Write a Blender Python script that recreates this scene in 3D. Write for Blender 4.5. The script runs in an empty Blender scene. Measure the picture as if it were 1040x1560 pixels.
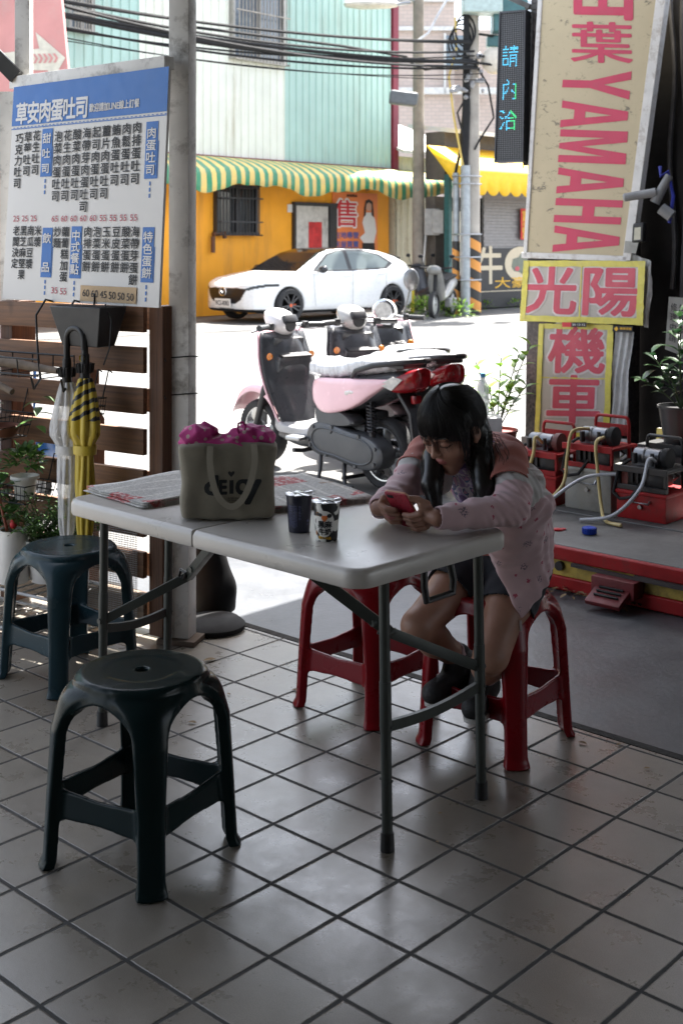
import bpy, bmesh, math, random
import numpy as np
from mathutils import Vector, Matrix, Euler, noise as mnoise
R = math.radians
random.seed(7)
S = bpy.context.scene
COL = S.collection

# ---------------------------------------------------------------- camera, world, sun, exposure
CAM_H = 1.49
FPX = 1873.0
cam_d = bpy.data.cameras.new("Camera")
cam = bpy.data.objects.new("Camera", cam_d)
COL.objects.link(cam)
cam.location = (0, 0, CAM_H)
cam.rotation_euler = (R(90), 0, 0)
cam_d.sensor_fit = 'AUTO'
cam_d.sensor_width = 36
cam_d.lens = FPX / 1560 * 36
cam_d.shift_y = -(780 - 375) / 1560
cam_d.clip_start = 0.05
cam_d.clip_end = 2000
cam_d.dof.use_dof = True
cam_d.dof.focus_distance = 3.7
cam_d.dof.aperture_fstop = 7.1
S.camera = cam

J2 = Vector((.678, .735, 0)); I2 = Vector((.735, -.678, 0))      # along the road / away from the road
SUN_EL = R(61)
sun_h = (J2 * .95 - I2 * .30).normalized()
sun_dir = Vector((sun_h.x * math.cos(SUN_EL), sun_h.y * math.cos(SUN_EL), math.sin(SUN_EL)))
W = bpy.data.worlds.new("World"); S.world = W; W.use_nodes = True
nt = W.node_tree
bg = nt.nodes['Background']
sky = nt.nodes.new('ShaderNodeTexSky'); sky.sky_type = 'NISHITA'
sky.sun_disc = False
sky.sun_elevation = SUN_EL
sky.sun_rotation = math.atan2(sun_h.x, sun_h.y)
sky.air_density = 1.0; sky.dust_density = 2.5; sky.ozone_density = 1.0
hs_ = nt.nodes.new('ShaderNodeHueSaturation'); hs_.inputs['Saturation'].default_value = .5      # hazy, pale sky
nt.links.new(sky.outputs[0], hs_.inputs['Color']); nt.links.new(hs_.outputs[0], bg.inputs[0])
bg.inputs[1].default_value = 0.11
sl = bpy.data.lights.new("Sun", 'SUN'); so = bpy.data.objects.new("Sun", sl); COL.objects.link(so)
sl.energy = 4.6; sl.angle = R(.5); sl.color = (1, .96, .9)
so.rotation_euler = (-sun_dir).to_track_quat('-Z', 'Y').to_euler()
so.location = (0, 0, 20)
S.view_settings.view_transform = 'Standard'
S.view_settings.look = 'None'
S.view_settings.gamma = 1
S.view_settings.exposure = 2.5
S.render.engine = 'CYCLES'
S.cycles.max_bounces = 8
S.cycles.diffuse_bounces = 4
S.cycles.use_denoising = True

# ---------------------------------------------------------------- helpers
FLOOR_O = Vector((-.199, 3.764, 0))           # a joint crossing of the tiled floor; I2/J2 are the joint directions

def P(u, v, Y):
    "world point seen at photograph pixel (u,v) at depth Y"
    return Vector(((u - 520) * Y / FPX, Y, CAM_H - (v - 375) * Y / FPX))

def G(u, v, z=0.0):
    Y = FPX * (CAM_H - z) / (v - 375)
    return Vector(((u - 520) * Y / FPX, Y, z))

def FL(x, y, z=0):
    "point in the floor frame (x away from the road, y along it)"
    p = FLOOR_O + I2 * x + J2 * y
    return Vector((p.x, p.y, z))

YAW_I = math.atan2(I2.y, I2.x)               # yaw whose local x runs along I2
YAW_J = math.atan2(J2.y, J2.x)

def link(o, parent=None):
    COL.objects.link(o)
    if parent is not None:
        o.parent = parent
    return o

def tag(o, label=None, cat=None, group=None, kind=None):
    if label: o['label'] = label
    if cat: o['category'] = cat
    if group: o['group'] = group
    if kind: o['kind'] = kind
    return o

def empty(name, loc=(0, 0, 0), rz=0, label=None, cat=None, group=None, scale=1):
    o = bpy.data.objects.new(name, None); COL.objects.link(o)
    o.location = loc; o.rotation_euler = (0, 0, rz)
    o.scale = (scale,) * 3
    o.empty_display_size = .1
    return tag(o, label, cat, group)

def copy_tree(o, parent=None):
    c = o.copy(); COL.objects.link(c); c.parent = parent
    for ch in list(o.children):
        copy_tree(ch, c)
    return c

def finish(me, smooth=40):
    if smooth is None: return
    me.shade_smooth()
    if smooth < 180:
        me.set_sharp_from_angle(angle=R(smooth))

def mesh_obj(name, V, F, mat, parent=None, smooth=40, mats=None, mi=None):
    me = bpy.data.meshes.new(name)
    me.from_pydata([tuple(v) for v in V], [], [tuple(f) for f in F])
    me.update()
    for m in (mats or [mat]): me.materials.append(m)
    if mi is not None:
        me.polygons.foreach_set('material_index', np.asarray(mi, dtype=np.int32))
    finish(me, smooth)
    o = bpy.data.objects.new(name, me)
    return link(o, parent)

class MB:
    "collects shapes and links them as one mesh object"
    def __init__(s): s.V = []; s.F = []; s.m = []; s.cur = 0; s.T = None
    def _add(s, V, F):
        b = len(s.V)
        if s.T is not None: V = [s.T @ Vector(v) for v in V]
        s.V += [tuple(v) for v in V]
        for f in F:
            s.F.append([i + b for i in f]); s.m.append(s.cur)
        return s
    def box(s, c, size, rz=0, rx=0, ry=0, bev=0):
        hx, hy, hz = [a / 2 for a in size]
        bm = bmesh.new()
        bmesh.ops.create_cube(bm, size=1)
        for v in bm.verts: v.co = Vector((v.co.x * size[0], v.co.y * size[1], v.co.z * size[2]))
        if bev:
            bmesh.ops.bevel(bm, geom=list(bm.edges), offset=min(bev, min(size) * .45), segments=2, affect='EDGES', profile=.6)
        M = Matrix.Translation(Vector(c)) @ Euler((rx, ry, rz)).to_matrix().to_4x4()
        bm.verts.index_update()
        V = [M @ v.co for v in bm.verts]; F = [[v.index for v in f.verts] for f in bm.faces]
        bm.free()
        return s._add(V, F)
    def beam(s, a, b, w, h, bev=0, up=Vector((0, 0, 1))):
        "box from a to b, w across, h along up"
        a = Vector(a); b = Vector(b); d = b - a; L = d.length; x = d / L
        y = up.cross(x)
        if y.length < 1e-4: y = Vector((0, 1, 0)).cross(x)
        y.normalize(); z = x.cross(y)
        bm = bmesh.new(); bmesh.ops.create_cube(bm, size=1)
        for v in bm.verts: v.co = Vector((v.co.x * L, v.co.y * w, v.co.z * h))
        if bev: bmesh.ops.bevel(bm, geom=list(bm.edges), offset=min(bev, min(L, w, h) * .45), segments=2, affect='EDGES', profile=.6)
        bm.verts.index_update()
        c = (a + b) / 2
        V = [c + x * v.co.x + y * v.co.y + z * v.co.z for v in bm.verts]; F = [[v.index for v in f.verts] for f in bm.faces]
        bm.free()
        return s._add(V, F)
    def tube(s, pts, r, seg=8, cap=True, closed=False):
        pts = [Vector(p) for p in pts]; n = len(pts)
        rs = r if hasattr(r, '__len__') else [r] * n
        V = []; F = []
        t0 = (pts[1] - pts[0]).normalized()
        ref = Vector((0, 0, 1)) if abs(t0.z) < .9 else Vector((1, 0, 0))
        nrm = t0.cross(ref).normalized()
        for i, p in enumerate(pts):
            if closed: t = pts[(i + 1) % n] - pts[i - 1]
            elif i == 0: t = pts[1] - pts[0]
            elif i == n - 1: t = pts[-1] - pts[-2]
            else: t = (pts[i + 1] - p).normalized() + (p - pts[i - 1]).normalized()
            if t.length < 1e-9: t = Vector((0, 0, 1))
            t.normalize()
            nrm = nrm - t * nrm.dot(t)
            if nrm.length < 1e-6: nrm = t.orthogonal()
            nrm.normalize(); bn = t.cross(nrm)
            for k in range(seg):
                a = 2 * math.pi * k / seg
                V.append(p + (nrm * math.cos(a) + bn * math.sin(a)) * rs[i])
        rng = n if closed else n - 1
        for i in range(rng):
            j = (i + 1) % n
            for k in range(seg):
                k2 = (k + 1) % seg
                F.append([i * seg + k, i * seg + k2, j * seg + k2, j * seg + k])
        if cap and not closed:
            F.append(list(range(seg))[::-1]); F.append([(n - 1) * seg + k for k in range(seg)])
        return s._add(V, F)
    def cyl(s, a, b, r0, r1=None, seg=20):
        return s.tube([a, b], [r0, r0 if r1 is None else r1], seg)
    def lathe(s, prof, c=(0, 0, 0), axis='z', seg=32, close=False):
        V = []; F = []; n = len(prof); c = Vector(c)
        for (r, h) in prof:
            for k in range(seg):
                a = 2 * math.pi * k / seg
                if axis == 'z': V.append(c + Vector((r * math.cos(a), r * math.sin(a), h)))
                elif axis == 'y': V.append(c + Vector((r * math.sin(a), h, r * math.cos(a))))
                else: V.append(c + Vector((h, r * math.cos(a), r * math.sin(a))))
        for i in range(n if close else n - 1):
            j = (i + 1) % n
            for k in range(seg):
                k2 = (k + 1) % seg
                F.append([i * seg + k, i * seg + k2, j * seg + k2, j * seg + k])
        return s._add(V, F)
    def prism(s, poly, y0, y1, axes='xz'):
        "2-D polygon extruded along the third axis"
        n = len(poly)
        def mk(a, b, t):
            return {'xz': (a, t, b), 'xy': (a, b, t), 'yz': (t, a, b)}[axes]
        V = [mk(a, b, y0) for a, b in poly] + [mk(a, b, y1) for a, b in poly]
        F = [list(range(n))[::-1], [n + i for i in range(n)]]
        for i in range(n):
            j = (i + 1) % n
            F.append([i, j, n + j, n + i])
        return s._add(V, F)
    def loft(s, rings, cap=True, closed=True):
        n = len(rings[0]); V = [p for r in rings for p in r]; F = []
        for i in range(len(rings) - 1):
            for k in range(n if closed else n - 1):
                k2 = (k + 1) % n
                F.append([i * n + k, i * n + k2, (i + 1) * n + k2, (i + 1) * n + k])
        if cap and closed:
            F.append(list(range(n))[::-1]); F.append([(len(rings) - 1) * n + k for k in range(n)])
        return s._add(V, F)
    def quad(s, a, b, c, d): return s._add([a, b, c, d], [[0, 1, 2, 3]])
    def ball(s, c, r, seg=16, rings=10):
        rx, ry, rz = r if hasattr(r, '__len__') else (r, r, r)
        V = []; F = []; c = Vector(c)
        for i in range(rings + 1):
            th = math.pi * i / rings
            for k in range(seg):
                a = 2 * math.pi * k / seg
                V.append(c + Vector((rx * math.sin(th) * math.cos(a), ry * math.sin(th) * math.sin(a), rz * math.cos(th))))
        for i in range(rings):
            for k in range(seg):
                k2 = (k + 1) % seg
                F.append([i * seg + k, (i + 1) * seg + k, (i + 1) * seg + k2, i * seg + k2])
        return s._add(V, F)
    def build(s, name, mat, parent=None, smooth=40, bevel=0):
        ms = mat if isinstance(mat, (list, tuple)) else [mat]
        me = bpy.data.meshes.new(name)
        me.from_pydata(s.V, [], s.F)
        bm = bmesh.new(); bm.from_mesh(me)
        bmesh.ops.recalc_face_normals(bm, faces=bm.faces)
        for f, m in zip(bm.faces, s.m): f.material_index = m
        bm.to_mesh(me); bm.free()
        for m in ms: me.materials.append(m)
        finish(me, smooth)
        o = bpy.data.objects.new(name, me); link(o, parent)
        if bevel:
            b = o.modifiers.new('bevel', 'BEVEL'); b.width = bevel; b.segments = 2; b.limit_method = 'ANGLE'; b.angle_limit = R(40)
        return o

# ---- signed-distance shapes meshed with surface nets
class SDF:
    def __init__(s, lo, hi, h):
        s.lo = np.array(lo, float); s.h = h
        s.n = np.ceil((np.array(hi, float) - s.lo) / h).astype(int) + 1
        s.d = np.full(s.n, 1.0, np.float32)
    def _sl(s, lo, hi):
        a = np.maximum(np.floor((np.array(lo) - s.lo) / s.h).astype(int), 0)
        b = np.minimum(np.ceil((np.array(hi) - s.lo) / s.h).astype(int) + 1, s.n)
        if (b <= a).any(): return None
        sl = tuple(slice(x, y) for x, y in zip(a, b))
        g = np.meshgrid(*[(s.lo[i] + s.h * np.arange(a[i], b[i])).astype(np.float32) for i in range(3)], indexing='ij', sparse=True)
        return sl, g
    def op(s, fn, lo, hi, k=.01, mode='add'):
        m = max(.04, k * 2) 
        r = s._sl(np.array(lo) - m, np.array(hi) + m)
        if r is None: return s
        sl, g = r; e = fn(*g); d = s.d[sl]
        if mode == 'add':
            if k > 0:
                hh = np.maximum(k - np.abs(d - e), 0) / k
                s.d[sl] = np.minimum(d, e) - hh * hh * k * .25
            else: s.d[sl] = np.minimum(d, e)
        else:
            e = -e
            if k > 0:
                hh = np.maximum(k - np.abs(d - e), 0) / k
                s.d[sl] = np.maximum(d, e) + hh * hh * k * .25
            else: s.d[sl] = np.maximum(d, e)
        return s
    def cap(s, a, b, ra, rb=None, k=.01, mode='add', sc=(1, 1, 1)):
        rb = ra if rb is None else rb
        a = np.array(a, float); b = np.array(b, float); ab = b - a; L2 = float(ab @ ab) + 1e-12
        def fn(x, y, z):
            t = np.clip(((x - a[0]) * ab[0] + (y - a[1]) * ab[1] + (z - a[2]) * ab[2]) / L2, 0, 1)
            return np.sqrt((x - a[0] - t * ab[0]) ** 2 + (y - a[1] - t * ab[1]) ** 2 + (z - a[2] - t * ab[2]) ** 2) - (ra + (rb - ra) * t)
        r = max(ra, rb)
        return s.op(fn, np.minimum(a, b) - r, np.maximum(a, b) + r, k, mode)
    def path(s, pts, rs, k=.01, mode='add'):
        for i in range(len(pts) - 1): s.cap(pts[i], pts[i + 1], rs[i], rs[i + 1], k, mode)
        return s
    def ell(s, c, r, M=None, k=.01, mode='add'):
        "ellipsoid; M rows = axes"
        c = np.array(c, float); r = np.array(r, float)
        M = np.eye(3) if M is None else np.array(M, float)
        def fn(x, y, z):
            dx, dy, dz = x - c[0], y - c[1], z - c[2]
            q = [(M[i][0] * dx + M[i][1] * dy + M[i][2] * dz) for i in range(3)]
            k0 = np.sqrt((q[0] / r[0]) ** 2 + (q[1] / r[1]) ** 2 + (q[2] / r[2]) ** 2)
            k1 = np.sqrt((q[0] / r[0] ** 2) ** 2 + (q[1] / r[1] ** 2) ** 2 + (q[2] / r[2] ** 2) ** 2) + 1e-9
            return k0 * (k0 - 1) / k1
        return s.op(fn, c - r.max(), c + r.max(), k, mode)
    def rbox(s, c, half, M=None, rad=.005, k=.01, mode='add'):
        c = np.array(c, float); hf = np.array(half, float) - rad
        M = np.eye(3) if M is None else np.array(M, float)
        def fn(x, y, z):
            dx, dy, dz = x - c[0], y - c[1], z - c[2]
            q = [np.abs(M[i][0] * dx + M[i][1] * dy + M[i][2] * dz) - hf[i] for i in range(3)]
            return np.sqrt(sum(np.maximum(a, 0) ** 2 for a in q)) + np.minimum(np.maximum(np.maximum(q[0], q[1]), q[2]), 0) - rad
        R_ = np.linalg.norm(half)
        return s.op(fn, c - R_, c + R_, k, mode)
    def plane(s, p, nrm, k=.004):
        "cut away what lies on the side the normal points to"
        p = np.array(p, float); nn = np.array(nrm, float); nn /= np.linalg.norm(nn)
        g = np.meshgrid(*[(s.lo[i] + s.h * np.arange(s.n[i])).astype(np.float32) for i in range(3)], indexing='ij', sparse=True)
        e = (g[0] - p[0]) * nn[0] + (g[1] - p[1]) * nn[1] + (g[2] - p[2]) * nn[2]
        if k > 0:
            hh = np.maximum(k - np.abs(s.d - e), 0) / k
            s.d = np.maximum(s.d, e) + hh * hh * k * .25
        else: s.d = np.maximum(s.d, e)
        return s
    def grid(s):
        return np.meshgrid(*[(s.lo[i] + s.h * np.arange(s.n[i])).astype(np.float32) for i in range(3)], indexing='ij', sparse=True)
    def mesh(s):
        d = s.d.copy()
        for ax in range(3):
            sl = [slice(None)] * 3
            for e in (0, -1):
                sl[ax] = e; d[tuple(sl)] = np.maximum(d[tuple(sl)], s.h * .5)
        ins = d < 0
        c = np.zeros(np.array(d.shape) - 1, np.int8)
        for i in (0, 1):
            for j in (0, 1):
                for k in (0, 1):
                    c += ins[i:ins.shape[0] - 1 + i, j:ins.shape[1] - 1 + j, k:ins.shape[2] - 1 + k]
        act = (c > 0) & (c < 8)
        idx = np.full(act.shape, -1, np.int64)
        cells = np.argwhere(act); idx[act] = np.arange(len(cells))
        acc = np.zeros((len(cells), 3)); cnt = np.zeros(len(cells))
        corners = [(i, j, k) for i in (0, 1) for j in (0, 1) for k in (0, 1)]
        val = {cc: d[cells[:, 0] + cc[0], cells[:, 1] + cc[1], cells[:, 2] + cc[2]].astype(float) for cc in corners}
        for a in corners:
            for ax in range(3):
                if a[ax] == 0:
                    b = list(a); b[ax] = 1; b = tuple(b)
                    va, vb = val[a], val[b]; m = (va < 0) != (vb < 0)
                    t = np.where(m, va / np.where(va == vb, 1, va - vb), 0)
                    p = np.array(a, float)[None, :].repeat(len(cells), 0); p[:, ax] += t
                    acc[m] += p[m]; cnt[m] += 1
        V = s.lo + s.h * (cells + acc / np.maximum(cnt, 1)[:, None])
        F = []
        for ax in range(3):
            o1, o2 = [(1, 2), (2, 0), (0, 1)][ax]
            sa = [slice(None)] * 3; sb = [slice(None)] * 3
            sa[ax] = slice(0, -1); sb[ax] = slice(1, None)
            for o in (o1, o2): sa[o] = slice(1, -1); sb[o] = slice(1, -1)
            A = ins[tuple(sa)]; B = ins[tuple(sb)]
            e = np.argwhere(A != B)
            if len(e) == 0: continue
            flip = A[e[:, 0], e[:, 1], e[:, 2]]
            e[:, o1] += 1; e[:, o2] += 1
            q = []
            for (p1, p2) in ((-1, -1), (0, -1), (0, 0), (-1, 0)):
                cc = e.copy(); cc[:, o1] += p1; cc[:, o2] += p2
                q.append(idx[cc[:, 0], cc[:, 1], cc[:, 2]])
            q = np.stack(q, 1)
            q[~flip] = q[~flip][:, ::-1]
            F.append(q)
        return V, np.concatenate(F)

def smooth_mesh(V, F, it=2, lam=.5):
    n = len(V); a = np.concatenate([F, F[:, [1, 2, 3, 0]]]).reshape(-1) if False else None
    e0 = np.concatenate([F[:, 0], F[:, 1], F[:, 2], F[:, 3]]); e1 = np.concatenate([F[:, 1], F[:, 2], F[:, 3], F[:, 0]])
    cnt = np.bincount(e0, minlength=n) + np.bincount(e1, minlength=n)
    for _ in range(it):
        W_ = np.stack([np.bincount(e0, V[e1, i], n) + np.bincount(e1, V[e0, i], n) for i in range(3)], 1) / np.maximum(cnt, 1)[:, None]
        V = V + (W_ - V) * lam
    return V

def np_obj(name, V, F, mats, parent=None, mi=None, smooth=180):
    mats = mats if isinstance(mats, (list, tuple)) else [mats]
    used = np.unique(F); rm = np.full(len(V), -1); rm[used] = np.arange(len(used))
    V = V[used]; F = rm[F]
    me = bpy.data.meshes.new(name)
    me.vertices.add(len(V)); me.vertices.foreach_set('co', np.asarray(V, np.float32).ravel())
    k = F.shape[1]
    me.loops.add(F.size); me.loops.foreach_set('vertex_index', F.astype(np.int32).ravel())
    me.polygons.add(len(F)); me.polygons.foreach_set('loop_start', np.arange(0, F.size, k, dtype=np.int32))
    for m in mats: me.materials.append(m)
    if mi is not None: me.polygons.foreach_set('material_index', np.asarray(mi, np.int32))
    me.update(calc_edges=True); me.validate()
    finish(me, smooth)
    o = bpy.data.objects.new(name, me)
    return link(o, parent)

# ---- lettering: Blender's own font, turned into flat meshes
_tc = {}
def text_poly(sx, bold=0.0, res=3):
    "flat mesh (verts,faces) of a string, in em units, origin bottom-left"
    key = (sx, bold)
    if key in _tc: return _tc[key]
    c = bpy.data.curves.new('lettering', 'FONT'); c.body = sx; c.size = 1; c.resolution_u = res
    c.offset = bold; c.fill_mode = 'FRONT'
    o = bpy.data.objects.new('lettering', c); COL.objects.link(o)
    me = bpy.data.meshes.new_from_object(o)
    V = [(v.co.x, v.co.y) for v in me.vertices]; F = [list(p.vertices) for p in me.polygons]
    bpy.data.objects.remove(o); bpy.data.curves.remove(c); bpy.data.meshes.remove(me)
    _tc[key] = (V, F)
    return V, F

def embolden(b):
    "offsets (times b) of the copies that thicken a stroke"
    if b <= .001: return [(0, 0)]
    n = 4 if b < .02 else 8
    return [(math.cos(2 * math.pi * k / n + .4), math.sin(2 * math.pi * k / n + .4)) for k in range(n)] + [(0, 0)]

class Board:
    "a planar quad (TL,TR,BR,BL as seen) with drawing coordinates s right 0..W, t down 0..H"
    def __init__(s, tl, tr, br, bl, W=1.0, H=1.0):
        s.c = [Vector(p) for p in (tl, tr, br, bl)]; s.W = W; s.H = H
        n = (s.c[2] - s.c[0]).cross(s.c[1] - s.c[3]); s.n = n.normalized()   # towards the viewer
    def at(s, x, y, lift=0):
        a, b = x / s.W, y / s.H; tl, tr, br, bl = s.c
        p = (tl * (1 - a) + tr * a) * (1 - b) + (bl * (1 - a) + br * a) * b
        return p + s.n * lift
    def slab(s, name, mat, parent, thick=.01, x0=0, y0=0, x1=None, y1=None, lift=0, bevel=0):
        x1 = s.W if x1 is None else x1; y1 = s.H if y1 is None else y1
        m = MB(); q = [(x0, y0), (x1, y0), (x1, y1), (x0, y1)]
        m.loft([[s.at(x, y, lift - thick) for x, y in q], [s.at(x, y, lift) for x, y in q]])
        return m.build(name, mat, parent, smooth=30, bevel=bevel)
    def text(s, m, string, x0, y0, x1, y1, bold=.0, lift=.002, rot=0):
        "fits the string into the box (rot=90 turns the letters clockwise)"
        V, F = text_poly(string)
        if not V: return
        xs = [p[0] for p in V]; ys = [p[1] for p in V]
        a, b, c, d = min(xs), max(xs), min(ys), max(ys)
        W_, H_ = max(b - a, 1e-6), max(d - c, 1e-6)
        out = []
        for x, y in V:
            p, q = (x - a) / W_, (d - y) / H_
            if rot == 90: p, q = 1 - q, p
            out.append((x0 + p * (x1 - x0), y0 + q * (y1 - y0)))
        e = bold * (y1 - y0 if rot == 0 else x1 - x0)
        for i, (dx, dy) in enumerate(embolden(bold)): m._add([s.at(x + dx * e, y + dy * e, lift + i * .00012) for x, y in out], F)
    def char(s, m, ch, cx, cy, w, h, bold=.0, lift=.002):
        "one CJK character on its em square centred at cx,cy"
        V, F = text_poly(ch)
        for i, (dx, dy) in enumerate(embolden(bold)): m._add([s.at(cx + (x - .5 + dx * bold) * w, cy - (y - .36 + dy * bold) * h, lift + i * .00012) for x, y in V], F)
    def column(s, m, string, cx, y0, w, pitch, h=None, bold=0, lift=.002):
        for i, ch in enumerate(string):
            s.char(m, ch, cx, y0 + pitch * (i + .5), w, h or pitch, bold, lift)
    def rect(s, m, x0, y0, x1, y1, lift=.002):
        m.quad(s.at(x0, y1, lift), s.at(x1, y1, lift), s.at(x1, y0, lift), s.at(x0, y0, lift))
    def poly(s, m, pts, lift=.002):
        m._add([s.at(x, y, lift) for x, y in pts], [list(range(len(pts)))])
    def disc(s, m, cx, cy, rx, ry, lift=.002, n=28):
        s.poly(m, [(cx + rx * math.cos(2 * math.pi * k / n), cy + ry * math.sin(2 * math.pi * k / n)) for k in range(n)], lift)

# ---------------------------------------------------------------- materials
MT = {}
class NT:
    def __init__(s, name):
        s.m = bpy.data.materials.new(name); s.m.use_nodes = True
        s.t = s.m.node_tree; s.b = s.t.nodes['Principled BSDF']; s.tc = None
    def n(s, kind, **kw):
        q = s.t.nodes.new(kind)
        for k, v in kw.items(): setattr(q, k, v)
        return q
    def l(s, a, b): s.t.links.new(a, b)
    def co(s, which='Object'):
        if s.tc is None: s.tc = s.n('ShaderNodeTexCoord')
        return s.tc.outputs[which]
    def map(s, scale=(1, 1, 1), rot=(0, 0, 0), loc=(0, 0, 0), which='Object'):
        q = s.n('ShaderNodeMapping'); q.inputs['Scale'].default_value = scale; q.inputs['Rotation'].default_value = rot; q.inputs['Location'].default_value = loc
        s.l(s.co(which), q.inputs['Vector']); return q.outputs[0]
    def noise(s, scale, vec=None, det=4, rough=.55, dist=0):
        q = s.n('ShaderNodeTexNoise'); q.inputs['Scale'].default_value = scale; q.inputs['Detail'].default_value = det
        q.inputs['Roughness'].default_value = rough; q.inputs['Distortion'].default_value = dist
        s.l(vec or s.co(), q.inputs['Vector']); return q.outputs[0]
    def ramp(s, fac, *stops, const=False):
        q = s.n('ShaderNodeValToRGB'); cr = q.color_ramp
        if const: cr.interpolation = 'CONSTANT'
        while len(cr.elements) < len(stops): cr.elements.new(.5)
        for e, (p, c) in zip(cr.elements, stops):
            e.position = p; e.color = (c if hasattr(c, '__len__') else (c, c, c)) + ((1,) if not hasattr(c, '__len__') or len(c) == 3 else ())
        s.l(fac, q.inputs[0]); return q.outputs[0]
    def mix(s, f, a, b, mode='MIX'):
        q = s.n('ShaderNodeMix', data_type='RGBA', blend_type=mode)
        for sock, v in ((q.inputs[0], f), (q.inputs[6], a), (q.inputs[7], b)):
            if hasattr(v, 'is_linked'): s.l(v, sock)
            elif hasattr(v, '__len__'): sock.default_value = tuple(v) + (1,) * (4 - len(v))
            else: sock.default_value = v
        return q.outputs[2]
    def math(s, op, a, b=None, c=None):
        q = s.n('ShaderNodeMath', operation=op)
        for i, v in enumerate((a, b, c)):
            if v is None: continue
            if hasattr(v, 'is_linked'): s.l(v, q.inputs[i])
            else: q.inputs[i].default_value = v
        return q.outputs[0]
    def sep(s, vec=None):
        q = s.n('ShaderNodeSeparateXYZ'); s.l(vec or s.co(), q.inputs[0]); return q.outputs
    def bump(s, h, strength=.3, dist=.01):
        q = s.n('ShaderNodeBump'); q.inputs['Strength'].default_value = strength; q.inputs['Distance'].default_value = dist
        s.l(h, q.inputs['Height']); s.l(q.outputs[0], s.b.inputs['Normal'])
    def set(s, **kw):
        nm = dict(col='Base Color', rough='Roughness', metal='Metallic', spec='Specular IOR Level', coat='Coat Weight', coatr='Coat Roughness',
                  trans='Transmission Weight', alpha='Alpha', ior='IOR', emc='Emission Color', ems='Emission Strength', sheen='Sheen Weight', sss='Subsurface Weight')
        for k, v in kw.items():
            sk = s.b.inputs[nm[k]]
            if hasattr(v, 'is_linked'): s.l(v, sk)
            elif hasattr(v, '__len__'): sk.default_value = tuple(v) + (1,)
            else: sk.default_value = v
        return s

def M(name, col=(.5, .5, .5), rough=.5, metal=0, var=.15, vs=9, bump=0, bs=60, coat=0, spec=.5, dirt=0, dcol=(.08, .07, .06), ds=5, rv=1.0, dst=None):
    if name in MT: return MT[name]
    t = NT(name)
    n1 = t.noise(vs)
    c = t.mix(t.ramp(n1, (.3, 0.), (.7, 1.)), [x * (1 - var) for x in col], [min(1, x * (1 + var)) for x in col])
    if dirt:
        d = t.ramp(t.noise(ds, t.map(dst) if dst else None, det=8, rough=.7), (.52, 0.), (.72, 1.))
        c = t.mix(t.math('MULTIPLY', d, dirt), c, dcol)
    t.set(col=c, metal=metal, coat=coat, spec=spec)
    n2 = t.noise(vs * 2.3)
    t.set(rough=t.ramp(n2, (.25, max(0.02, rough - .08 * rv)), (.75, min(1, rough + .1 * rv))))
    if bump: t.bump(t.noise(bs, det=5), bump)
    MT[name] = t.m
    return t.m

def mk_tile():
    t = NT('floor_tiles'); x, y, z = t.sep()
    p = .21
    ux = t.math('DIVIDE', x, p); uy = t.math('DIVIDE', y, p)
    def edge(u):
        f = t.math('FRACT', u); return t.math('MULTIPLY', t.math('MINIMUM', f, t.math('SUBTRACT', 1.0, f)), p)
    wob = t.math('MULTIPLY', t.math('SUBTRACT', t.noise(26, det=5, rough=.7), .5), .0052)
    d = t.math('ADD', t.math('MINIMUM', edge(ux), edge(uy)), wob)
    g = t.ramp(t.math('MULTIPLY', d, 100), (.42, 1.), (.56, 0.))                  # 1 in the joints (about 1 cm wide)
    cmb = t.n('ShaderNodeCombineXYZ'); t.l(t.math('FLOOR', ux), cmb.inputs[0]); t.l(t.math('FLOOR', uy), cmb.inputs[1])
    wn = t.n('ShaderNodeTexWhiteNoise', noise_dimensions='3D'); t.l(cmb.outputs[0], wn.inputs['Vector'])
    base = t.mix(wn.outputs[0], (.200, .174, .138), (.278, .248, .206))
    base = t.mix(t.ramp(t.noise(7, det=7, rough=.65), (.3, 0.), (.75, .45)), base, (.115, .102, .09))
    sp = t.ramp(t.noise(430, det=3, rough=.7), (.36, .66), (.62, 1.10))
    base = t.mix(1.0, base, sp, 'MULTIPLY')
    spots = t.ramp(t.noise(38, det=3, rough=.5), (.70, 0.), (.76, .55))
    base = t.mix(spots, base, (.09, .075, .06))
    gr = t.ramp(t.noise(30, det=6), (.3, (.008, .008, .008)), (.7, (.032, .030, .027)))
    t.set(col=t.mix(g, base, gr), spec=.8, coat=t.math('MULTIPLY', t.math('SUBTRACT', 1.0, g), .18), coatr=.2)
    rg = t.ramp(t.noise(9, det=6, rough=.7), (.3, .22), (.72, .42))
    t.set(rough=t.mix(g, rg, (.85, .85, .85)))
    h = t.math('ADD', t.math('MULTIPLY', t.ramp(t.math('MULTIPLY', d, 100), (.35, 0.), (.72, 1.)), 1.0), t.math('MULTIPLY', t.noise(60, det=4), .10))
    h = t.math('ADD', h, t.math('MULTIPLY', t.noise(3.5, det=2), .4))
    wc = t.sep(wn.outputs['Color'])
    for q_, u_ in ((0, ux), (1, uy)): h = t.math('ADD', h, t.math('MULTIPLY', t.math('MULTIPLY', t.math('SUBTRACT', t.math('FRACT', u_), .5), t.math('SUBTRACT', wc[q_], .5)), 1.3))
    h = t.math('ADD', h, t.math('MULTIPLY', t.noise(500, det=2), .05))
    t.bump(h, .75, .0035)
    return t.m
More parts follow.
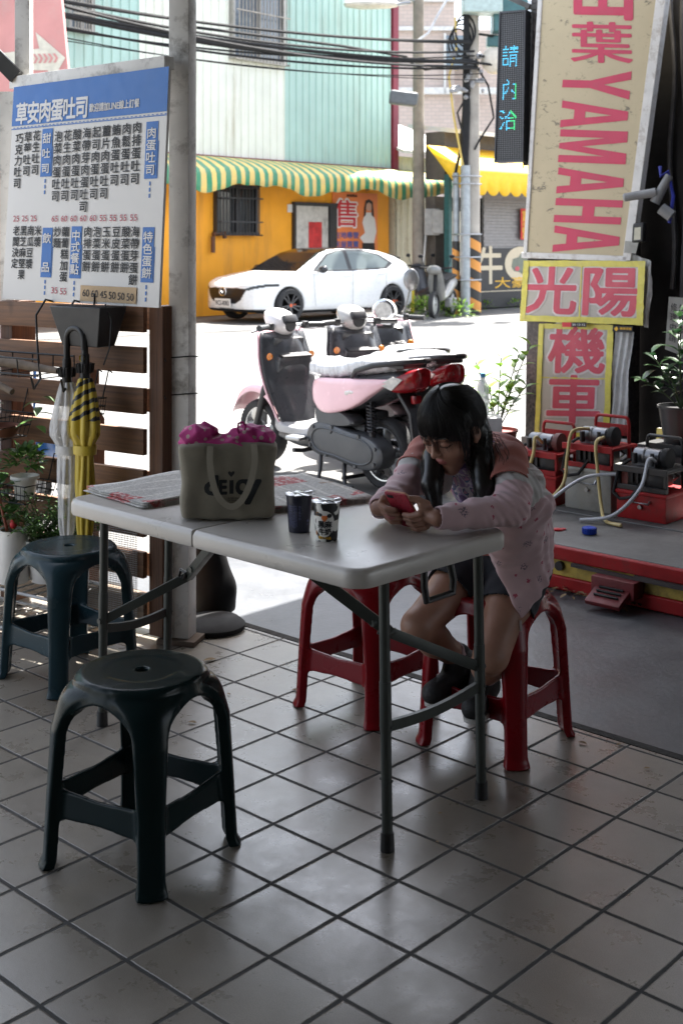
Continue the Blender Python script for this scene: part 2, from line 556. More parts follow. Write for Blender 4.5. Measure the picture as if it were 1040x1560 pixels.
def mk_concrete(name, a, b, rough=(.35, .7), sc=1.3):
    t = NT(name)
    n1 = t.noise(sc, det=10, rough=.62); st = t.noise(3, t.map((1, .25, 1), (0, 0, .9)), det=8, rough=.7)
    c = t.mix(t.ramp(n1, (.3, 0.), (.7, 1.)), a, b)
    c = t.mix(t.ramp(st, (.42, 0.), (.75, .6)), c, [x * .62 for x in a])
    c = t.mix(t.ramp(t.noise(55, det=6), (.62, 0.), (.8, .5)), c, [x * 1.5 for x in b])
    t.set(col=c, rough=t.ramp(t.noise(2.2, det=8, rough=.7), (.3, rough[0]), (.7, rough[1])))
    t.bump(t.noise(45, det=8), .12, .01)
    return t.m
def mk_wood(name, a, b, axis=0, sc=1.0):
    t = NT(name)
    s3 = [14 * sc, 14 * sc, 14 * sc]; s3[axis] = 1.1 * sc
    v = t.map(s3)
    n = t.noise(2.2, v, det=7, rough=.62, dist=1.2)
    c = t.mix(t.ramp(n, (.25, 0.), (.75, 1.)), a, b)
    s4 = [60 * sc] * 3; s4[axis] = 1.5 * sc
    f = t.noise(2, t.map(s4), det=4)
    c = t.mix(t.ramp(f, (.45, 0.), (.7, .6)), c, [x * .4 for x in a])
    kn = t.ramp(t.noise(6, t.map((1, 1, 1)), det=2), (.68, 0.), (.76, .7))
    c = t.mix(kn, c, [x * .35 for x in a])
    t.set(col=c, rough=t.ramp(n, (.2, .5), (.8, .78)))
    t.bump(f, .35, .004)
    return t.m
def mk_stripe(name, cols, width, axis=0, rough=.6):
    "hard-edged stripes along one object axis; cols = list of (fraction, colour)"
    t = NT(name); u = t.sep()[axis]
    f = t.math('FRACT', t.math('DIVIDE', u, width))
    c = t.ramp(f, *cols, const=True)
    c = t.mix(t.ramp(t.noise(5, det=5), (.35, 0.), (.8, .3)), c, (.3, .3, .28))
    t.set(col=c, rough=rough)
    return t.m
def mk_dots(name, base, dot, sc, thr, rough=.75, bump=0):
    t = NT(name)
    v = t.n('ShaderNodeTexVoronoi', feature='F1'); v.inputs['Scale'].default_value = sc; v.inputs['Randomness'].default_value = .65
    t.l(t.co(), v.inputs['Vector'])
    c = t.mix(t.ramp(v.outputs['Distance'], (thr, 1.), (thr + .05, 0.)), t.mix(t.noise(12), [x * .8 for x in base], [x * 1.15 for x in base]), dot)
    t.set(col=c, rough=rough, sheen=.2)
    if bump: t.bump(t.noise(420, det=2), bump, .002)
    return t.m
def mk_granite():
    t = NT('dark_granite')
    v = t.n('ShaderNodeTexVoronoi', feature='F1'); v.inputs['Scale'].default_value = 62; t.l(t.co(), v.inputs['Vector'])
    c = t.ramp(v.outputs['Color'], (.2, (.008, .008, .009)), (.5, (.038, .030, .028)), (.8, (.075, .062, .058)))
    c = t.mix(t.ramp(t.noise(8, det=6), (.5, 0.), (.8, .5)), c, (.08, .075, .073))
    t.set(col=c, rough=.35)
    return t.m
def mk_newsprint():
    t = NT('newsprint')
    x, y, z = t.sep()
    ln = t.math('FRACT', t.math('MULTIPLY', y, 160)); wd = t.noise(1, t.map((260, 160, 1)), det=2)
    row = t.math('MULTIPLY', t.math('LESS_THAN', ln, .55), t.math('GREATER_THAN', wd, .42))
    cx = t.math('FRACT', t.math('MULTIPLY', x, 13)); col = t.math('MULTIPLY', t.math('GREATER_THAN', cx, .07), t.math('LESS_THAN', cx, .93))
    bl = t.n('ShaderNodeTexVoronoi', feature='F1', distance='CHEBYCHEV'); bl.inputs['Scale'].default_value = 9; bl.inputs['Randomness'].default_value = .8; t.l(t.co(), bl.inputs['Vector'])
    blk = bl.outputs['Color']
    pc = t.ramp(blk, (.0, (.55, .53, .5)), (.42, (.55, .12, .12)), (.5, (.58, .56, .52)), (.66, (.12, .16, .32)), (.72, (.6, .58, .53)), (.88, (.38, .28, .2)), (.93, (.55, .53, .5)), const=True)
    pic = t.mix(t.ramp(t.noise(70, det=4), (.47, 0.), (.60, .75)), pc, (.74, .72, .68))
    c = t.mix(t.math('MULTIPLY', t.math('MULTIPLY', row, col), .6), pic, (.05, .05, .06))
    t.set(col=c, rough=.85)
    return t.m
def mk_cow():
    t = NT('cow_print_card')
    n = t.noise(38, det=1, rough=.3)
    t.set(col=t.ramp(n, (.50, (.72, .71, .67)), (.52, (.012, .012, .014))), rough=.35)
    return t.m
def mk_led():
    t = NT('led_matrix'); x, y, z = t.sep()
    def dot(u, n): return t.math('ABSOLUTE', t.math('SUBTRACT', t.math('FRACT', t.math('MULTIPLY', u, n)), .5))
    d = t.math('MAXIMUM', dot(x, 67), dot(z, 67))
    t.set(col=t.ramp(d, (.22, (.10, .10, .105)), (.34, (.008, .008, .009))), rough=.45)
    return t.m
def mk_fabric(name, col, var=.12, weave=600, rough=.9, sheen=.3, bump=.3, vs=10):
    t = NT(name)
    c = t.mix(t.ramp(t.noise(vs, det=4), (.3, 0.), (.7, 1.)), [x * (1 - var) for x in col], [min(1, x * (1 + var)) for x in col])
    w = t.noise(weave, det=2)
    c = t.mix(t.ramp(w, (.3, .35), (.6, 0.)), c, [x * .5 for x in col])
    t.set(col=c, rough=rough, sheen=sheen); t.bump(w, bump, .002)
    MT[name] = t.m
    return t.m
def mk_glass(name, tint=(.9, .95, 1), rough=.02, dark=.6, coat=.6):
    t = NT(name); t.set(col=[x * (1 - dark) for x in tint], rough=rough, spec=.6 if coat else .3, coat=coat)
    return t.m
def mk_plasticfilm(name, alpha=.55, col=(.85, .86, .88)):
    t = NT(name); w = t.noise(14, t.map((1, 1, .3)), det=5, rough=.7, dist=2)
    t.set(col=col, rough=.18, alpha=t.ramp(w, (.35, alpha - .2), (.7, min(1, alpha + .3))), spec=.7)
    t.bump(w, .5, .02)
    return t.m
def mk_leaf(name, a, b, rough=.45):
    t = NT(name)
    oi = t.n('ShaderNodeNewGeometry')
    c = t.mix(oi.outputs['Random Per Island'], a, b)
    t.set(col=c, rough=rough)
    tr = t.n('ShaderNodeBsdfTranslucent'); t.l(c, tr.inputs[0])
    ad = t.n('ShaderNodeMixShader'); ad.inputs[0].default_value = .3
    t.l(t.b.outputs[0], ad.inputs[1]); t.l(tr.outputs[0], ad.inputs[2])
    t.l(ad.outputs[0], t.t.nodes['Material Output'].inputs['Surface'])
    return t.m
def mk_motif(name, base, rough=.85):
    "cloth printed with small scattered bows and sketchy faces"
    t = NT(name)
    b0 = t.mix(t.ramp(t.noise(9, det=4), (.3, 0.), (.7, 1.)), [x * .9 for x in base], [x * 1.08 for x in base])
    def spots(sc, r0, seed, loc):
        v = t.n('ShaderNodeTexVoronoi', feature='F1'); v.inputs['Scale'].default_value = sc; v.inputs['Randomness'].default_value = .55
        t.l(t.map((1, 1, 1), loc=loc), v.inputs['Vector'])
        return t.math('LESS_THAN', t.math('ADD', v.outputs['Distance'], t.math('MULTIPLY', t.math('SUBTRACT', t.noise(190, det=1), .5), .28)), r0), v.outputs['Distance']
    s1, d1 = spots(21, .13, 0, (0, 0, 0)); s2, d2 = spots(15, .20, 1, (.7, .3, .1))
    ring = t.math('MULTIPLY', s2, t.math('GREATER_THAN', t.noise(260, det=1), .52))
    c = t.mix(ring, b0, (.16, .12, .16)); c = t.mix(s1, c, (.42, .07, .12))
    t.set(col=c, rough=rough, sheen=.3); t.bump(t.noise(500, det=2), .15, .001)
    return t.m
def mk_emit(name, col, st):
    t = NT(name); t.set(col=(0, 0, 0), emc=col, ems=st); return t.m
def mk_sign(name, col, dirty=(.25, .21, .15), scr=.5):
    "weathered painted sheet: stains, scuffs and peeled tape marks"
    t = NT(name)
    c = t.mix(t.ramp(t.noise(2.3, det=8, rough=.7), (.35, 0.), (.75, .55)), col, [x * .78 for x in col])
    sc = t.ramp(t.noise(9, t.map((1, 1, 2.2)), det=12, rough=.78, dist=.6), (.575, 0.), (.60, 1.))
    zone = t.ramp(t.noise(2.6, det=3), (.40, 0.), (.54, 1.))
    c = t.mix(t.math('MULTIPLY', t.math('MULTIPLY', sc, zone), scr), c, (.05, .045, .04))
    c = t.mix(t.ramp(t.noise(34, det=9, rough=.7), (.66, 0.), (.75, .35)), c, dirty)
    t.set(col=c, rough=.62)
    return t.m

TILE = mk_tile()
ROAD = mk_concrete('road_concrete', (.10, .10, .097), (.165, .162, .156), (.75, .95))
CONC = mk_concrete('dark_concrete', (.065, .069, .077), (.10, .105, .114), (.24, .5))
WOOD = mk_wood('stained_pallet_wood', (.11, .050, .024), (.26, .13, .065))
WOODV = mk_wood('stained_stringer_wood', (.075, .032, .016), (.17, .075, .036), axis=2)
WOODL = mk_wood('pale_plank_wood', (.20, .145, .10), (.34, .26, .19))
GRANITE = mk_granite(); NEWS = mk_newsprint(); COW = mk_cow(); LED = mk_led()
METAL_POST = M('weathered_white_paint', (.72, .71, .68), .5, 0, .1, 6, dirt=.8, dcol=(.10, .08, .06), ds=9)
BLACK = M('black_plastic', (.014, .014, .015), .42, var=.3)
DBLACK = M('dull_black', (.01, .01, .011), .8, var=.3)
RUBBER = M('tyre_rubber', (.022, .022, .023), .75, var=.3, bump=.3)
CHROME = M('chrome', (.75, .76, .78), .14, 1, .05)
STEEL = M('grey_steel', (.35, .36, .37), .38, 1, .15)
ALU = M('cast_aluminium', (.30, .31, .32), .45, .8, .15, bump=.1)
WHITEP = M('white_plastic', (.72, .71, .68), .4, var=.06)
GREYP = M('grey_plastic', (.20, .20, .20), .5, var=.12)
RED = M('red_paint', (.30, .012, .014), .5, spec=.25, var=.25, dirt=.85, dcol=(.07, .03, .025), ds=9)
YELP = M('yellow_paint', (.44, .33, .06), .55, var=.2, dirt=.85, dcol=(.08, .06, .03), ds=7)

# ================================================================ SETTING: ground, floor, roof
g = MB(); g.box((0, 180, -.06), (900, 900, .1))
tag(g.build('road', ROAD), kind='structure')
# neighbour's dark concrete arcade floor
c0 = MB()
c0.loft([[FL(-1.9, .655, -.02), FL(8, .655, -.02), FL(8, 9, -.02), FL(-2.5, 9, -.02)], [FL(-1.9, .655, -.004), FL(8, .655, -.004), FL(8, 9, -.004), FL(-2.5, 9, -.004)]])
# tiled arcade floor: a slab whose own frame follows the joints
t0 = MB(); t0.box((1.2, -2.67, -.02), (7.6, 6.65, .04))
fo = t0.build('tiled_floor', TILE, bevel=.004); fo.location = FLOOR_O; fo.rotation_euler = (0, 0, YAW_I)
tag(fo, kind='structure')
tag(c0.build('concrete_floor', CONC), kind='structure')
# drain gap strip along the tile edge
gp = MB(); gp.beam(FL(-2.6, .672, -.002), FL(5, .672, -.002), .034, .006)
tag(gp.build('floor_joint', M('joint_dirt', (.02, .018, .016), .9, bump=.4)), kind='structure')
# roof of the arcade and the shop walls behind the camera
CEIL = M('ceiling_panel', (.12, .115, .105), .8, var=.1)
rf = MB(); rf.loft([[FL(-1.5, -7, 3.2), FL(9, -7, 3.2), FL(9, 4.3, 3.2), FL(-1.5, 4.3, 3.2)], [FL(-1.5, -7, 3.4), FL(9, -7, 3.4), FL(9, 4.3, 3.4), FL(-1.5, 4.3, 3.4)]])
tag(rf.build('ceiling', CEIL), kind='structure')
SHOPW = M('shop_wall_paint', (.11, .10, .09), .75, var=.1)
wb = MB(); wb.loft([[FL(5.4, -7, 0), FL(5.6, -7, 0), FL(5.6, .6, 0), FL(5.4, .6, 0)], [FL(5.4, -7, 3.19), FL(5.6, -7, 3.19), FL(5.6, .6, 3.19), FL(5.4, .6, 3.19)]])
tag(wb.build('shop_wall', SHOPW), 'plain shop wall at the back of the tiled arcade', 'wall')
we = MB(); we.loft([[FL(-.9, -7.2, 0), FL(5.4, -7.2, 0), FL(5.4, -7, 0), FL(-.9, -7, 0)], [FL(-.9, -7.2, 3.19), FL(5.4, -7.2, 3.19), FL(5.4, -7, 3.19), FL(-.9, -7, 3.19)]])
tag(we.build('added_end_wall', SHOPW), 'unseen wall added across the far end of the tiled arcade to keep it dark', 'wall')  # added out of view: shuts off light where the arcade would run on
# neighbour's workshop: its deep shade is painted into a near-black wall colour
DARK = M('painted_shade_wall', (.016, .015, .015), .8, var=.5, vs=3, bump=.3, bs=20)
dw = MB(); 
A = FL(-1.60, 5.12, 0); B = FL(1.8, 5.05, 0)
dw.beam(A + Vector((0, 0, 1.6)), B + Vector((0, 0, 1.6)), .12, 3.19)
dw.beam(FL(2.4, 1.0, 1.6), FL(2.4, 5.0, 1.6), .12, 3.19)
dwo = dw.build('workshop_wall', DARK); tag(dwo, 'workshop wall painted near-black for its deep shade, right of the granite pillar', 'wall')
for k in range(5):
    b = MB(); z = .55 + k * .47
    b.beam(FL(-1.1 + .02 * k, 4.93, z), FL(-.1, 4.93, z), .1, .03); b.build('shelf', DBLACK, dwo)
ppr = Board(P(1018, 452, 8.0), P(1046, 454, 7.95), P(1046, 545, 7.95), P(1012, 532, 8.0), 1, 3)
pn = empty('paper_notice', ppr.at(.5, 1.5), label='grubby paper notice with handwriting on the black workshop wall', cat='notice')
def under(e, o):
    "parent o to empty e keeping o where it stands"
    o.parent = e; o.matrix_parent_inverse = Matrix.LocRotScale(e.location, e.rotation_euler, e.scale).inverted(); return o
def kids(e, *os):
    for o in os: under(e, o)
PAPER = M('grubby_paper', (.34, .33, .30), .8, var=.2, dirt=.5)
INK = M('black_ink', (.012, .012, .014), .6, var=.1)
m = MB(); ppr.column(m, '修理中請', .3, .3, .35, .55, .5); ppr.column(m, '勿停車', .72, .3, .35, .55, .5)
kids(pn, ppr.slab('sheet', PAPER, None, .004), m.build('lettering', INK, None, None))

# ================================================================ the corrugated building across the road
def wall_at(t, z, off=0.0):
    "point on building A's front: t metres along, off towards the road"
    d = Vector((.67, .742, 0)); n = Vector((.742, -.67, 0))
    p = Vector((-3.05, 26, 0)) + d * t + n * off
    return Vector((p.x, p.y, z))
def wt(u):
    "metres along the front for a photo column"
    k = (u - 520) / FPX
    return (k * 26 + 3.05) / (.67 - k * .742)
AYAW = math.atan2(.742, .67)
bA = empty('corrugated_building', wall_at(-3, 0), label='two-storey building with orange ground floor and pale green corrugated upper wall', cat='building')
CREAMC = M('cream_corrugated', (.74, .76, .67), .5, var=.05, vs=2, dirt=.55, dcol=(.36, .30, .20), ds=3.5, dst=(1, 1, .1))
MINTC = M('mint_corrugated', (.40, .57, .51), .5, var=.05, vs=2, dirt=.5, dcol=(.26, .26, .20), ds=3.5, dst=(1, 1, .1))
ORANGE = M('orange_paint', (.88, .37, .018), .65, var=.08, vs=1.2, dirt=.6, dcol=(.46, .19, .03), ds=3.2, dst=(1, 1, .14))
MAROON = M('maroon_trim', (.18, .012, .03), .5)
def corr(t0, t1, z0, z1, off, pitch=.22, depth=.03):
    "ribbed sheet"
    V = []; t = t0; pts = []
    while t < t1 - 1e-6:
        for f, d in ((0, 0), (.70, 0), (.76, depth), (.94, depth)):
            tt = t + pitch * f
            if tt < t1: pts.append((tt, off + d))
        t += pitch
    pts.append((t1, off))
    n = len(pts); m = MB()
    m._add([wall_at(a, z0, o) for a, o in pts] + [wall_at(a, z1, o) for a, o in pts], [[i, i + 1, n + i + 1, n + i] for i in range(n - 1)])
    return m
ZE = 3.42
tc1, tc2 = wt(429), wt(592)
kids(bA, corr(wt(300) - 1.6, tc1, ZE, 9.5, .08).build('upper_wall', CREAMC, None, 20))
o = corr(tc1, tc2, ZE, 9.5, .08).build('upper_wall', MINTC, None, 20); o['label'] = 'pale mint green ribbed sheets'; kids(bA, o)
o = corr(-15, wt(300) - 1.6, ZE, 9.5, .08).build('upper_wall', MINTC, None, 20); o['label'] = 'pale mint green ribbed sheets'; kids(bA, o)
m = MB(); m.beam(wall_at(-15, 1.71, -.15), wall_at(tc2, 1.71, -.15), .3, 3.42); kids(bA, m.build('ground_floor_wall', ORANGE))
m = MB(); m.beam(wall_at(-15, 6.6, -.75), wall_at(tc2, 6.6, -.75), 1.4, 6.3); m.beam(wall_at(-15, 1.7, -4), wall_at(tc2, 1.7, -4), 6, 3.3); kids(bA, m.build('building_core', M('inner_wall', (.3, .3, .3), .8)))
m = MB(); m.box((0, 0, 0), (.2, .22, 6.4)); o = m.build('corner_trim', MAROON, None); o.location = wall_at(tc2 + .08, 6.4, .06); o.rotation_euler = (0, 0, AYAW); kids(bA, o)
m = MB(); m.beam(wall_at(-15, ZE - .05, .14), wall_at(tc2 + .2, ZE - .05, .14), .1, .1); kids(bA, m.build('eave_trim', MAROON, None))
# barred windows
GLS = mk_glass('window_glass', (.35, .42, .5), .05, .55); DKGL = mk_glass('dark_window_glass', (.2, .22, .24), .08, .85)
BARM = M('window_bar_metal', (.34, .31, .27), .5, .6, .2); FRM = M('window_frame_metal', (.42, .40, .37), .45, .5, .1)
DFR = M('dark_frame_metal', (.03, .03, .032), .5)
def window(t0, t1, z0, z1, off, bars, glass, frame, bar, rails=2):
    w = MB(); w.beam(wall_at(t0, (z0 + z1) / 2, off), wall_at(t1, (z0 + z1) / 2, off), .03, z1 - z0)
    wo = w.build('window', glass, None); kids(bA, wo)
    f = MB()
    for z in (z0, z1): f.beam(wall_at(t0 - .05, z, off + .06), wall_at(t1 + .05, z, off + .06), .14, .07)
    for t in (t0, t1, (t0 + t1) / 2): f.beam(wall_at(t - .03, (z0 + z1) / 2, off + .05), wall_at(t + .03, (z0 + z1) / 2, off + .05), .12, z1 - z0 - .07)
    fo = f.build('frame', frame, None)
    b = MB()
    for k in range(bars):
        t = t0 + (t1 - t0) * (k + .5) / bars
        b.cyl(wall_at(t, z0 - .04, off + .22), wall_at(t, z1 + .04, off + .22), .014, seg=6)
    for k in range(rails):
        z = z0 + (z1 - z0) * (k + .5) / rails
        b.beam(wall_at(t0 - .04, z, off + .24), wall_at(t1 + .04, z, off + .24), .02, .03)
    for z in (z0 - .03, z1 + .03):
        b.beam(wall_at(t0 - .05, z, off + .13), wall_at(t0 - .03, z, off + .13), .2, .03); b.beam(wall_at(t1 + .03, z, off + .13), wall_at(t1 + .05, z, off + .13), .2, .03)
    bo = b.build('bars', bar, None)
    fo.parent = wo; bo.parent = wo
    return wo
def zat(v, t):
    return CAM_H - (v - 375) * wall_at(t, 0).y / FPX
t0, t1 = wt(347), wt(424)
window(t0, t1, zat(88, t0), 7.6, .10, 15, GLS, FRM, BARM, 3)
t0, t1 = wt(98), wt(131)
window(t0, t1, zat(45, t0), 7.3, .10, 8, GLS, FRM, BARM, 3)
t0, t1 = wt(326), wt(386)
window(t0, t1, zat(356, t0), zat(283, t0), .02, 12, DKGL, DFR, DFR, 2)
# door with a red door-god print
t0, t1 = wt(447), wt(497); zt = zat(313, t0)
d = MB(); d.beam(wall_at(t0, zt / 2, .03), wall_at(t1, zt / 2, .03), .06, zt); dO = d.build('door', M('scuffed_door', (.52, .50, .46), .5, var=.12, dirt=.6, ds=3), None, bevel=.005)
fr = MB(); fr.beam(wall_at(t0 - .06, zt + .04, .05), wall_at(t1 + .3, zt + .04, .05), .1, .08); fr.beam(wall_at(t1 + .03, zt / 2, .05), wall_at(t1 + .28, zt / 2, .05), .08, zt); fr.beam(wall_at(t0 - .06, zt / 2, .05), wall_at(t0 - .005, zt / 2, .05), .1, zt)
pr = MB(); tm = (t0 + t1) / 2 + .1; pr.beam(wall_at(tm - .22, zat(366, tm), .07), wall_at(tm + .22, zat(366, tm), .07), .008, .85)
kids(bA, dO, fr.build('door_frame', DFR, None)); kids(bA, pr.build('door_print', M('red_paper', (.5, .03, .03), .7, var=.3, vs=7), None))
# pipe stub and small notice
pp = MB(); tp = wt(320); pp.tube([wall_at(tp, zat(360, tp), .1), wall_at(tp, zat(385, tp), .1)], .05, 6); pp.tube([wall_at(tp, zat(357, tp), .1), wall_at(tp + .3, zat(355, tp), .12), wall_at(tp + .32, zat(363, tp), .12)], .05, 6)
kids(bA, pp.build('rain_pipe', M('rusty_pipe', (.12, .05, .025), .7), None))
# sale poster on the wall (flat print: a generic figure in a white blouse)
t0, t1 = wt(505), wt(573)
b = Board(wall_at(t0, zat(292, t0), .04), wall_at(t1, zat(292, t0), .04), wall_at(t1, zat(392, t0), .04), wall_at(t0, zat(392, t0), .04), 68, 100)
po = empty('sale_poster', b.at(34, 50), label='orange sale poster showing a long-haired woman in a white blouse', cat='poster')
m1 = MB(); b.char(m1, '售', 20, 33, 40, 46, .05, .006)
m2 = MB(); b.char(m2, '售', 20, 33, 38, 44, .012, .012); 
m3 = MB(); b.text(m3, '在地專營', 2, 61, 38, 71, .02, .008); b.text(m3, '房屋買賣', 2, 75, 38, 85, .02, .008)
m3b = MB(); b.text(m3b, '售屋專線', 20, 3, 36, 7, .02, .006)
m4 = MB(); b.poly(m4, [(50, 30), (60, 30), (64, 42), (66, 60), (62, 78), (46, 78), (40, 70), (48, 62), (44, 46), (46, 38)], .005)
m5 = MB(); b.disc(m5, 54, 20, 5.2, 8, .008); m5b = MB(); b.poly(m5b, [(54, 9), (60, 13), (61, 24), (62, 38), (58, 34), (58, 17), (54, 14), (50, 17), (49, 34), (46, 38), (47, 22), (49, 12)], .010)
m6 = MB(); b.poly(m6, [(44, 78), (63, 78), (64, 99), (44, 99)], .005)
kids(po, b.slab('sheet', M('poster_orange', (.78, .22, .06), .5, var=.12, vs=1.5), None, .02),
     m1.build('lettering', M('print_white', (.75, .74, .72), .5, var=.03), None, None), m2.build('lettering', M('print_red', (.55, .02, .03), .5, var=.05), None, None),
     m3.build('lettering', M('print_blue', (.05, .09, .32), .5, var=.05), None, None), m3b.build('lettering', INK, None, None),
     m4.build('printed_blouse', M('print_white', ), None, None), m5.build('printed_face', M('print_skin', (.62, .36, .26), .5, var=.03), None, None),
     m5b.build('printed_hair', INK, None, None), m6.build('printed_skirt', INK, None, None))
nb = Board(wall_at(wt(437), zat(313, 4), .03), wall_at(wt(444), zat(313, 4), .03), wall_at(wt(444), zat(325, 4), .03), wall_at(wt(437), zat(325, 4), .03), 7, 12)
tag(nb.slab('house_number_plate', WHITEP, None, .02), 'small white plate beside the scuffed door of the orange wall', 'plate')
# striped awning
def awning():
    root = empty('striped_awning', wall_at(0, 3.3, 0), AYAW, 'green and yellow striped awning along the orange wall', 'awning')
    tA, tB = wt(657) - 2.9, 0
    x0, x1 = -13.0, 7.55
    cols = [(0, (.62, .42, .10)), (.5, (.02, .22, .09))]
    mat = mk_stripe('awning_stripes', [(0, (.66, .47, .13)), (.5, (.02, .21, .10))], .27, 0)
    n = 260; V = []; F = []
    prof = [(0.0, .12, 0), (.35, .06, .0), (.70, -.06, .01), (.95, -.20, .02), (1.0, -.30, .03), (1.01, -.46, .06), (1.0, -.60, .07)]
    for i in range(n + 1):
        x = x0 + (x1 - x0) * i / n
        sag = .07 * math.sin(x * 1.9) + .03 * math.sin(x * 4.3 + 1) + .012 * math.sin(x * 11.0)
        for (o, z, w) in prof:
            V.append((x, -(o * 1.05 + w * math.sin(x * 9.0) * .35), z + sag * (o ** 2) * (1.3 if z < -.4 else .6)))
    k = len(prof)
    for i in range(n):
        for j in range(k - 1): F.append([i * k + j, (i + 1) * k + j, (i + 1) * k + j + 1, i * k + j + 1])
    o = mesh_obj('canopy', V, F, mat, root, 60)
    s = o.modifiers.new('thick', 'SOLIDIFY'); s.thickness = .006
    f = MB()
    for i in range(12):
        x = x0 + .3 + (x1 - x0 - .6) * i / 11
        f.tube([(x, -.01, -.45), (x, -.95, -.27)], .02, 6)
    f.tube([(x0, -.98, -.30), (x1, -.98, -.30)], .02, 6)
    f.build('awning_frame', STEEL, root)
awning()

# cream corrugated shed to the right of it
sh = empty('cream_shed', wall_at(tc2, 0), label='cream corrugated metal shed between the orange building and the yellow awning', cat='shed')
kids(sh, corr(tc2 + .25, wt(662), 0, 3.75, .05, .26).build('shed_wall', M('shed_cream', (.82, .80, .64), .5, var=.05, dirt=.45, dcol=(.32, .24, .14), ds=2), None, 20))
m = MB(); a, b_ = wall_at(tc2 + .1, 3.8, .4), wall_at(wt(662) + 1.5, 3.8, .4)
m.loft([[a, b_, b_ + Vector((-2.2, 2, 1.1)), a + Vector((-2.2, 2, 1.1))], [a + Vector((0, 0, .08)), b_ + Vector((0, 0, .08)), b_ + Vector((-2.2, 2, 1.18)), a + Vector((-2.2, 2, 1.18))]])
kids(sh, m.build('shed_roof', M('white_roof_sheet', (.6, .6, .58), .5, var=.06), None))
m = MB(); m.beam(wall_at(tc2 + .3, 1.8, -1.5), wall_at(wt(662), 1.8, -1.5), 2.9, 3.5); kids(sh, m.build('shed_body', M('shed_cream'), None))

# ================================================================ yellow-awning shop (front plane along the road, nearer)
def sh_at(s, z, off=0.0):
    d = Vector((.713, .701, 0)); n = Vector((.701, -.713, 0))
    p = Vector((2.35, 28.3, 0)) + d * s + n * off
    return Vector((p.x, p.y, z))
def st(u):
    k = (u - 520) / FPX
    return (k * 28.3 - 2.35) / (.713 - k * .701)
def sz(v, s): return CAM_H - (v - 375) * sh_at(s, 0).y / FPX
SYAW = math.atan2(.701, .713)
sp = empty('noodle_shop', sh_at(0, 0), label='low shop with yellow scalloped awning, grey shutter and black sign wall', cat='shop')
SHUT = M('grey_shutter', (.24, .23, .23), .45, .3, .12)
m = MB(); 
for k in range(24):
    z = 1.45 + k * .075
    m.beam(sh_at(st(735), z, .0), sh_at(6.2, z, .0), .05 + .03 * (k % 2), .07)
kids(sp, m.build('shutter', SHUT, None))
m = MB(); m.beam(sh_at(.1, 3.6, -.35), sh_at(6.4, 3.6, -.35), .6, 1.1); m.beam(sh_at(.1, 1.3, -.5), sh_at(6.4, 1.3, -.5), .3, 2.7); kids(sp, m.build('shop_wall', M('shop_front_dark', (.10, .085, .07), .7, dirt=.4), None))
m = MB(); m.beam(sh_at(.10, 1.6, .0), sh_at(.20, 1.6, .0), .15, 3.1); m.beam(sh_at(.72, 1.6, .0), sh_at(.78, 1.6, .0), .15, 3.1); kids(sp, m.build('green_frame', M('teal_metal', (.02, .10, .10), .5), None))
m = MB(); m.beam(sh_at(.22, 1.55, .04), sh_at(.70, 1.55, .04), .04, 1.5); kids(sp, m.build('door', M('cream_door', (.55, .52, .42), .5), None))
# white ridged roof edge
m = MB(); m.loft([[sh_at(.1, 4.05, .5), sh_at(6.6, 4.05, .5), sh_at(6.6, 4.3, -1.2), sh_at(.1, 4.3, -1.2)], [sh_at(.1, 4.15, .5), sh_at(6.6, 4.15, .5), sh_at(6.6, 4.4, -1.2), sh_at(.1, 4.4, -1.2)]])
kids(sp, m.build('roof', M('white_roof_sheet'), None))
# awning with scalloped valance
AYEL = M('yellow_canvas', (.86, .52, .02), .6, var=.06)
V = []; F = []; n = 120; x0, x1 = -.75, 6.4
for i in range(n + 1):
    s = x0 + (x1 - x0) * i / n
    sc = abs(math.sin(math.pi * (s - x0) / .42)) ** .5
    for (off, z) in ((.15, 3.75), (.6, 3.52), (1.15, 3.22), (1.2, 3.16), (1.21, 3.0), (1.2, 2.78 - .16 * sc)):
        V.append(sh_at(s, z, off))
for i in range(n):
    for j in range(5): F.append([i * 6 + j, (i + 1) * 6 + j, (i + 1) * 6 + j + 1, i * 6 + j + 1])
o = mesh_obj('awning', V, F, AYEL, None, 30); o.modifiers.new('thick', 'SOLIDIFY').thickness = .012; kids(sp, o)
m = MB(); m._add([sh_at(x0, 3.75, .15), sh_at(x0, 3.22, 1.18), sh_at(x0, 2.7, 1.2), sh_at(x0, 2.95, .9)], [[0, 1, 2, 3]]); o = m.build('awning_side', AYEL, None); o.modifiers.new('thick', 'SOLIDIFY').thickness = .01; kids(sp, o)
# black sign wall with bull character and cow-head disc
s0, s1 = st(722), 6.2
b = Board(sh_at(s0, 1.44, .08), sh_at(s1, 1.44, .08), sh_at(s1, .02, .08), sh_at(s0, .02, .08), (s1 - s0) * 100, 142)
sg = b.slab('sign_wall', M('sign_black', (.012, .012, .016), .45, var=.2), None, .08)
kids(sp, sg)
def fracx(u): return (st(u) - s0) * 100
CREAM = M('sign_cream', (.62, .53, .38), .5, var=.05)
m = MB(); b.char(m, '牛', fracx(742), 42, 100, 95, .02, .006); b.disc(m, fracx(788), 38, 62, 42, .006); b.rect(m, 0, 102, (s1 - s0) * 100, 104, .006)
cx = fracx(788)
m2 = MB(); b.text(m2, '大豪', fracx(749), 70, fracx(797), 96, .012, .006); b.text(m2, '吃', fracx(799), 70, fracx(822), 96, .03, .006)
m3 = MB(); b.poly(m3, [(cx - 30, 26), (cx - 8, 22), (cx + 2, 12), (cx + 14, 8), (cx + 12, 20), (cx + 24, 24), (cx + 40, 14), (cx + 36, 30), (cx + 26, 40), (cx + 28, 56), (cx + 12, 66), (cx - 6, 58), (cx - 26, 56), (cx - 36, 46), (cx - 34, 36)], .011)
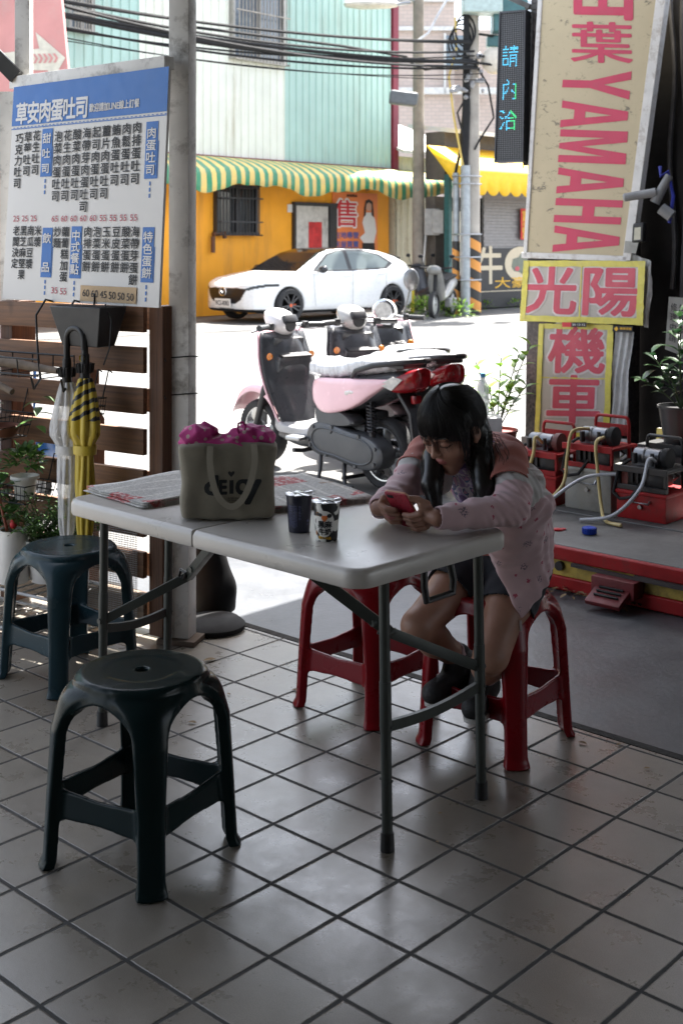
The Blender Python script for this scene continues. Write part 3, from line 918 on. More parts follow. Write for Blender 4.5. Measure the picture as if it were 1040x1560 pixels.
m4 = MB(); b.disc(m4, cx - 14, 50, 9, 6, .015)
for nm, mm, mt in (('lettering', m, CREAM), ('lettering', m2, M('sign_gold', (.75, .42, .02), .45, var=.05)), ('cow_head_logo', m3, M('logo_grey', (.16, .18, .14), .5)), ('cow_tongue', m4, M('logo_pink', (.5, .08, .10), .5))):
    kids(sp, mm.build(nm, mt, None, None))
# red banner with gold characters on the shutter
su = st(787); su2 = st(801)
b = Board(sh_at(su, sz(318, su), .12), sh_at(su2, sz(318, su), .12), sh_at(su2, sz(365, su), .12), sh_at(su, sz(365, su), .12), 14, 47)
rb = empty('red_banner', b.at(7, 23), label='red vertical banner with gold characters hanging on the grey shutter', cat='banner')
m = MB(); b.column(m, '營業中歡迎', 4.5, 3, 6, 8.5, 9, .02, .006); b.column(m, '光臨請進', 10, 3, 6, 9.5, 9, .02, .006)
kids(rb, b.slab('cloth', M('banner_red', (.6, .03, .03), .6), None, .015), m.build('lettering', M('sign_gold'), None, None))
b = Board(sh_at(4.2, 2.95, 1.225), sh_at(6.2, 2.95, 1.225), sh_at(6.2, 2.8, 1.225), sh_at(4.2, 2.8, 1.225), 60, 10)
m = MB(); b.text(m, '電話 2235-4763', 2, 1, 58, 9, .01, .004); kids(sp, m.build('lettering', M('print_white'), None, None))

# ================================================================ beige tiled building far behind
BEI = M('beige_tile_wall', (.56, .47, .41), .6, var=.05, vs=3)
t = NT('beige_small_tiles'); br = t.n('ShaderNodeTexBrick'); br.inputs['Scale'].default_value = 1; br.inputs['Brick Width'].default_value = .3; br.inputs['Row Height'].default_value = .14; br.inputs['Mortar Size'].default_value = .012
br.inputs['Color1'].default_value = (.56, .46, .41, 1); br.inputs['Color2'].default_value = (.50, .41, .36, 1); br.inputs['Mortar'].default_value = (.42, .36, .33, 1)
t.l(t.map((1, 1, 1), (R(90), 0, 0)), br.inputs['Vector']); t.set(col=br.outputs[0], rough=.6); BTILE = t.m
bb = empty('beige_building', P(670, 375, 46) * 1, label='beige tiled apartment building behind the shed roofs', cat='building')
bb.location.z = 0
def bbox(u0, u1, v0, v1, Y, depth, name, mat, dx=0):
    a = P(u0, v0, Y); b_ = P(u1, v1, Y)
    m = MB(); m.box((0, 0, 0), (b_.x - a.x, depth, a.z - b_.z)); o = m.build(name, mat, None); o.location = ((a.x + b_.x) / 2, Y + depth / 2, (a.z + b_.z) / 2); kids(bb, o); return o
bbox(560, 692, -60, 480, 46, 6, 'tower_wall', BTILE)
bbox(692, 762, 45, 480, 46.5, 6, 'wing_wall', BTILE)
bbox(590, 764, 133, 143, 45.7, .3, 'white_band', M('band_white', (.62, .62, .6), .5))
bbox(590, 694, -3, 2, 45.8, .3, 'white_band', M('band_white'))
bbox(590, 694, 40, 46, 45.8, .3, 'white_band', M('band_white'))
w = bbox(678, 716, 54, 100, 45.85, .2, 'window', mk_glass('far_window_glass', (.25, .34, .42), .1, .4))
for uu in (676, 716): bbox(uu, uu + 3, 50, 143, 45.7, .4, 'window_frame', M('band_white'))
for v in range(58, 98, 7): bbox(679, 716, v, v + 1.5, 45.8, .06, 'window_louvre', M('louvre_grey', (.2, .23, .26), .5))
bc = MB(); a = P(800, 40, 60); b_ = P(850, 40, 60); bc.box((0, 0, 0), (4, 5, 16)); o = bc.build('pale_building', M('pale_blue_wall', (.50, .55, .60), .6, var=.05)); o.location = (a.x + 1.5, 62, 5.4)
tag(o, 'pale bluish building far away seen between the LED sign and pillar', 'building')
# ================================================================ pink mural board, far left
def pk():
    Y = 19.0
    b = Board(P(-70, -40, Y), P(90, -40, Y), P(108, 150, Y), P(-70, 158, Y), 170, 190)
    root = empty('pink_signboard', b.at(85, 95), label='pink painted signboard with a white arrow and chevrons, far left', cat='signboard')
    m = MB(); b.poly(m, [(28, 118), (75, 118), (130, 113), (126, 88), (168, 128), (146, 162), (140, 146), (28, 142)], .01)
    m2 = MB()
    for k in range(6):
        x = 112 + k * 7.5; b.poly(m2, [(x, 121), (x + 4, 121), (x + 8, 128), (x + 4, 135), (x, 135), (x + 4, 128)], .02)
    kids(root, b.slab('panel', M('faded_pink', (.60, .27, .25), .6, var=.12, vs=1.5, dirt=.4, dcol=(.5, .38, .34), ds=2), None, .15),
         m.build('arrow', M('faded_cream', (.62, .58, .48), .6), None, None), m2.build('chevrons', M('faded_pink'), None, None))
    p = MB(); c = P(-65, 150, Y); p.cyl((c.x, c.y + .2, 0), (c.x, c.y + .2, 7.9), .09); p.beam(P(-66, 30, Y) + Vector((0, .2, 0)), P(95, 30, Y) + Vector((0, .2, 0)), .06, .1)
    kids(root, p.build('support_pole', STEEL, None))
pk()

# ================================================================ poles, wires, LED sign
WOODP = M('weathered_pole', (.24, .21, .17), .8, var=.25, vs=4)
CONP = M('pole_concrete', (.36, .33, .29), .8, var=.15, vs=3, dirt=.3, ds=2)
gp = G(637, 472); gp.z = 0
o = empty('thin_pole', gp, label='thin weathered pole with a meter box and lamp arm behind the white car', cat='pole')
m = MB(); m.cyl((0, 0, 0), (0, 0, 9), .15, .12, 14); m.build('shaft', WOODP, o)
m = MB(); m.box((.3, -.2, 2.05), (.36, .22, .62)); m.box((.43, -.33, 2.05), (.26, .06, .55)); m.build('meter_box', M('meter_grey', (.30, .29, .27), .5, dirt=.3), o, bevel=.02)
m = MB(); m.tube([(0, 0, 7.2), (-.3, -.15, 7.25), (-.6, -.2, 7.16)], .04); m.tube([(0, 0, .1), (.1, -.12, .9), (.16, -.15, 1.75)], .03); m.build('conduit', STEEL, o)
lp = empty('street_lamp', gp + Vector((-.9, -.25, 7.0)), label='cream street lamp head hanging into the top of the view', cat='street lamp')
m = MB(); m.loft([[Vector((x, w * math.cos(a), .1 + h * math.sin(a))) for a in [2 * math.pi * k / 16 for k in range(16)]] for x, w, h in ((-.85, .02, .02), (-.8, .14, .07), (-.4, .22, .12), (.2, .16, .1), (.4, .06, .06))])
m.build('lamp_head', M('lamp_cream', (.62, .58, .5), .5), lp); m = MB(); m.tube([(.38, 0, .1), (.7, .1, .16)], .04); m.build('arm', STEEL, lp)

up = G(707, 478); up.z = 0
o = empty('utility_pole', up, label='concrete utility pole with black and orange warning stripes, conduits and transformers', cat='utility pole')
m = MB(); m.cyl((.16, 0, 0), (.16, 0, 8.5), .19, .15, 18); m.build('shaft', CONP, o)
t = NT('warning_stripes'); x, y, z = t.sep(); f = t.math('FRACT', t.math('ADD', t.math('MULTIPLY', z, 2.3), t.math('MULTIPLY', x, 1.2)))
t.set(col=t.mix(t.math('LESS_THAN', f, .5), (.62, .26, .05), (.03, .028, .026)), rough=.6)
m = MB(); m.lathe([(.205, .0), (.203, 1.75), (.19, 1.75)], (.16, 0, 0), seg=18); m.cyl((-.19, -.05, 0), (-.19, -.05, 1.6), .085, .085, 12); m.build('warning_wrap', t.m, o)
m = MB(); m.cyl((0, -.22, 0), (0, -.22, 3.25), .105, seg=14); m.cyl((-.19, -.06, 1.6), (-.19, -.06, 3.1), .075, seg=12); m.build('conduit', M('conduit_grey', (.33, .36, .38), .45, .3, .15), o)
m = MB()
for z in (.75, 1.25, 1.75, 2.85, 3.02): m.tube([(-.28, -.1, z), (-.12, -.34, z), (.1, -.34, z), (.36, -.1, z)], .018, 6)
m.build('strap', STEEL, o)
m = MB()
for k in range(3): m.tube([(.0 + k * .03 - .05, -.2, 3.2), (-.02 + k * .04, -.2, 4.4), (.0 + .02 * k, -.22, 6.2), (.0 - .02 * k, -.2, 8.2)], .05, 8)
m.tube([(-.2, -.06, 3.1), (-.1, -.1, 3.6), (-.02, -.2, 4.6)], .035, 8); m.build('service_cable', DBLACK, o)
m = MB(); m.tube([(-.05, -.25, 3.2), (-.25, -.2, 4.3), (-.36, -.2, 5.2), (-.2, -.22, 5.8), (-.22, -.2, 6.5)], .025, 6); m.build('yellow_cable', M('cable_yellow', (.62, .45, .12), .5), o)
m = MB()
for k in range(4):
    c = Vector((-.15 + .05 * k, -.2, 5.9 + .1 * k)); m.tube([c + Vector((.22 * math.cos(a), .05 * math.sin(3 * a), .34 * math.sin(a))) for a in [2 * math.pi * q / 22 for q in range(22)]], .022, 6, closed=True)
m.tube([(.2, -.2, 5.5), (.5, -.2, 5.0), (.62, -.2, 4.3), (.3, -.2, 3.8), (.2, -.2, 3.6)], .025, 6)
m.tube([(.1, -.25, 4.9), (-.18, -.25, 4.4), (-.05, -.25, 3.9)], .025, 6)
m.build('coiled_cable', DBLACK, o)
m = MB(); m.box((.35, -.25, 6.95), (.85, .6, .8)); m.build('transformer', M('box_mint', (.42, .52, .50), .45), o, bevel=.03)
m = MB(); m.box((.98, .0, 6.75), (.75, .6, 1.15)); m.box((.75, .1, 6.0), (.5, .3, .25)); q = m.build('transformer', M('box_teal', (.045, .13, .14), .45), o, bevel=.03)
m = MB(); m.ball((.62, -.2, 5.55), (.28, .16, .3)); m.build('splice_case', M('splice_cream', (.58, .53, .45), .5), o)
rr = random.Random(4)
for k in range(26):
    m = MB(); c = Vector((rr.uniform(-.3, .95), -.25 + rr.uniform(-.1, .1), rr.uniform(4.7, 5.7))); m.ball(c, (rr.uniform(.03, .09), .05, rr.uniform(.04, .1)), 8, 6)
    m.build('insulator', M('insulator_grey', (.30, .30, .31), .4, .2, .3), o)
m = MB(); m.box((-1.35, -.2, 4.72), (.62, .3, .3), ry=.12); m.build('junction_box', M('junction_grey', (.12, .13, .14), .5), o, bevel=.05)
# overhead wires, each a sagging line from the left frame edge to the pole
WIRE = DBLACK
wires = [((-60, -26), (716, 65), .030), ((-60, -32), (716, 62), .022), ((40, -6), (722, 78), .028), ((-60, -15), (725, 92), .045), ((-60, -10), (728, 96), .038), ((100, 10), (724, 101), .03),
         ((-60, 8), (730, 104), .024), ((-60, 22), (735, 112), .012), ((-60, 34), (740, 122), .010), ((560, 72), (676, 122), .03), ((-60, 16), (722, 85), .02)]
for i, (a, b_, r) in enumerate(wires):
    A = P(a[0], a[1], 20.5); B = P(b_[0], b_[1], 26.75)
    if i == 9: A = P(300, 52, 23)
    pts = []
    for k in range(25):
        f = k / 24; p = A.lerp(B, f); p.z -= (.22 + .05 * (i % 4)) * 4 * f * (1 - f); pts.append(p)
    if i == 9: pts = [P(300, 42, 23), P(520, 70, 25), P(618, 86, 26), P(628, 97, 26.2), P(648, 106, 26.3), P(676, 101, 26.5)]
    m = MB(); m.tube(pts, r, 6); q = m.build('overhead_wire', WIRE)
    tag(q, 'black overhead wire drooping from the mint wall to a junction box' if i == 9 else 'black overhead wire strung to the utility pole', 'wire', 'overhead wires')
for i, (a, b_, Y) in enumerate((((800, 62), (1000, 92), 28), ((800, 95), (1000, 122), 28), ((800, 106), (1000, 142), 27))):
    m = MB(); m.tube([P(a[0] - 70, a[1] - 10, 26.7), P(a[0], a[1], Y), P(b_[0], b_[1], Y)], .03, 6); tag(m.build('overhead_wire', WIRE), 'black overhead wire strung to the utility pole', 'wire', 'overhead wires')
m = MB(); m.tube([P(686, -10, 29), P(668, 20, 28.6), P(652, 50, 28.3), P(636, 62, 28)], .03, 6); tag(m.build('overhead_wire', STEEL), 'grey guy wire slanting down to the thin pole', 'wire')

# parked motorbikes, bollard, rubbish and weeds by the pole
def bike(loc, rz, body, label):
    o = empty('parked_motorbike', loc, rz, label, 'motorbike', 'motorbikes behind the car')
    for x in (-.62, .62):
        w = MB(); w.lathe([(.22, -.05), (.27, -.045), (.285, 0), (.27, .045), (.22, .05)], (x, 0, .285), 'y', 20, True); wo = w.build('wheel', RUBBER, o)
        r = MB(); r.lathe([(.03, -.04), (.21, -.02), (.21, .02), (.03, .04)], (x, 0, .285), 'y', 16); r.build('rim', ALU, wo)
    m = MB(); m.loft([[Vector((x, w * math.cos(a), z + h * math.sin(a))) for a in [2 * math.pi * k / 12 for k in range(12)]] for x, w, z, h in ((-.85, .03, .78, .05), (-.6, .14, .72, .13), (-.2, .17, .62, .2), (.1, .15, .45, .1), (.35, .16, .42, .09), (.46, .18, .7, .24), (.52, .14, .98, .06))]); m.build('body', body, o)
    m = MB(); m.loft([[Vector((x, w * math.cos(a), z + h * math.sin(a))) for a in [2 * math.pi * k / 12 for k in range(12)]] for x, w, z, h in ((-.75, .1, .86, .03), (-.5, .14, .86, .06), (-.1, .15, .82, .06), (.08, .08, .76, .05))]); m.build('seat', DBLACK, o)
    m = MB(); m.tube([(.45, -.34, 1.05), (.52, -.1, 1.02), (.52, .1, 1.02), (.45, .34, 1.05)], .02, 8); m.tube([(.50, 0, 1.0), (.62, 0, .3)], .04, 8); m.build('handlebar', DBLACK, o)
    m = MB(); m.ball((.62, 0, 1.0), (.1, .16, .1), 12, 8); m.build('headset', body, o)
    for s in (-1, 1):
        m = MB(); m.tube([(.47, s * .25, 1.04), (.46, s * .32, 1.25)], .008, 6); m.ball((.46, s * .34, 1.28), (.02, .06, .04), 10, 6); m.build('mirror', DBLACK, o)
    m = MB(); m.box((-.25, .1, .3), (.5, .14, .2)); m.build('engine', GREYP, o, bevel=.03)
    return o
q = G(676, 484); bike((q.x, q.y + .3, 0), R(248), M('bike_silver', (.22, .22, .21), .35, .3), 'silver motorbike parked beside the striped utility pole')
q = G(662, 478); bike((q.x, q.y + .9, 0), R(120), M('bike_black', (.05, .05, .055), .35), 'dark motorbike parked farther back, behind the silver one')
m = MB(); q = G(628, 476); m.tube([q, q + Vector((0, 0, .55)), q + Vector((-.1, 0, .72)), q + Vector((-.3, 0, .72)), q + Vector((-.38, 0, .6)), q + Vector((-.38, 0, .5))], .045, 10)
tag(m.build('yellow_bollard', M('bollard_yellow', (.62, .50, .04), .5)), 'bent yellow steel hoop bollard at the tail of the white car', 'bollard')

LEAF_B = mk_leaf('leaf_bright', (.10, .22, .02), (.26, .40, .05)); LEAF_M = mk_leaf('leaf_mid', (.035, .10, .02), (.10, .20, .04)); LEAF_D = mk_leaf('leaf_dark', (.010, .035, .012), (.035, .08, .025), .3)
def leaf(m, p, d, L, w, droop=.3, n=Vector((0, 0, 1))):
    d = d.normalized(); s = d.cross(n)
    if s.length < 1e-3: s = d.orthogonal()
    s.normalize(); nn = s.cross(d).normalized()
    V = []; prof = [(0, .02), (.25, .8), (.5, 1), (.75, .7), (1, .02)]
    for f, k in prof:
        c = p + d * (L * f) - Vector((0, 0, 1)) * (droop * L * f * f)
        V += [c + s * (w * k / 2) + nn * (.12 * w * k), c, c - s * (w * k / 2) + nn * (.12 * w * k)]
    F = []
    for i in range(4):
        for j in range(2): F.append([i * 3 + j, i * 3 + j + 1, (i + 1) * 3 + j + 1, (i + 1) * 3 + j])
    m._add(V, F)
def bush(m, c, r, n, L, w, seed, up=.3, shell=.5, droop=.3):
    rr = random.Random(seed); c = Vector(c)
    for _ in range(n):
        a = rr.uniform(0, 6.283); z = rr.uniform(-.35, 1); q = math.sqrt(max(0, 1 - z * z))
        dr = Vector((math.cos(a) * q, math.sin(a) * q, z)); k = shell + (1 - shell) * rr.random()
        p = c + Vector((dr.x * r[0], dr.y * r[1], dr.z * r[2])) * k
        d = dr + Vector((rr.uniform(-.6, .6), rr.uniform(-.6, .6), up + rr.uniform(-.4, .4)))
        leaf(m, p, d, L * rr.uniform(.6, 1.2), w * rr.uniform(.7, 1.2), droop)
def sprig(m, ms, base, tip, n, L, w, seed, r=.004):
    rr = random.Random(seed); base = Vector(base); tip = Vector(tip)
    pts = [base.lerp(tip, f / 6) + Vector((0, 0, .06 * (tip - base).length * math.sin(f / 6 * 3.14))) for f in range(7)]
    ms.tube(pts, r, 5)
    for k in range(n):
        f = .3 + .7 * k / max(1, n - 1); i = min(5, int(f * 6)); p = pts[i].lerp(pts[i + 1], f * 6 - i) if i < 6 else pts[-1]
        a = k * 2.4; d = Vector((math.cos(a), math.sin(a), .35)) + (tip - base).normalized() * .5
        leaf(m, p, d, L * rr.uniform(.7, 1.15), w, .35)
for (u, v, rx, n, sd) in ((664, 480, .55, 220, 1), (640, 478, .35, 120, 2), (700, 482, .3, 90, 5)):
    q = G(u, v); m = MB(); bush(m, (q.x, q.y - .1, .08), (rx, .3, .28), n, .16, .05, sd)
    tag(m.build('weed_clump', LEAF_B), 'clump of light green weeds at the foot of the silver motorbike', 'weeds', 'weeds along the road edge')
for (u, v, rx, n, sd) in ((735, 470, .25, 50, 8), (790, 468, .5, 60, 9)):
    q = G(u, v); m = MB(); bush(m, (q.x, q.y - .1, .05), (rx, .15, .18), n, .14, .04, sd)
    tag(m.build('weed_clump', LEAF_B), 'small tuft of weeds growing along the black sign wall', 'weeds', 'weeds along the road edge')
# hanging shop sign far right of LED
b = Board(P(806, 155, 26), P(822, 150, 26), P(822, 224, 26), P(804, 226, 26), 18, 74)
o = empty('hanging_shop_sign', b.at(9, 37), label='small black hanging shop sign with yellow strokes beyond the LED sign', cat='sign')
m = MB(); b.char(m, '大', 14, 22, 18, 24, .03, .01); b.char(m, '豪', 14, 56, 18, 24, .03, .01)
kids(o, b.slab('panel', M('sign_black'), None, .2), m.build('lettering', M('sign_gold'), None, None))
m = MB(); m.tube([P(803, 158, 26.1), P(830, 152, 26.1)], .05, 6); kids(o, m.build('bracket', STEEL, None))

# ================================================================ granite pillar with the workshop's signs
PL = FL(-2.36, 4.80); 
def pil(x, y, z): return FL(-2.36 + x, 4.80 + y, z)
o = empty('granite_pillar', PL, label='dark granite pillar carrying the red lettered signs', cat='pillar')
m = MB(); m.loft([[pil(0, 0, 0), pil(.80, 0, 0), pil(.80, .22, 0), pil(0, .22, 0)], [pil(.06, 0, 3.6), pil(.84, 0, 3.6), pil(.84, .22, 3.6), pil(.06, .22, 3.6)]])
q = m.build('shaft', GRANITE, None, bevel=.01); kids(o, q)
m = MB(); m.loft([[pil(-.02, -.02, 0), pil(.82, -.02, 0), pil(.82, .24, 0), pil(-.02, .24, 0)], [pil(-.02, -.02, .12), pil(.82, -.02, .12), pil(.82, .24, .12), pil(-.02, .24, .12)]])
kids(o, m.build('plinth', M('plinth_stone', (.12, .115, .11), .6, dirt=.5), None, bevel=.01))
# loose white plastic sheeting taped to the face
def face(u, v):
    "point on the pillar's front face plane"
    x0, y0 = PL.x, PL.y; k = (u - 520) / FPX
    # solve x0+I.x*s = k*(y0+I.y*s)
    s = (k * y0 - x0) / (I2.x - k * I2.y)
    p = Vector((x0 + I2.x * s, y0 + I2.y * s, 0)); p.z = CAM_H - (v - 375) * p.y / FPX
    return p
TAN = mk_sign('sign_tan', (.50, .415, .265), scr=.7)
TAN2 = mk_sign('sign_tan_clean', (.47, .43, .375), scr=.25)
SRED = M('letter_red', (.50, .035, .085), .5, var=.07, vs=6, dirt=.3, dcol=(.25, .08, .09), ds=8)
SRED2 = M('letter_red_faded', (.53, .065, .10), .5, var=.12, vs=6, dirt=.25, dcol=(.5, .2, .2), ds=6)
WSH = mk_fabric('white_tarp', (.55, .55, .54), weave=30, bump=.5, sheen=0)
FN = -J2 
def fboard(tl, tr, br, bl, W, H, off):
    return Board(*[face(*p) + FN * off for p in (tl, tr, br, bl)], W, H)
# big upper sign (drawing coords = photo pixels from its top-left corner, extended upward)
b = fboard((836, -150), (1034, -150), (962, 397), (805, 391), 172, 545, .06)
def UL(u, v):
    # photo pixel -> drawing coords on the upright sheared sign
    t = (v + 150) ; l = 836 + (805 - 836) * t / 542; r = 1034 + (962 - 1034) * t / 545
    return (u - l) / (r - l) * 172, t * 545 / 543
o = empty('motorcycle_sign', b.at(86, 540), label='tall weathered tan signboard with red YAMAHA lettering on the pillar', cat='signboard')
sheet = b.slab('sheet', TAN, None, .05)
fr = MB(); 
x0, y0 = 0, 0
for (xa, ya, xb, yb) in ((-.5, 0, 6, 545), (165, 0, 178, 545), (-4, 538, 172, 547)):
    q4 = [(xa, ya), (xb, ya), (xb, yb), (xa, yb)]
    fr.loft([[b.at(x, y, -.052) for x, y in q4], [b.at(x, y, .012) for x, y in q4]])
kids(o, sheet, fr.build('white_edging', M('edge_white', (.62, .60, .57), .5, var=.08, dirt=.7, dcol=(.22, .16, .11), ds=14), None, bevel=.004))
m = MB()
def put(ch, u0, v0, u1, v1, bold, rot=0):
    a = UL(u0, v0); c = UL(u1, v1)
    mid0 = UL(u0, v1)
    V, F = text_poly(ch)
    xs = [p[0] for p in V]; ys = [p[1] for p in V]; A, B_, C, D = min(xs), max(xs), min(ys), max(ys)
    out = []
    for x, y in V:
        p, q_ = (x - A) / (B_ - A), (D - y) / (D - C)
        if rot: p, q_ = 1 - q_, p
        out.append(UL(u0 + p * (u1 - u0), v0 + q_ * (v1 - v0)))
    for i, (dx, dy) in enumerate(embolden(bold)): m._add([b.at(x + dx * bold * 90, y + dy * bold * (v1 - v0), .0025 + .00012 * i) for x, y in out], F)
put('山', 886, -64, 971, 27, .03)
put('葉', 880, 33, 972, 93, .016)
# condensed heavy capitals turned a quarter clockwise, drawn as strokes
def gl(ch, u0, v0, u1, v1, sh):
    "glyph polygons in (along text 0..1, from baseline 0..1)"
    G_ = {'Y': [[(0, 1), (.30, 1), (.5, .62), (.70, 1), (1, 1), (.635, .42), (.635, 0), (.365, 0), (.365, .42)]],
          'A': [[(0, 0), (.27, 0), (.33, .2), (.5, .2), (.5, .37), (.385, .37), (.5, .76), (.5, 1), (.34, 1)], [(1, 0), (.73, 0), (.67, .2), (.5, .2), (.5, .37), (.615, .37), (.5, .76), (.5, 1), (.66, 1)]],
          'M': [[(0, 0), (.22, 0), (.22, .68), (.42, 0), (.5, 0), (.5, .34), (.33, 1), (0, 1)], [(1, 0), (.78, 0), (.78, .68), (.58, 0), (.5, 0), (.5, .34), (.67, 1), (1, 1)]],
          'H': [[(0, 0), (.30, 0), (.30, .42), (.70, .42), (.70, 0), (1, 0), (1, 1), (.70, 1), (.70, .60), (.30, .60), (.30, 1), (0, 1)]]}[ch]
    for poly in G_:
        out = []
        for p, q_ in poly:
            v = v0 + p * (v1 - v0); u = u0 + q_ * (u1 - u0) + sh * (p - .5)
            w = UL(u, v); out.append(b.at(w[0], w[1], .0025))
        m._add(out, [list(range(len(out)))])
us = [('Y', 866, 105, 969, 148), ('A', 864, 152, 965, 193), ('M', 861, 196, 963, 246), ('A', 858, 254, 958, 294), ('H', 854, 301, 955, 338), ('A', 852, 343, 951, 384)]
for ch, u0, v0, u1, v1 in us: gl(ch, u0, v0, u1, v1, -4)
kids(o, m.build('lettering', SRED, None, None))
# 光陽 panel with yellow tape edging
TAPE = M('yellow_tape', (.62, .54, .09), .4, var=.12, vs=14, dirt=.3, dcol=(.5, .45, .3), ds=12, bump=.5, bs=30)
def taped(name, label, c4, chars, W, H, off, halves, tape_w, ink, faint=True):
    b = fboard(*c4, W, H, off)
    o = empty(name, b.at(W / 2, H), label=label, cat='sign panel')
    m = MB()
    for (ch, cx, cy, w, h) in chars: b.char(m, ch, cx, cy, w, h, .024, .0042)
    mw = MB()
    for (ch, cx, cy, w, h) in chars: b.char(mw, ch, cx, cy, w * 1.03, h * 1.03, .050, .0022)
    rr = random.Random(W); tp = MB()
    def strip(p, q_, w, lift, z=.003):
        n = 14
        up = []; lo = []
        for k in range(n + 1):
            f = k / n; x = p[0] + (q_[0] - p[0]) * f; y = p[1] + (q_[1] - p[1]) * f
            j = rr.uniform(-.7, .7); jj = rr.uniform(-.6, .6)
            if abs(q_[0] - p[0]) > abs(q_[1] - p[1]): up.append((x, y - w / 2 + j)); lo.append((x, y + w / 2 + jj))
            else: up.append((x + w / 2 + j, y)); lo.append((x - w / 2 + jj, y))
        L = [rr.uniform(0, z) for _ in up]
        tp._add([b.at(*p_, lift + l) for p_, l in zip(up, L)] + [b.at(*p_, lift + l * .5) for p_, l in zip(lo, L)], [[i, i + 1, n + 2 + i, n + 1 + i] for i in range(n)])
    tw = tape_w
    strip((-tw * .5, 0), (W + tw * .5, 0), tw, .004); strip((-tw * .5, H), (W + tw * .5, H - 2), tw * 1.05, .0055)
    strip((0, -tw * .4), (0, H + tw * .4), tw * .95, .0075); strip((W, -tw * .4), (W, H + tw * .4), tw * 1.1, .009)
    for (xa, ya, xb, yb) in halves: strip((xa, ya), (xb, yb), tw * .22, .0062, .001)
    kids(o, b.slab('sheet', TAN2, None, .03), mw.build('letter_outline', M('faded_outline', (.60, .55, .53), .55), None, None), m.build('lettering', ink, None, None))
    t_ = tp.build('tape', TAPE, None, None); kids(o, t_)
    return b, o
taped('brand_panel', 'tan panel with two red characters side by side framed in yellow tape', ((811, 401), (986, 402), (983, 491), (805, 484)),
      [('光', 41, 42, 82, 78), ('陽', 128, 42, 88, 78)], 172, 86, .075, [(86, 2, 86, 84)], 9, SRED2)
taped('motorbike_panel', 'tall tan panel with two stacked red characters framed in yellow tape', ((831, 496), (936, 498), (929, 664), (824, 662)),
      [('機', 55, 36, 88, 78), ('車', 53, 113, 86, 78)], 104, 168, .05, [(3, 79, 101, 79)], 8, SRED2)
# labels stuck above the lower panel, white sheet beside it
b = fboard((868, 490), (905, 490), (905, 497), (868, 497), 37, 7, .105); o = empty('sticker', b.at(18, 4), label='small red and black sticker above the lower taped panel', cat='sticker')
m = MB(); b.rect(m, 0, 0, 14, 7, .001); m2 = MB(); b.rect(m2, 14, 0, 37, 7, .001); m3 = MB(); b.text(m3, '35·12·12', 16, 2, 35, 5, .02, .003)
kids(o, m.build('red_half', M('print_red'), None, None), m2.build('black_half', INK, None, None), m3.build('lettering', M('print_white'), None, None))
b = fboard((944, 495), (974, 496), (973, 506), (943, 504), 30, 10, .095); o = empty('sticker', b.at(15, 5), label='black and yellow sticker below the two-character panel', cat='sticker')
m = MB(); b.rect(m, 0, 0, 30, 10, .001); m3 = MB(); b.poly(m3, [(2, 5), (6, 1), (9, 5), (6, 9)], .003); b.text(m3, '機車保養', 11, 2, 29, 6, .02, .003)
kids(o, m.build('black_ground', INK, None, None), m3.build('yellow_print', M('sign_gold'), None, None))
def tarp(name, c4, off, label, seed):
    b = fboard(*c4, 1, 1, off); m = MB(); n = 16; V = []
    for i in range(n + 1):
        for j in range(n + 1):
            a, c = j / n, i / n
            V.append(b.at(a + .04 * math.sin(c * 9 + seed), c, .012 * (1 + math.sin(a * 17 + c * 5 + seed)) + .008 * mnoise.noise(Vector((a * 6, c * 9, seed))) + .012))
    m._add(V, [[i * (n + 1) + j, i * (n + 1) + j + 1, (i + 1) * (n + 1) + j + 1, (i + 1) * (n + 1) + j] for i in range(n) for j in range(n)])
    q = m.build(name, WSH, None, 180); tag(q, label, 'plastic sheet'); return q
tarp('plastic_sheet', ((942, 505), (968, 505), (958, 660), (932, 658)), .02, 'creased white plastic sheet hanging right of the stacked characters', 1)
tarp('plastic_sheet', ((962, 385), (998, 398), (992, 500), (976, 492)), .02, 'crumpled white plastic at the right edge of the two-character panel', 4)
tarp('plastic_sheet', ((826, 665), (958, 668), (952, 700), (822, 692)), .012, 'dirty white plastic below the stacked-character panel', 7)
# clip lamp and inspection devices on the right edge of the pillar
o = empty('security_camera', face(1010, 300) + FN * .12, label='grey cylindrical camera on a bracket at the right edge of the tan sign', cat='camera')
m = MB(); a, c = face(977, 303) + FN * .25, face(1015, 294) + FN * .15; m.tube([a, a.lerp(c, .05), c], [.018, .028, .03], 14); q = m.build('body', M('camera_grey', (.28, .28, .28), .4), None); kids(o, q)
m = MB(); m.tube([face(1012, 310) + FN * .14, face(1030, 268) + FN * .1], [.035, .028], 10); m.tube([face(1022, 318) + FN * .14, face(1036, 330) + FN * .12], .04, 10); kids(o, m.build('bracket', GREYP, None))
m = MB(); m.tube([face(1016, 255) + FN * .1, face(1020, 270) + FN * .13, face(1028, 262) + FN * .1, face(1036, 300) + FN * .1, face(1030, 340) + FN * .1], .012, 6); kids(o, m.build('blue_cable', M('cable_blue', (.02, .03, .25), .5), None))
b = fboard((981, 341), (998, 339), (997, 369), (979, 370), 18, 30, .16); o = empty('clip_lamp', b.at(9, 15), label='small black rectangular work lamp clipped to the sign edge', cat='lamp')
q = b.slab('housing', BLACK, None, .05, bevel=.01); m = MB(); b.rect(m, 4, 7, 14, 26, .003); kids(o, q, m.build('lens', M('lamp_lens', (.55, .52, .4), .3), None, None))
m = MB(); 
b = fboard((962, 367), (982, 369), (978, 386), (960, 385), 20, 18, .09); q = b.slab('torn_label', PAPER, None, .003); tag(q, 'torn paper label at the bottom right of the tan sign', 'label')

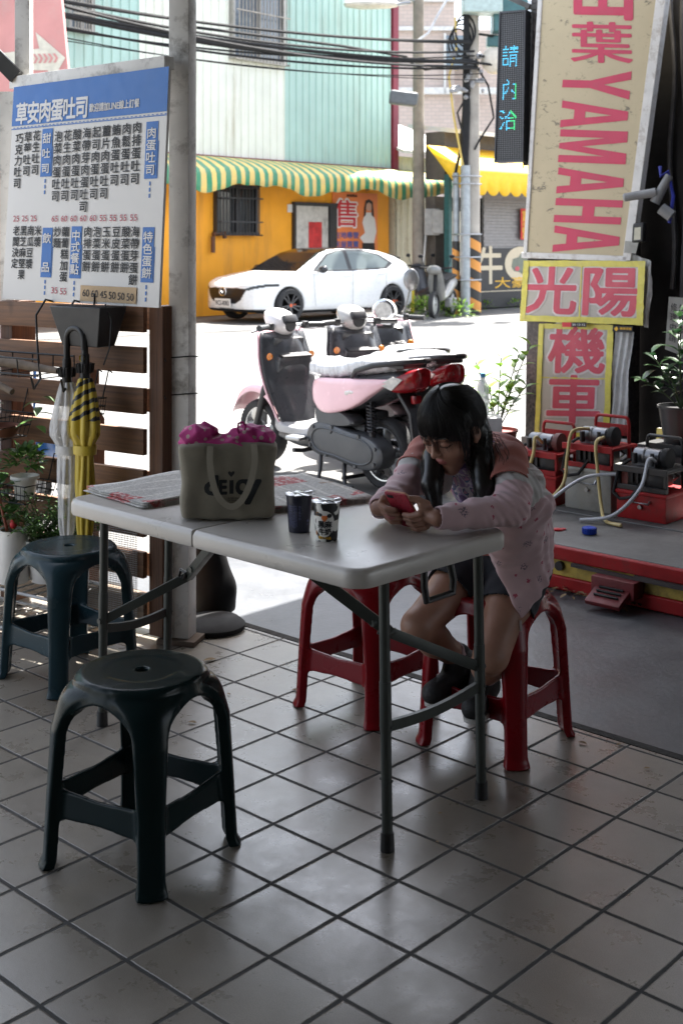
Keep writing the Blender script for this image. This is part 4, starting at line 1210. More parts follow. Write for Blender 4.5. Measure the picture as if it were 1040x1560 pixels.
# LED sign on its perforated bracket
YL = 8.9
b = Board(P(761, 18, YL), P(801, 15, YL - .12), P(797, 246, YL - .12), P(753, 248, YL), 44, 231)
o = empty('led_sign', b.at(22, 230), label='narrow vertical LED sign showing three cyan and green characters', cat='LED sign')
q = b.slab('case', BLACK, None, .10); kids(o, q)
LEDW = (b.c[1] - b.c[0]).length
me_l = MB(); me_l.quad((-.5 * LEDW + .012, 0, -.55), (.5 * LEDW - .012, 0, -.55), (.5 * LEDW - .012, 0, .55), (-.5 * LEDW + .012, 0, .55))
# screen follows the case: build in the board frame
scr = MB(); scr.quad(b.at(2, 228, .002), b.at(42, 228, .002), b.at(42, 3, .002), b.at(2, 3, .002)); q = scr.build('screen', LED, None, None); kids(o, q)
fr = MB()
for (xa, ya, xb, yb) in ((0, 0, 2, 231), (42, 0, 44, 231), (2, 0, 42, 3), (2, 228, 42, 231)):
    q4 = [(xa, ya), (xb, ya), (xb, yb), (xa, yb)]; fr.loft([[b.at(x, y, .001) for x, y in q4], [b.at(x, y, .012) for x, y in q4]])
kids(o, fr.build('frame', M('led_frame', (.05, .05, .055), .35, .3), None))
CY = mk_emit('led_cyan', (.08, .62, 1.0), .42); GR = mk_emit('led_green', (.05, .85, .28), .36)
def led_char(ch, cx, cy, w, h, green_from):
    "rasterises a character into square LED dots"
    V, F = text_poly(ch)
    tri = [[V[i] for i in f] for f in F]
    mc, mg = MB(), MB(); n = 15
    for i in range(n):
        for j in range(n):
            x = (j + .5) / n; y = -.10 + .98 * (n - i - .5) / n
            hit = False
            for t_ in tri:
                s_ = None; ok = True
                for k in range(len(t_)):
                    (ax, ay), (bx, by) = t_[k], t_[(k + 1) % len(t_)]
                    cr = (bx - ax) * (y - ay) - (by - ay) * (x - ax)
                    if s_ is None: s_ = cr > 0
                    elif (cr > 0) != s_: ok = False; break
                if ok: hit = True; break
            if hit:
                X = cx + (x - .5) * w; Y_ = cy + (i - n / 2) / n * h; d = w / n * .36
                (mg if x > green_from else mc)._add([b.at(X - d, Y_ + d, .004), b.at(X + d, Y_ + d, .004), b.at(X + d, Y_ - d, .004), b.at(X - d, Y_ - d, .004)], [[0, 1, 2, 3]])
    if mc.V: kids(o, mc.build('lit_dots', CY, None, None))
    if mg.V: kids(o, mg.build('lit_dots', GR, None, None))
led_char('請', 20, 69, 29, 35, 2); led_char('內', 20, 120, 29, 33, .8); led_char('洽', 19, 167, 30, 33, .62)
m = MB()
a, c = P(806, 8, YL - .05), P(800, 256, YL - .05)
for k in range(24):
    f0, f1 = k / 24, (k + .62) / 24
    m.beam(a.lerp(c, f0), a.lerp(c, f1), .012, .036)
m.beam(a + Vector((-.016, 0, 0)), c + Vector((-.016, 0, 0)), .012, .008); m.beam(a + Vector((.02, 0, 0)), c + Vector((.02, 0, 0)), .012, .008)
for (p_, q_) in (((800, 10), (838, 12)), ((770, -6), (806, 10))):
    m.beam(P(*p_, YL - .04), P(*q_, YL - .1), .03, .035)
kids(o, m.build('bracket', M('bracket_steel', (.10, .095, .09), .5, .5), None))
m = MB(); m.beam(P(801, 0, YL), P(836, 2, YL), .012, .012); 

# ================================================================ white hatchback
def poly_sdf(poly, A, B):
    d = np.full(np.broadcast(A, B).shape, 1e9); inside = np.zeros(d.shape, bool); n = len(poly)
    for i in range(n):
        ax, ay = poly[i]; bx, by = poly[(i + 1) % n]; ex, ey = bx - ax, by - ay
        t = np.clip(((A - ax) * ex + (B - ay) * ey) / (ex * ex + ey * ey + 1e-12), 0, 1)
        d = np.minimum(d, (A - ax - t * ex) ** 2 + (B - ay - t * ey) ** 2)
        c = ((ay <= B) & (by > B)) | ((by <= B) & (ay > B))
        xi = ax + (B - ay) / (by - ay + 1e-12) * ex
        inside ^= c & (A < xi)
    d = np.sqrt(d); return np.where(inside, -d, d)
def in_poly(poly, x, y): return poly_sdf(poly, x, y) < 0
def smax(a, b, k):
    h = np.maximum(k - np.abs(a - b), 0) / k; return np.maximum(a, b) + h * h * k * .25
def spline(pts, n=8):
    out = []; N = len(pts)
    for i in range(N):
        p0, p1, p2, p3 = [np.array(pts[(i + k - 1) % N], float) for k in range(4)]
        for q in range(n):
            t = q / n; out.append(tuple(.5 * (2 * p1 + (p2 - p0) * t + (2 * p0 - 5 * p1 + 4 * p2 - p3) * t * t + (3 * p1 - p0 - 3 * p2 + p3) * t ** 3)))
    return out
def make_car():
    h = .017
    s = SDF((-.1, -1.0, .1), (4.56, 1.0, 1.52), h)
    x, y, z = s.grid()
    side = [(0, .50), (.02, .66), (.10, .745), (.35, .83), (.8, .905), (1.18, .965), (1.5, 1.14), (1.85, 1.32), (2.15, 1.41), (2.5, 1.44), (3.0, 1.425), (3.5, 1.35), (3.9, 1.235), (4.14, 1.12), (4.27, .96), (4.40, .86), (4.45, .70), (4.46, .5), (4.40, .30), (4.2, .2), (2.2, .16), (.5, .17), (.10, .22), (.02, .34)]
    d1 = poly_sdf(side, x[:, :, 0][:, :, None] * np.ones_like(z), np.ones_like(x) * z)
    plan = [(-.005, 0), (.0, .25), (.05, .52), (.16, .72), (.42, .85), (.9, .89), (2.0, .897), (3.3, .895), (3.9, .87), (4.25, .80), (4.41, .62), (4.46, .3), (4.46, 0)]
    plan = plan + [(a, -b) for a, b in plan[::-1][1:-1]]
    d2 = poly_sdf(plan, x * np.ones_like(y), np.ones_like(x) * y)
    front = [(0, .1), (.80, .1), (.87, .3), (.897, .55), (.895, .75), (.86, .93), (.80, 1.0), (.66, 1.3), (.60, 1.39), (.45, 1.45), (0, 1.48)]
    front = front + [(-a, b) for a, b in front[::-1][1:-1]]
    d3 = poly_sdf(front, y * np.ones_like(z), np.ones_like(y) * z)
    d = smax(smax(d1, d2, .10), d3, .10)
    s.d[:] = d
    for wx in (.915, 3.64):
        for sy in (-1, 1):
            s.cap((wx, sy * .70, .325), (wx, sy * 1.1, .325), .355, k=.015, mode='sub')
    V, F = s.mesh(); V = smooth_mesh(V, F, 4)
    c = V[F].mean(1); nr = np.cross(V[F[:, 2]] - V[F[:, 0]], V[F[:, 3]] - V[F[:, 1]]); nr /= np.linalg.norm(nr, axis=1)[:, None] + 1e-12
    X, Y, Z = c.T; ay = np.abs(Y)
    cls = np.zeros(len(F), int)
    w1 = [(1.62, .99), (2.02, 1.27), (2.35, 1.355), (2.46, 1.355), (2.46, .985)]
    w2 = [(2.56, .985), (2.56, 1.36), (2.95, 1.35), (3.35, 1.27), (3.62, 1.12), (3.48, 1.02)]
    sidew = (ay > .55) & (np.abs(nr[:, 1]) > .5)
    cls[sidew & in_poly([(1.5, .955), (1.98, 1.29), (2.35, 1.385), (3.0, 1.38), (3.42, 1.285), (3.74, 1.1), (3.52, .985), (2.5, .955)], X, Z)] = 2
    cls[sidew & in_poly(w1, X, Z)] = 1; cls[sidew & in_poly(w2, X, Z)] = 1
    cls[(X > 1.16) & (X < 2.05) & (Z > .955) & (nr[:, 2] > .3) & (ay < .74 - (X - 1.16) * .16)] = 3
    cls[(X >= 2.05) & (X < 3.65) & (nr[:, 2] > .75) & (ay < .56)] = 4
    cls[(X > 3.75) & (X < 4.2) & (Z > .98) & (nr[:, 2] > .2) & (ay < .55)] = 3
    fr = (X < .45) & (nr[:, 0] < -.12)
    cls[fr & in_poly([(-.60, .64), (-.46, .44), (-.3, .36), (.3, .36), (.46, .44), (.60, .64), (.35, .66), (-.35, .66)], Y, Z)] = 5
    cls[(X < .66) & (ay > .54) & in_poly([(.52, .645), (.60, .61), (.88, .70), (.90, .755), (.7, .70)], ay, Z)] = 6
    cls[(Z < .265) & (X < .5) & (ay < .82)] = 2
    cls[(Z < .22)] = 2
    cls[(X > 4.2) & (ay > .48) & (Z > .80) & (Z < .92)] = 7
    for wx in (.915, 3.64):
        cls[(np.hypot(X - wx, Z - .325) < .352) & (ay < .93)] = 8
    root = empty('parked_car', (0, 0, 0), 0, 'white hatchback with black grille parked before the orange wall', 'car')
    wp = M('car_white', (.74, .745, .74), .28, 0, .02, coat=.8)
    gl = mk_glass('car_side_glass', (.25, .30, .30), .03, .5, 0); ws = M('windscreen_dark', (.008, .007, .007), .05, coat=.5)
    mats = {0: ('body', wp), 1: ('side_window', gl), 2: ('black_trim', BLACK), 3: ('windscreen', ws), 4: ('roof', M('roof_black', (.012, .012, .013), .12)), 5: ('grille', M('grille_black', (.006, .006, .008), .35, bump=.4, bs=90)), 6: ('headlight', M('headlight_dark', (.03, .035, .04), .1)), 7: ('tail_light', M('lens_red', (.4, .015, .02), .2)), 8: ('wheel_well', DBLACK)}
    bo = None
    for k, (nm, mt) in mats.items():
        sel = cls == k
        if not sel.any(): continue
        if nm == 'headlight':
            for sg in (-1, 1): np_obj(nm, V, F[sel & (Y * sg > 0)], mt, root, smooth=55)
        else: np_obj(nm, V, F[sel], mt, root, smooth=55)
    rim = M('alloy_dark', (.09, .09, .095), .35, .7)
    for wx in (.915, 3.64):
        for sy in (-1, 1):
            m = MB(); yy = sy * .80
            m.lathe([(.225, -.1), (.30, -.105), (.322, -.07), (.325, 0), (.322, .07), (.30, .105), (.225, .1)], (wx, yy, .325), 'y', 40, True); w = m.build('wheel', RUBBER, root)
            m = MB(); m.lathe([(.235, -.09), (.235, .09), (.222, .09), (.222, -.09)], (wx, yy, .325), 'y', 40, True)
            for q in range(10):
                a = 2 * math.pi * q / 10 + (.12 if q % 2 else -.12)
                m.beam((wx + .04 * math.cos(a), yy + sy * .075, .325 + .04 * math.sin(a)), (wx + .225 * math.cos(a), yy + sy * .085, .325 + .225 * math.sin(a)), .03, .025, up=Vector((-math.sin(a), 0, math.cos(a))))
            m.cyl((wx, yy + sy * .05, .325), (wx, yy + sy * .09, .325), .055, seg=16); m.build('rim', rim, w)
            m = MB(); m.cyl((wx, yy + sy * .09, .325), (wx, yy + sy * .097, .325), .033, seg=16); m.cyl((wx + .1, yy + sy * .02, .33), (wx + .17, yy + sy * .02, .33), .02); m.build('hub_cap', M('cap_orange', (.6, .10, .03), .4), w)
    for sy in (-1, 1):
        m = MB(); m.ball((1.62, sy * 1.0, 1.0), (.08, .12, .075)); m.beam((1.66, sy * .84, .96), (1.62, sy * .96, .97), .05, .03); m.build('wing_mirror', M('mirror_black', (.03, .03, .035), .15), root)
        m = MB(); m.ball((2.36, sy * .898, .86), (.11, .012, .018)); m.ball((3.30, sy * .892, .90), (.11, .012, .018)); m.build('door_handle', wp, root)
        for xx in (1.47, 2.50, 3.42):
            m = MB(); m.tube([(xx, sy * .902, .95), (xx + (.03 if xx < 2 else 0), sy * .905, .6), (xx + (.06 if xx < 2 else 0), sy * .897, .3)], .004, 5); m.build('door_gap', GREYP, root)
    bd = Board((-.035, .24, .455), (-.035, -.24, .455), (-.02, -.24, .30), (-.02, .24, .30), 48, 15)
    p = bd.slab('number_plate', WHITEP, root, .012); m = MB(); bd.text(m, 'RCS-8083', 4, 3.5, 44, 12, .03); m.build('lettering', INK, p, None)
    m = MB(); m.tube([(-.022 - .012 * math.cos(a) * 0, .10 * math.cos(a), .585 + .075 * math.sin(a)) for a in [2 * math.pi * k / 28 for k in range(28)]], .012, 8, closed=True)
    m.tube([(-.024, .085, .615), (-.024, .045, .60), (-.026, 0, .555), (-.024, -.045, .60), (-.024, -.085, .615)], .012, 6); m.build('emblem', CHROME, root)
    m = MB(); m.loft([[(3.72, .55, 1.285), (3.72, -.55, 1.285), (4.2, -.5, 1.175), (4.2, .5, 1.175)], [(3.72, .55, 1.31), (3.72, -.55, 1.31), (4.22, -.5, 1.215), (4.22, .5, 1.215)]]); m.build('spoiler', BLACK, root)
    return root
car = make_car()
fw = Vector((-1.08, 24.0, 0)); hd = Vector((.74, .672, 0)).normalized()         # towards the tail
car.scale = (1.03,) * 3
car.rotation_euler = (0, 0, math.atan2(hd.y, hd.x))
# local (.915,-.80) (near side) sits at fw
lat = Vector((-hd.y, hd.x, 0))
car.location = fw - hd * .915 + lat * .80

# ================================================================ scooters
def sect(x, zc, hz, hy, pw=2.4, n=24, yc=0, ztop=None):
    out = []
    for k in range(n):
        a = 2 * math.pi * k / n; c, s_ = math.cos(a), math.sin(a)
        out.append(Vector((x, yc + hy * math.copysign(abs(c) ** (2 / pw), c), zc + hz * math.copysign(abs(s_) ** (2 / pw), s_))))
    return out
def interp_loft(m, secs, sub=4, n=24, cap=True):
    "secs: (x, zc, hz, hy, pw); Catmull-Rom between them"
    out = []
    A = np.array(secs, float)
    for i in range(len(A) - 1):
        p0, p1, p2, p3 = A[max(i - 1, 0)], A[i], A[i + 1], A[min(i + 2, len(A) - 1)]
        for q in range(sub + (i == len(A) - 2)):
            t = q / sub; v = .5 * (2 * p1 + (p2 - p0) * t + (2 * p0 - 5 * p1 + 4 * p2 - p3) * t * t + (3 * p1 - p0 - 3 * p2 + p3) * t ** 3)
            out.append(sect(v[0], v[1], max(v[2], .002), max(v[3], .002), v[4], n))
    m.loft(out, cap)
FILM = mk_plasticfilm('clear_film_wrap')
LENSR = M('lens_red_dark', (.20, .005, .008), .1, var=.45, vs=24); LENSC = M('lens_clear', (.62, .6, .56), .08, var=.2, vs=40); AMBER = M('lens_amber', (.75, .22, .01), .2)
SG = M('scooter_grey', (.045, .047, .052), .3, var=.08); SGD = M('scooter_dark', (.018, .018, .02), .38); SGL = M('scooter_engine_grey', (.075, .078, .083), .42, .3, .12)
SILV = M('floor_silver', (.36, .36, .37), .35, .3, .1)
def scooter(loc, rz, paint, paint2, label, dial=False, film=True, steer=0, head=None):
    o = empty('parked_scooter', loc, rz, label, 'scooter', 'scooters parked at the roadside')
    for (wx, nm) in ((-.60, 'wheel'), (.64, 'wheel')):
        m = MB(); m.lathe([(.165, -.045), (.195, -.058), (.213, -.045), (.221, -.02), (.222, 0), (.221, .02), (.213, .045), (.195, .058), (.165, .045)], (wx, 0, .222), 'y', 44, True)
        for k in range(44):
            a = 2 * math.pi * k / 44
            for s_ in (-1, 1): m.beam((wx + .216 * math.cos(a), s_ * .012, .222 + .216 * math.sin(a)), (wx + .204 * math.cos(a + .06), s_ * .052, .222 + .204 * math.sin(a + .06)), .012, .008, up=Vector((math.cos(a), 0, math.sin(a))))
        w = m.build('wheel', RUBBER, o)
        m = MB(); m.lathe([(.168, -.042), (.168, .042), (.157, .040), (.153, 0), (.157, -.040)], (wx, 0, .222), 'y', 44, True); m.build('rim', M('rim_polished', (.55, .55, .55), .25, .9), w)
        m = MB()
        for k in range(5):
            a = 2 * math.pi * k / 5 + .3; m.beam((wx + .03 * math.cos(a), 0, .222 + .03 * math.sin(a)), (wx + .156 * math.cos(a), 0, .222 + .156 * math.sin(a)), .05, .022, up=Vector((-math.sin(a), 0, math.cos(a))), bev=.006)
        m.cyl((wx, -.06, .222), (wx, .075, .222), .042, seg=18); m.lathe([(.0, .05), (.085, .05), (.085, .036), (.0, .036)], (wx, 0, .222), 'y', 24); m.build('hub', ALU, w)
    # front mudguard and fork
    m = MB(); V = []; F = []
    n = 16
    for i in range(n + 1):
        a = R(20 + 150 * i / n); ca, sa = math.cos(a), math.sin(a)
        for j in range(7):
            b = (j / 6 - .5) * 2; yy = .085 * b; rr = .255 + .03 * (1 - b * b) + (.05 if sa > .5 else .03) * (1 - abs(b) ** 3) * sa
            V.append((.64 + rr * ca, yy, .222 + rr * sa + .02))
    for i in range(n):
        for j in range(6): F.append([i * 7 + j, (i + 1) * 7 + j, (i + 1) * 7 + j + 1, i * 7 + j + 1])
    q = mesh_obj('front_mudguard', V, F, paint, o, 180); q.modifiers.new('thick', 'SOLIDIFY').thickness = .006
    m = MB()
    for s_ in (-1, 1): m.tube([(.64, s_ * .075, .23), (.53, s_ * .075, .52), (.47, s_ * .04, .72)], [.022, .026, .026], 10)
    m.build('fork', SGD, o)
    # front apron (painted) and inner leg shield
    def shield(off, w_scale, z0, z1):
        rings = []
        for f in [k / 12 for k in range(13)]:
            z = z0 + (z1 - z0) * f; xc = .275 + .20 * f ** .85 + off
            hw = (.13 + .10 * math.sin(min(1, f * 1.25) * math.pi * .62) - .05 * max(0, f - .75) * 4 * .5) * w_scale
            rings.append((xc, z, hw))
        return rings
    V = []; F = []; nj = 13
    for (xc, z, hw) in shield(.0, 1.0, .27, .93):
        for j in range(nj):
            b = (j / (nj - 1) - .5) * 2; V.append((xc + .11 * (1 - b * b) - .015, hw * b, z))
    for i in range(12):
        for j in range(nj - 1): F.append([i * nj + j, i * nj + j + 1, (i + 1) * nj + j + 1, (i + 1) * nj + j])
    q = mesh_obj('front_apron', V, F, paint, o, 180); q.modifiers.new('thick', 'SOLIDIFY').thickness = .012
    V = []
    for (xc, z, hw) in shield(-.028, .95, .29, .91):
        f = (z - .29) / .62
        for j in range(nj):
            b = (j / (nj - 1) - .5) * 2
            bul = .055 * max(0, 1 - (abs(b) / .75) ** 4) * (1 if .05 < f < .95 else .3)
            V.append((xc - bul * (.6 + .8 * (f > .55)), hw * b * .98, z))
    q = mesh_obj('leg_shield', V, F, SG, o, 50); q.modifiers.new('thick', 'SOLIDIFY').thickness = .012
    m = MB(); m.box((.335, 0, .70), (.07, .27, .13), ry=-.3, bev=.02); m.build('glove_box', SG, o)
    m = MB(); m.box((.295, 0, .765), (.06, .24, .012), ry=-.3); m.box((.385, 0, .83), (.05, .25, .11), ry=-.3, bev=.02); m.build('pocket_recess', SGD, o)
    for s_ in (-1, 1):
        m = MB(); m.lathe([(0, -.008), (.02, -.008), (.024, 0), (0, .004)], (.345, s_ * .178, .76), 'x', 18); m.build('reflector', AMBER, o)
    # floorboard and belly
    m = MB(); interp_loft(m, [(.36, .32, .05, .12, 5), (.25, .30, .035, .165, 6), (0, .295, .035, .165, 6), (-.14, .33, .07, .15, 4)], 4); m.build('floorboard', SILV, o)
    m = MB(); interp_loft(m, [(.36, .25, .04, .09, 3), (.1, .235, .05, .13, 4), (-.16, .27, .07, .12, 3), (-.3, .32, .08, .1, 3)], 4); m.build('belly_pan', SG, o)
    # rear body
    m = MB(); interp_loft(m, [(-.02, .45, .12, .08, 3), (-.06, .50, .18, .12, 3.2), (-.2, .55, .15, .145, 3), (-.45, .60, .115, .155, 2.8), (-.75, .66, .075, .13, 2.6), (-.98, .70, .035, .08, 2.4)], 5); m.build('rear_body', SG, o)
    # painted side panels
    for s_ in (-1, 1):
        pl = spline([(-.075, .60), (-.09, .50), (-.20, .445), (-.42, .485), (-.62, .575), (-.80, .655), (-.84, .69), (-.55, .685), (-.3, .67), (-.12, .655)], 5)
        cx = sum(p[0] for p in pl) / len(pl); cz = sum(p[1] for p in pl) / len(pl)
        def yb(x): return .150 + .018 * math.sin(min(1, max(0, (x + .85) / .75)) * math.pi) - .035 * max(0, (-.55 - x) / .3)
        rings = []
        for f, dy in ((1.0, -.03), (1.0, .004), (.985, .012), (.93, .018), (.8, .022), (.5, .025), (.2, .026)):
            rings.append([Vector((cx + (px - cx) * f, s_ * (yb(cx + (px - cx) * f) + dy), cz + (pz - cz) * f)) for px, pz in pl])
        m = MB(); m.loft(rings); q = m.build('side_panel', paint, o, 50)
        bd = Board((-.36, s_ * .185, .62), (-.50, s_ * .185, .62), (-.50, s_ * .185, .585), (-.36, s_ * .185, .585), 10, 3)
        if s_ > 0:
            m = MB(); m.ball((-.47, .192, .60), (.035, .004, .012), 12, 6); m.ball((-.44, .193, .592), (.02, .004, .014), 10, 6); m.build('badge', M('badge_silver', (.55, .52, .5), .3, .5), q)
    # seat, in its clear film
    m = MB(); interp_loft(m, [(.03, .70, .03, .05, 2.5), (-.02, .715, .05, .12, 2.6), (-.2, .72, .055, .15, 2.8), (-.36, .735, .05, .155, 2.8), (-.48, .765, .055, .15, 2.8), (-.68, .775, .05, .125, 2.6), (-.82, .775, .03, .07, 2.4)], 5); st_ = m.build('seat', M('seat_vinyl', (.40, .40, .405), .5, var=.1) if film else SGD, o)
    if film:
        m = MB(); interp_loft(m, [(.045, .695, .035, .06, 2.5), (-.02, .712, .062, .135, 2.8), (-.2, .712, .060, .160, 2.9), (-.36, .728, .056, .165, 2.9), (-.48, .756, .060, .160, 2.9), (-.68, .768, .054, .134, 2.7), (-.83, .77, .033, .077, 2.4)], 8, 40)
        q = m.build('film_wrap', FILM, st_, 180)
        for v in q.data.vertices:
            v.co += v.normal * (.008 * mnoise.noise(v.co * 26) + .007 * mnoise.noise(v.co * 70))
    # grab rail
    m = MB()
    for s_ in (-1, 1): m.tube([(-.46, s_ * .165, .69), (-.52, s_ * .185, .735), (-.70, s_ * .17, .775), (-.95, s_ * .12, .80), (-1.05, s_ * .06, .808), (-1.07, 0, .81)], [.012, .016, .018, .018, .018, .018], 10)
    m.box((-.86, 0, .775), (.22, .2, .03), bev=.01); m.build('grab_rail', SGD, o)
    # tail lamp
    m = MB(); interp_loft(m, [(-.86, .650, .035, .128, 4), (-.90, .665, .055, .122, 4), (-.98, .685, .066, .105, 3.6), (-1.05, .705, .06, .075, 3.2), (-1.065, .71, .05, .06, 3)], 4); m.build('tail_light', LENSR, o)
    for s_ in (-1, 1):
        m = MB(); m.loft([[Vector((-.74, s_ * .139, .66)), Vector((-.90, s_ * .135, .715)), Vector((-.97, s_ * .105, .70)), Vector((-.88, s_ * .13, .63))], [Vector((-.74, s_ * .15, .66)), Vector((-.90, s_ * .145, .715)), Vector((-.98, s_ * .11, .70)), Vector((-.88, s_ * .14, .63))]]); m.build('indicator', LENSC, o, bevel=.006)
    # rear mudguard, plate
    m = MB(); m.loft([[Vector((-.86, y_, .62)) for y_ in (-.07, .07)] + [Vector((-.84, y_, .60)) for y_ in (.07, -.07)], [Vector((-1.0, y_, .50)) for y_ in (-.06, .06)] + [Vector((-.97, y_, .48)) for y_ in (.06, -.06)], [Vector((-1.06, y_, .34)) for y_ in (-.075, .075)] + [Vector((-1.03, y_, .33)) for y_ in (.075, -.075)]]); m.build('rear_mudguard', SGD, o, bevel=.006)
    m = MB(); m.box((-.98, 0, .575), (.05, .06, .05), bev=.01); m.build('reflector', LENSR, o)
    # engine, belt case, air box, shock, stand, exhaust
    m = MB()
    pl = spline([(-.02, .26), (-.05, .35), (-.18, .385), (-.42, .355), (-.62, .33), (-.72, .26), (-.70, .17), (-.56, .13), (-.3, .165), (-.1, .185)], 5)
    cx, cz = -.36, .26
    m.loft([[Vector((cx + (a - cx) * f, y_, cz + (b - cz) * f)) for a, b in pl] for f, y_ in ((1, .05), (1, .155), (.96, .168), (.86, .174), (.5, .176), (.1, .176))]); cv = m.build('belt_case', SGL, o, 35)
    m = MB()
    pl2 = [(cx + (a - cx) * .80, cz + (b - cz) * .74) for a, b in pl]; m.tube([(a, .176, b) for a, b in pl2], .006, 6, closed=True)
    for k in range(0, len(pl), 6): m.cyl((cx + (pl[k][0] - cx) * .9, .165, cz + (pl[k][1] - cz) * .88), (cx + (pl[k][0] - cx) * .9, .182, cz + (pl[k][1] - cz) * .88), .012, seg=8)
    m.build('case_ribs', SGL, cv)
    m = MB(); pl = spline([(-.10, .44), (-.14, .475), (-.33, .47), (-.45, .42), (-.43, .385), (-.2, .365), (-.11, .385)], 4); cx2, cz2 = -.27, .42
    m.loft([[Vector((cx2 + (a - cx2) * f, y_, cz2 + (b - cz2) * f)) for a, b in pl] for f, y_ in ((1, .05), (1, .15), (.9, .165), (.3, .168))]); m.build('air_box', SGL, o, 35)
    m = MB(); m.box((-.28, -.02, .30), (.4, .2, .2), bev=.03); m.box((-.3, -.1, .38), (.3, .12, .16), bev=.02)
    for k in range(6): m.box((-.15, 0, .24 + k * .025), (.16, .22, .008))
    m.build('engine', SGD, o)
    m = MB(); a, b = Vector((-.56, .10, .56)), Vector((-.60, .12, .28)); pts = []
    for k in range(90):
        t_ = k / 89; ang = t_ * 2 * math.pi * 9; pts.append(a.lerp(b, .12 + .62 * t_) + Vector((.028 * math.cos(ang), .028 * math.sin(ang), 0)))
    m.tube(pts, .006, 6); m.tube([a, b], .012, 8); m.tube([a.lerp(b, .7), b], .022, 10); m.build('shock_absorber', SGD, o)
    m = MB(); m.tube([(-.45, -.14, .25), (-.62, -.18, .24), (-.95, -.19, .33)], [.03, .055, .05], 14); m.build('exhaust', M('exhaust_steel', (.22, .22, .22), .3, .8), o)
    m = MB()
    for s_ in (-1, 1): m.tube([(-.30, s_ * .08, .18), (-.36, s_ * .14, .10), (-.40, s_ * .17, .015), (-.47, s_ * .17, .012)], .014, 8)
    m.tube([(-.38, -.17, .06), (-.38, .17, .06)], .012, 8); m.tube([(-.14, .14, .19), (-.2, .2, .09), (-.22, .24, .01)], .012, 8)
    m.tube([(-.05, .1, .2), (-.02, .2, .19), (-.02, .27, .2)], .014, 8); m.build('stand', SGD, o)
    m = MB(); m.box((.03, .20, .265), (.12, .10, .03), rz=.2, bev=.01); m.build('footpeg', M('peg_alloy', (.45, .45, .45), .35, .8), o, bevel=.004)
    m = MB()
    for k in range(9):
        y0 = .05 + .012 * k; m.tube([(-.05 - .02 * k, y0, .26), (-.12 - .02 * k, y0 + .03, .31 + .012 * (k % 3)), (-.18 - .02 * k, y0, .36), (-.16, .07, .44)], .006, 5)
    m.build('hoses', DBLACK, o)
    # steering head: turned a little
    hd_ = empty('handlebar_set', (.435, 0, 0), steer); hd_.parent = o
    hp = head or paint2
    m = MB()
    if dial:
        m.loft([[Vector((x_, w * math.cos(a), z_ + h_ * math.sin(a))) for a in [2 * math.pi * k / 24 for k in range(24)]] for x_, w, z_, h_ in ((-.11, .05, 1.0, .05), (-.09, .085, 1.0, .085), (-.02, .095, .99, .10), (.06, .09, .985, .10), (.11, .06, .975, .07))]); hb = m.build('headset_cover', hp, hd_, 50)
        m = MB(); m.lathe([(0, -.008), (.062, -.008), (.066, -.004), (.072, -.016), (.084, -.012), (.088, .01)], (-.11, 0, 1.005), 'x', 30); m.build('dial_bezel', CHROME, hb)
        m = MB(); m.lathe([(0, -.010), (.062, -.009)], (-.112, 0, 1.005), 'x', 30); m.build('dial_face', M('dial_face', (.50, .50, .48), .25, var=.25, vs=40), hb)
        m = MB(); m.tube([(-.02, .04, .95), (-.03, .05, .75), (-.0, .04, .6)], [.05, .05, .03], 12); m.build('steering_cover', paint, hb)
    else:
        rings = []
        for (z_, xc, hx, hy) in ((.895, .0, .045, .055), (.925, .0, .075, .085), (.965, .01, .095, .105), (1.005, .025, .095, .11), (1.04, .045, .075, .095), (1.06, .06, .045, .06), (1.067, .065, .01, .02)):
            rings.append([Vector((xc + hx * math.copysign(abs(math.cos(a)) ** .85, math.cos(a)), hy * math.copysign(abs(math.sin(a)) ** .85, math.sin(a)), z_ + .25 * (xc + hx * math.cos(a)) * .3)) for a in [2 * math.pi * k / 28 for k in range(28)]])
        m.loft(rings); hb = m.build('headset_cover', hp, hd_, 60)
        m = MB(); m.lathe([(0, 0), (.045, 0), (.05, .006), (.05, .02)], (-.085, 0, .965), 'x', 24); m.box((-.07, 0, 1.0), (.04, .12, .06), ry=.5, bev=.015); m.build('dial_pod', SGD, hb)
        m = MB(); m.tube([(.0, 0, .92), (-.005, 0, .85), (.01, 0, .80)], [.05, .04, .05], 12); m.build('steering_cover', SGD, hb)
    for s_ in (-1, 1):
        m = MB(); m.tube([(-.02, s_ * .09, .955), (-.035, s_ * .16, .955), (-.06, s_ * .20, .955)], .013, 10); hb2 = m.build('handlebar', CHROME, hd_)
        m = MB(); m.tube([(-.055, s_ * .19, .955), (-.09, s_ * .30, .952)], [.019, .019], 14); m.tube([(-.09, s_ * .30, .952), (-.093, s_ * .309, .952)], [.021, .021], 14); m.box((-.05, s_ * .165, .955), (.05, .045, .05), bev=.012); m.build('grip', BLACK, hb2)
        m = MB(); m.tube([(-.01, s_ * .155, .95), (.02, s_ * .20, .938), (-.01, s_ * .29, .925), (-.02, s_ * .30, .925)], [.008, .010, .008, .007], 8); m.build('brake_lever', STEEL, hb2)
    if dial:
        m = MB(); m.tube([(-.01, -.14, .97), (.0, -.17, 1.08), (-.01, -.19, 1.16)], .007, 8); m.ball((-.01, -.20, 1.235), (.018, .06, .085), 16, 10); m.build('mirror', M('mirror_back', (.22, .22, .22), .2, .5), hd_)
    for ch in o.children:
        if ch.name.split('.')[0] in ('rear_body', 'seat', 'grab_rail', 'tail_light', 'indicator', 'rear_mudguard', 'side_panel', 'reflector'):
            for q in [ch] + list(ch.children):
                for v in q.data.vertices:
                    if v.co.x < -.55: v.co.x = -.55 + (v.co.x + .55) * .70
    return o
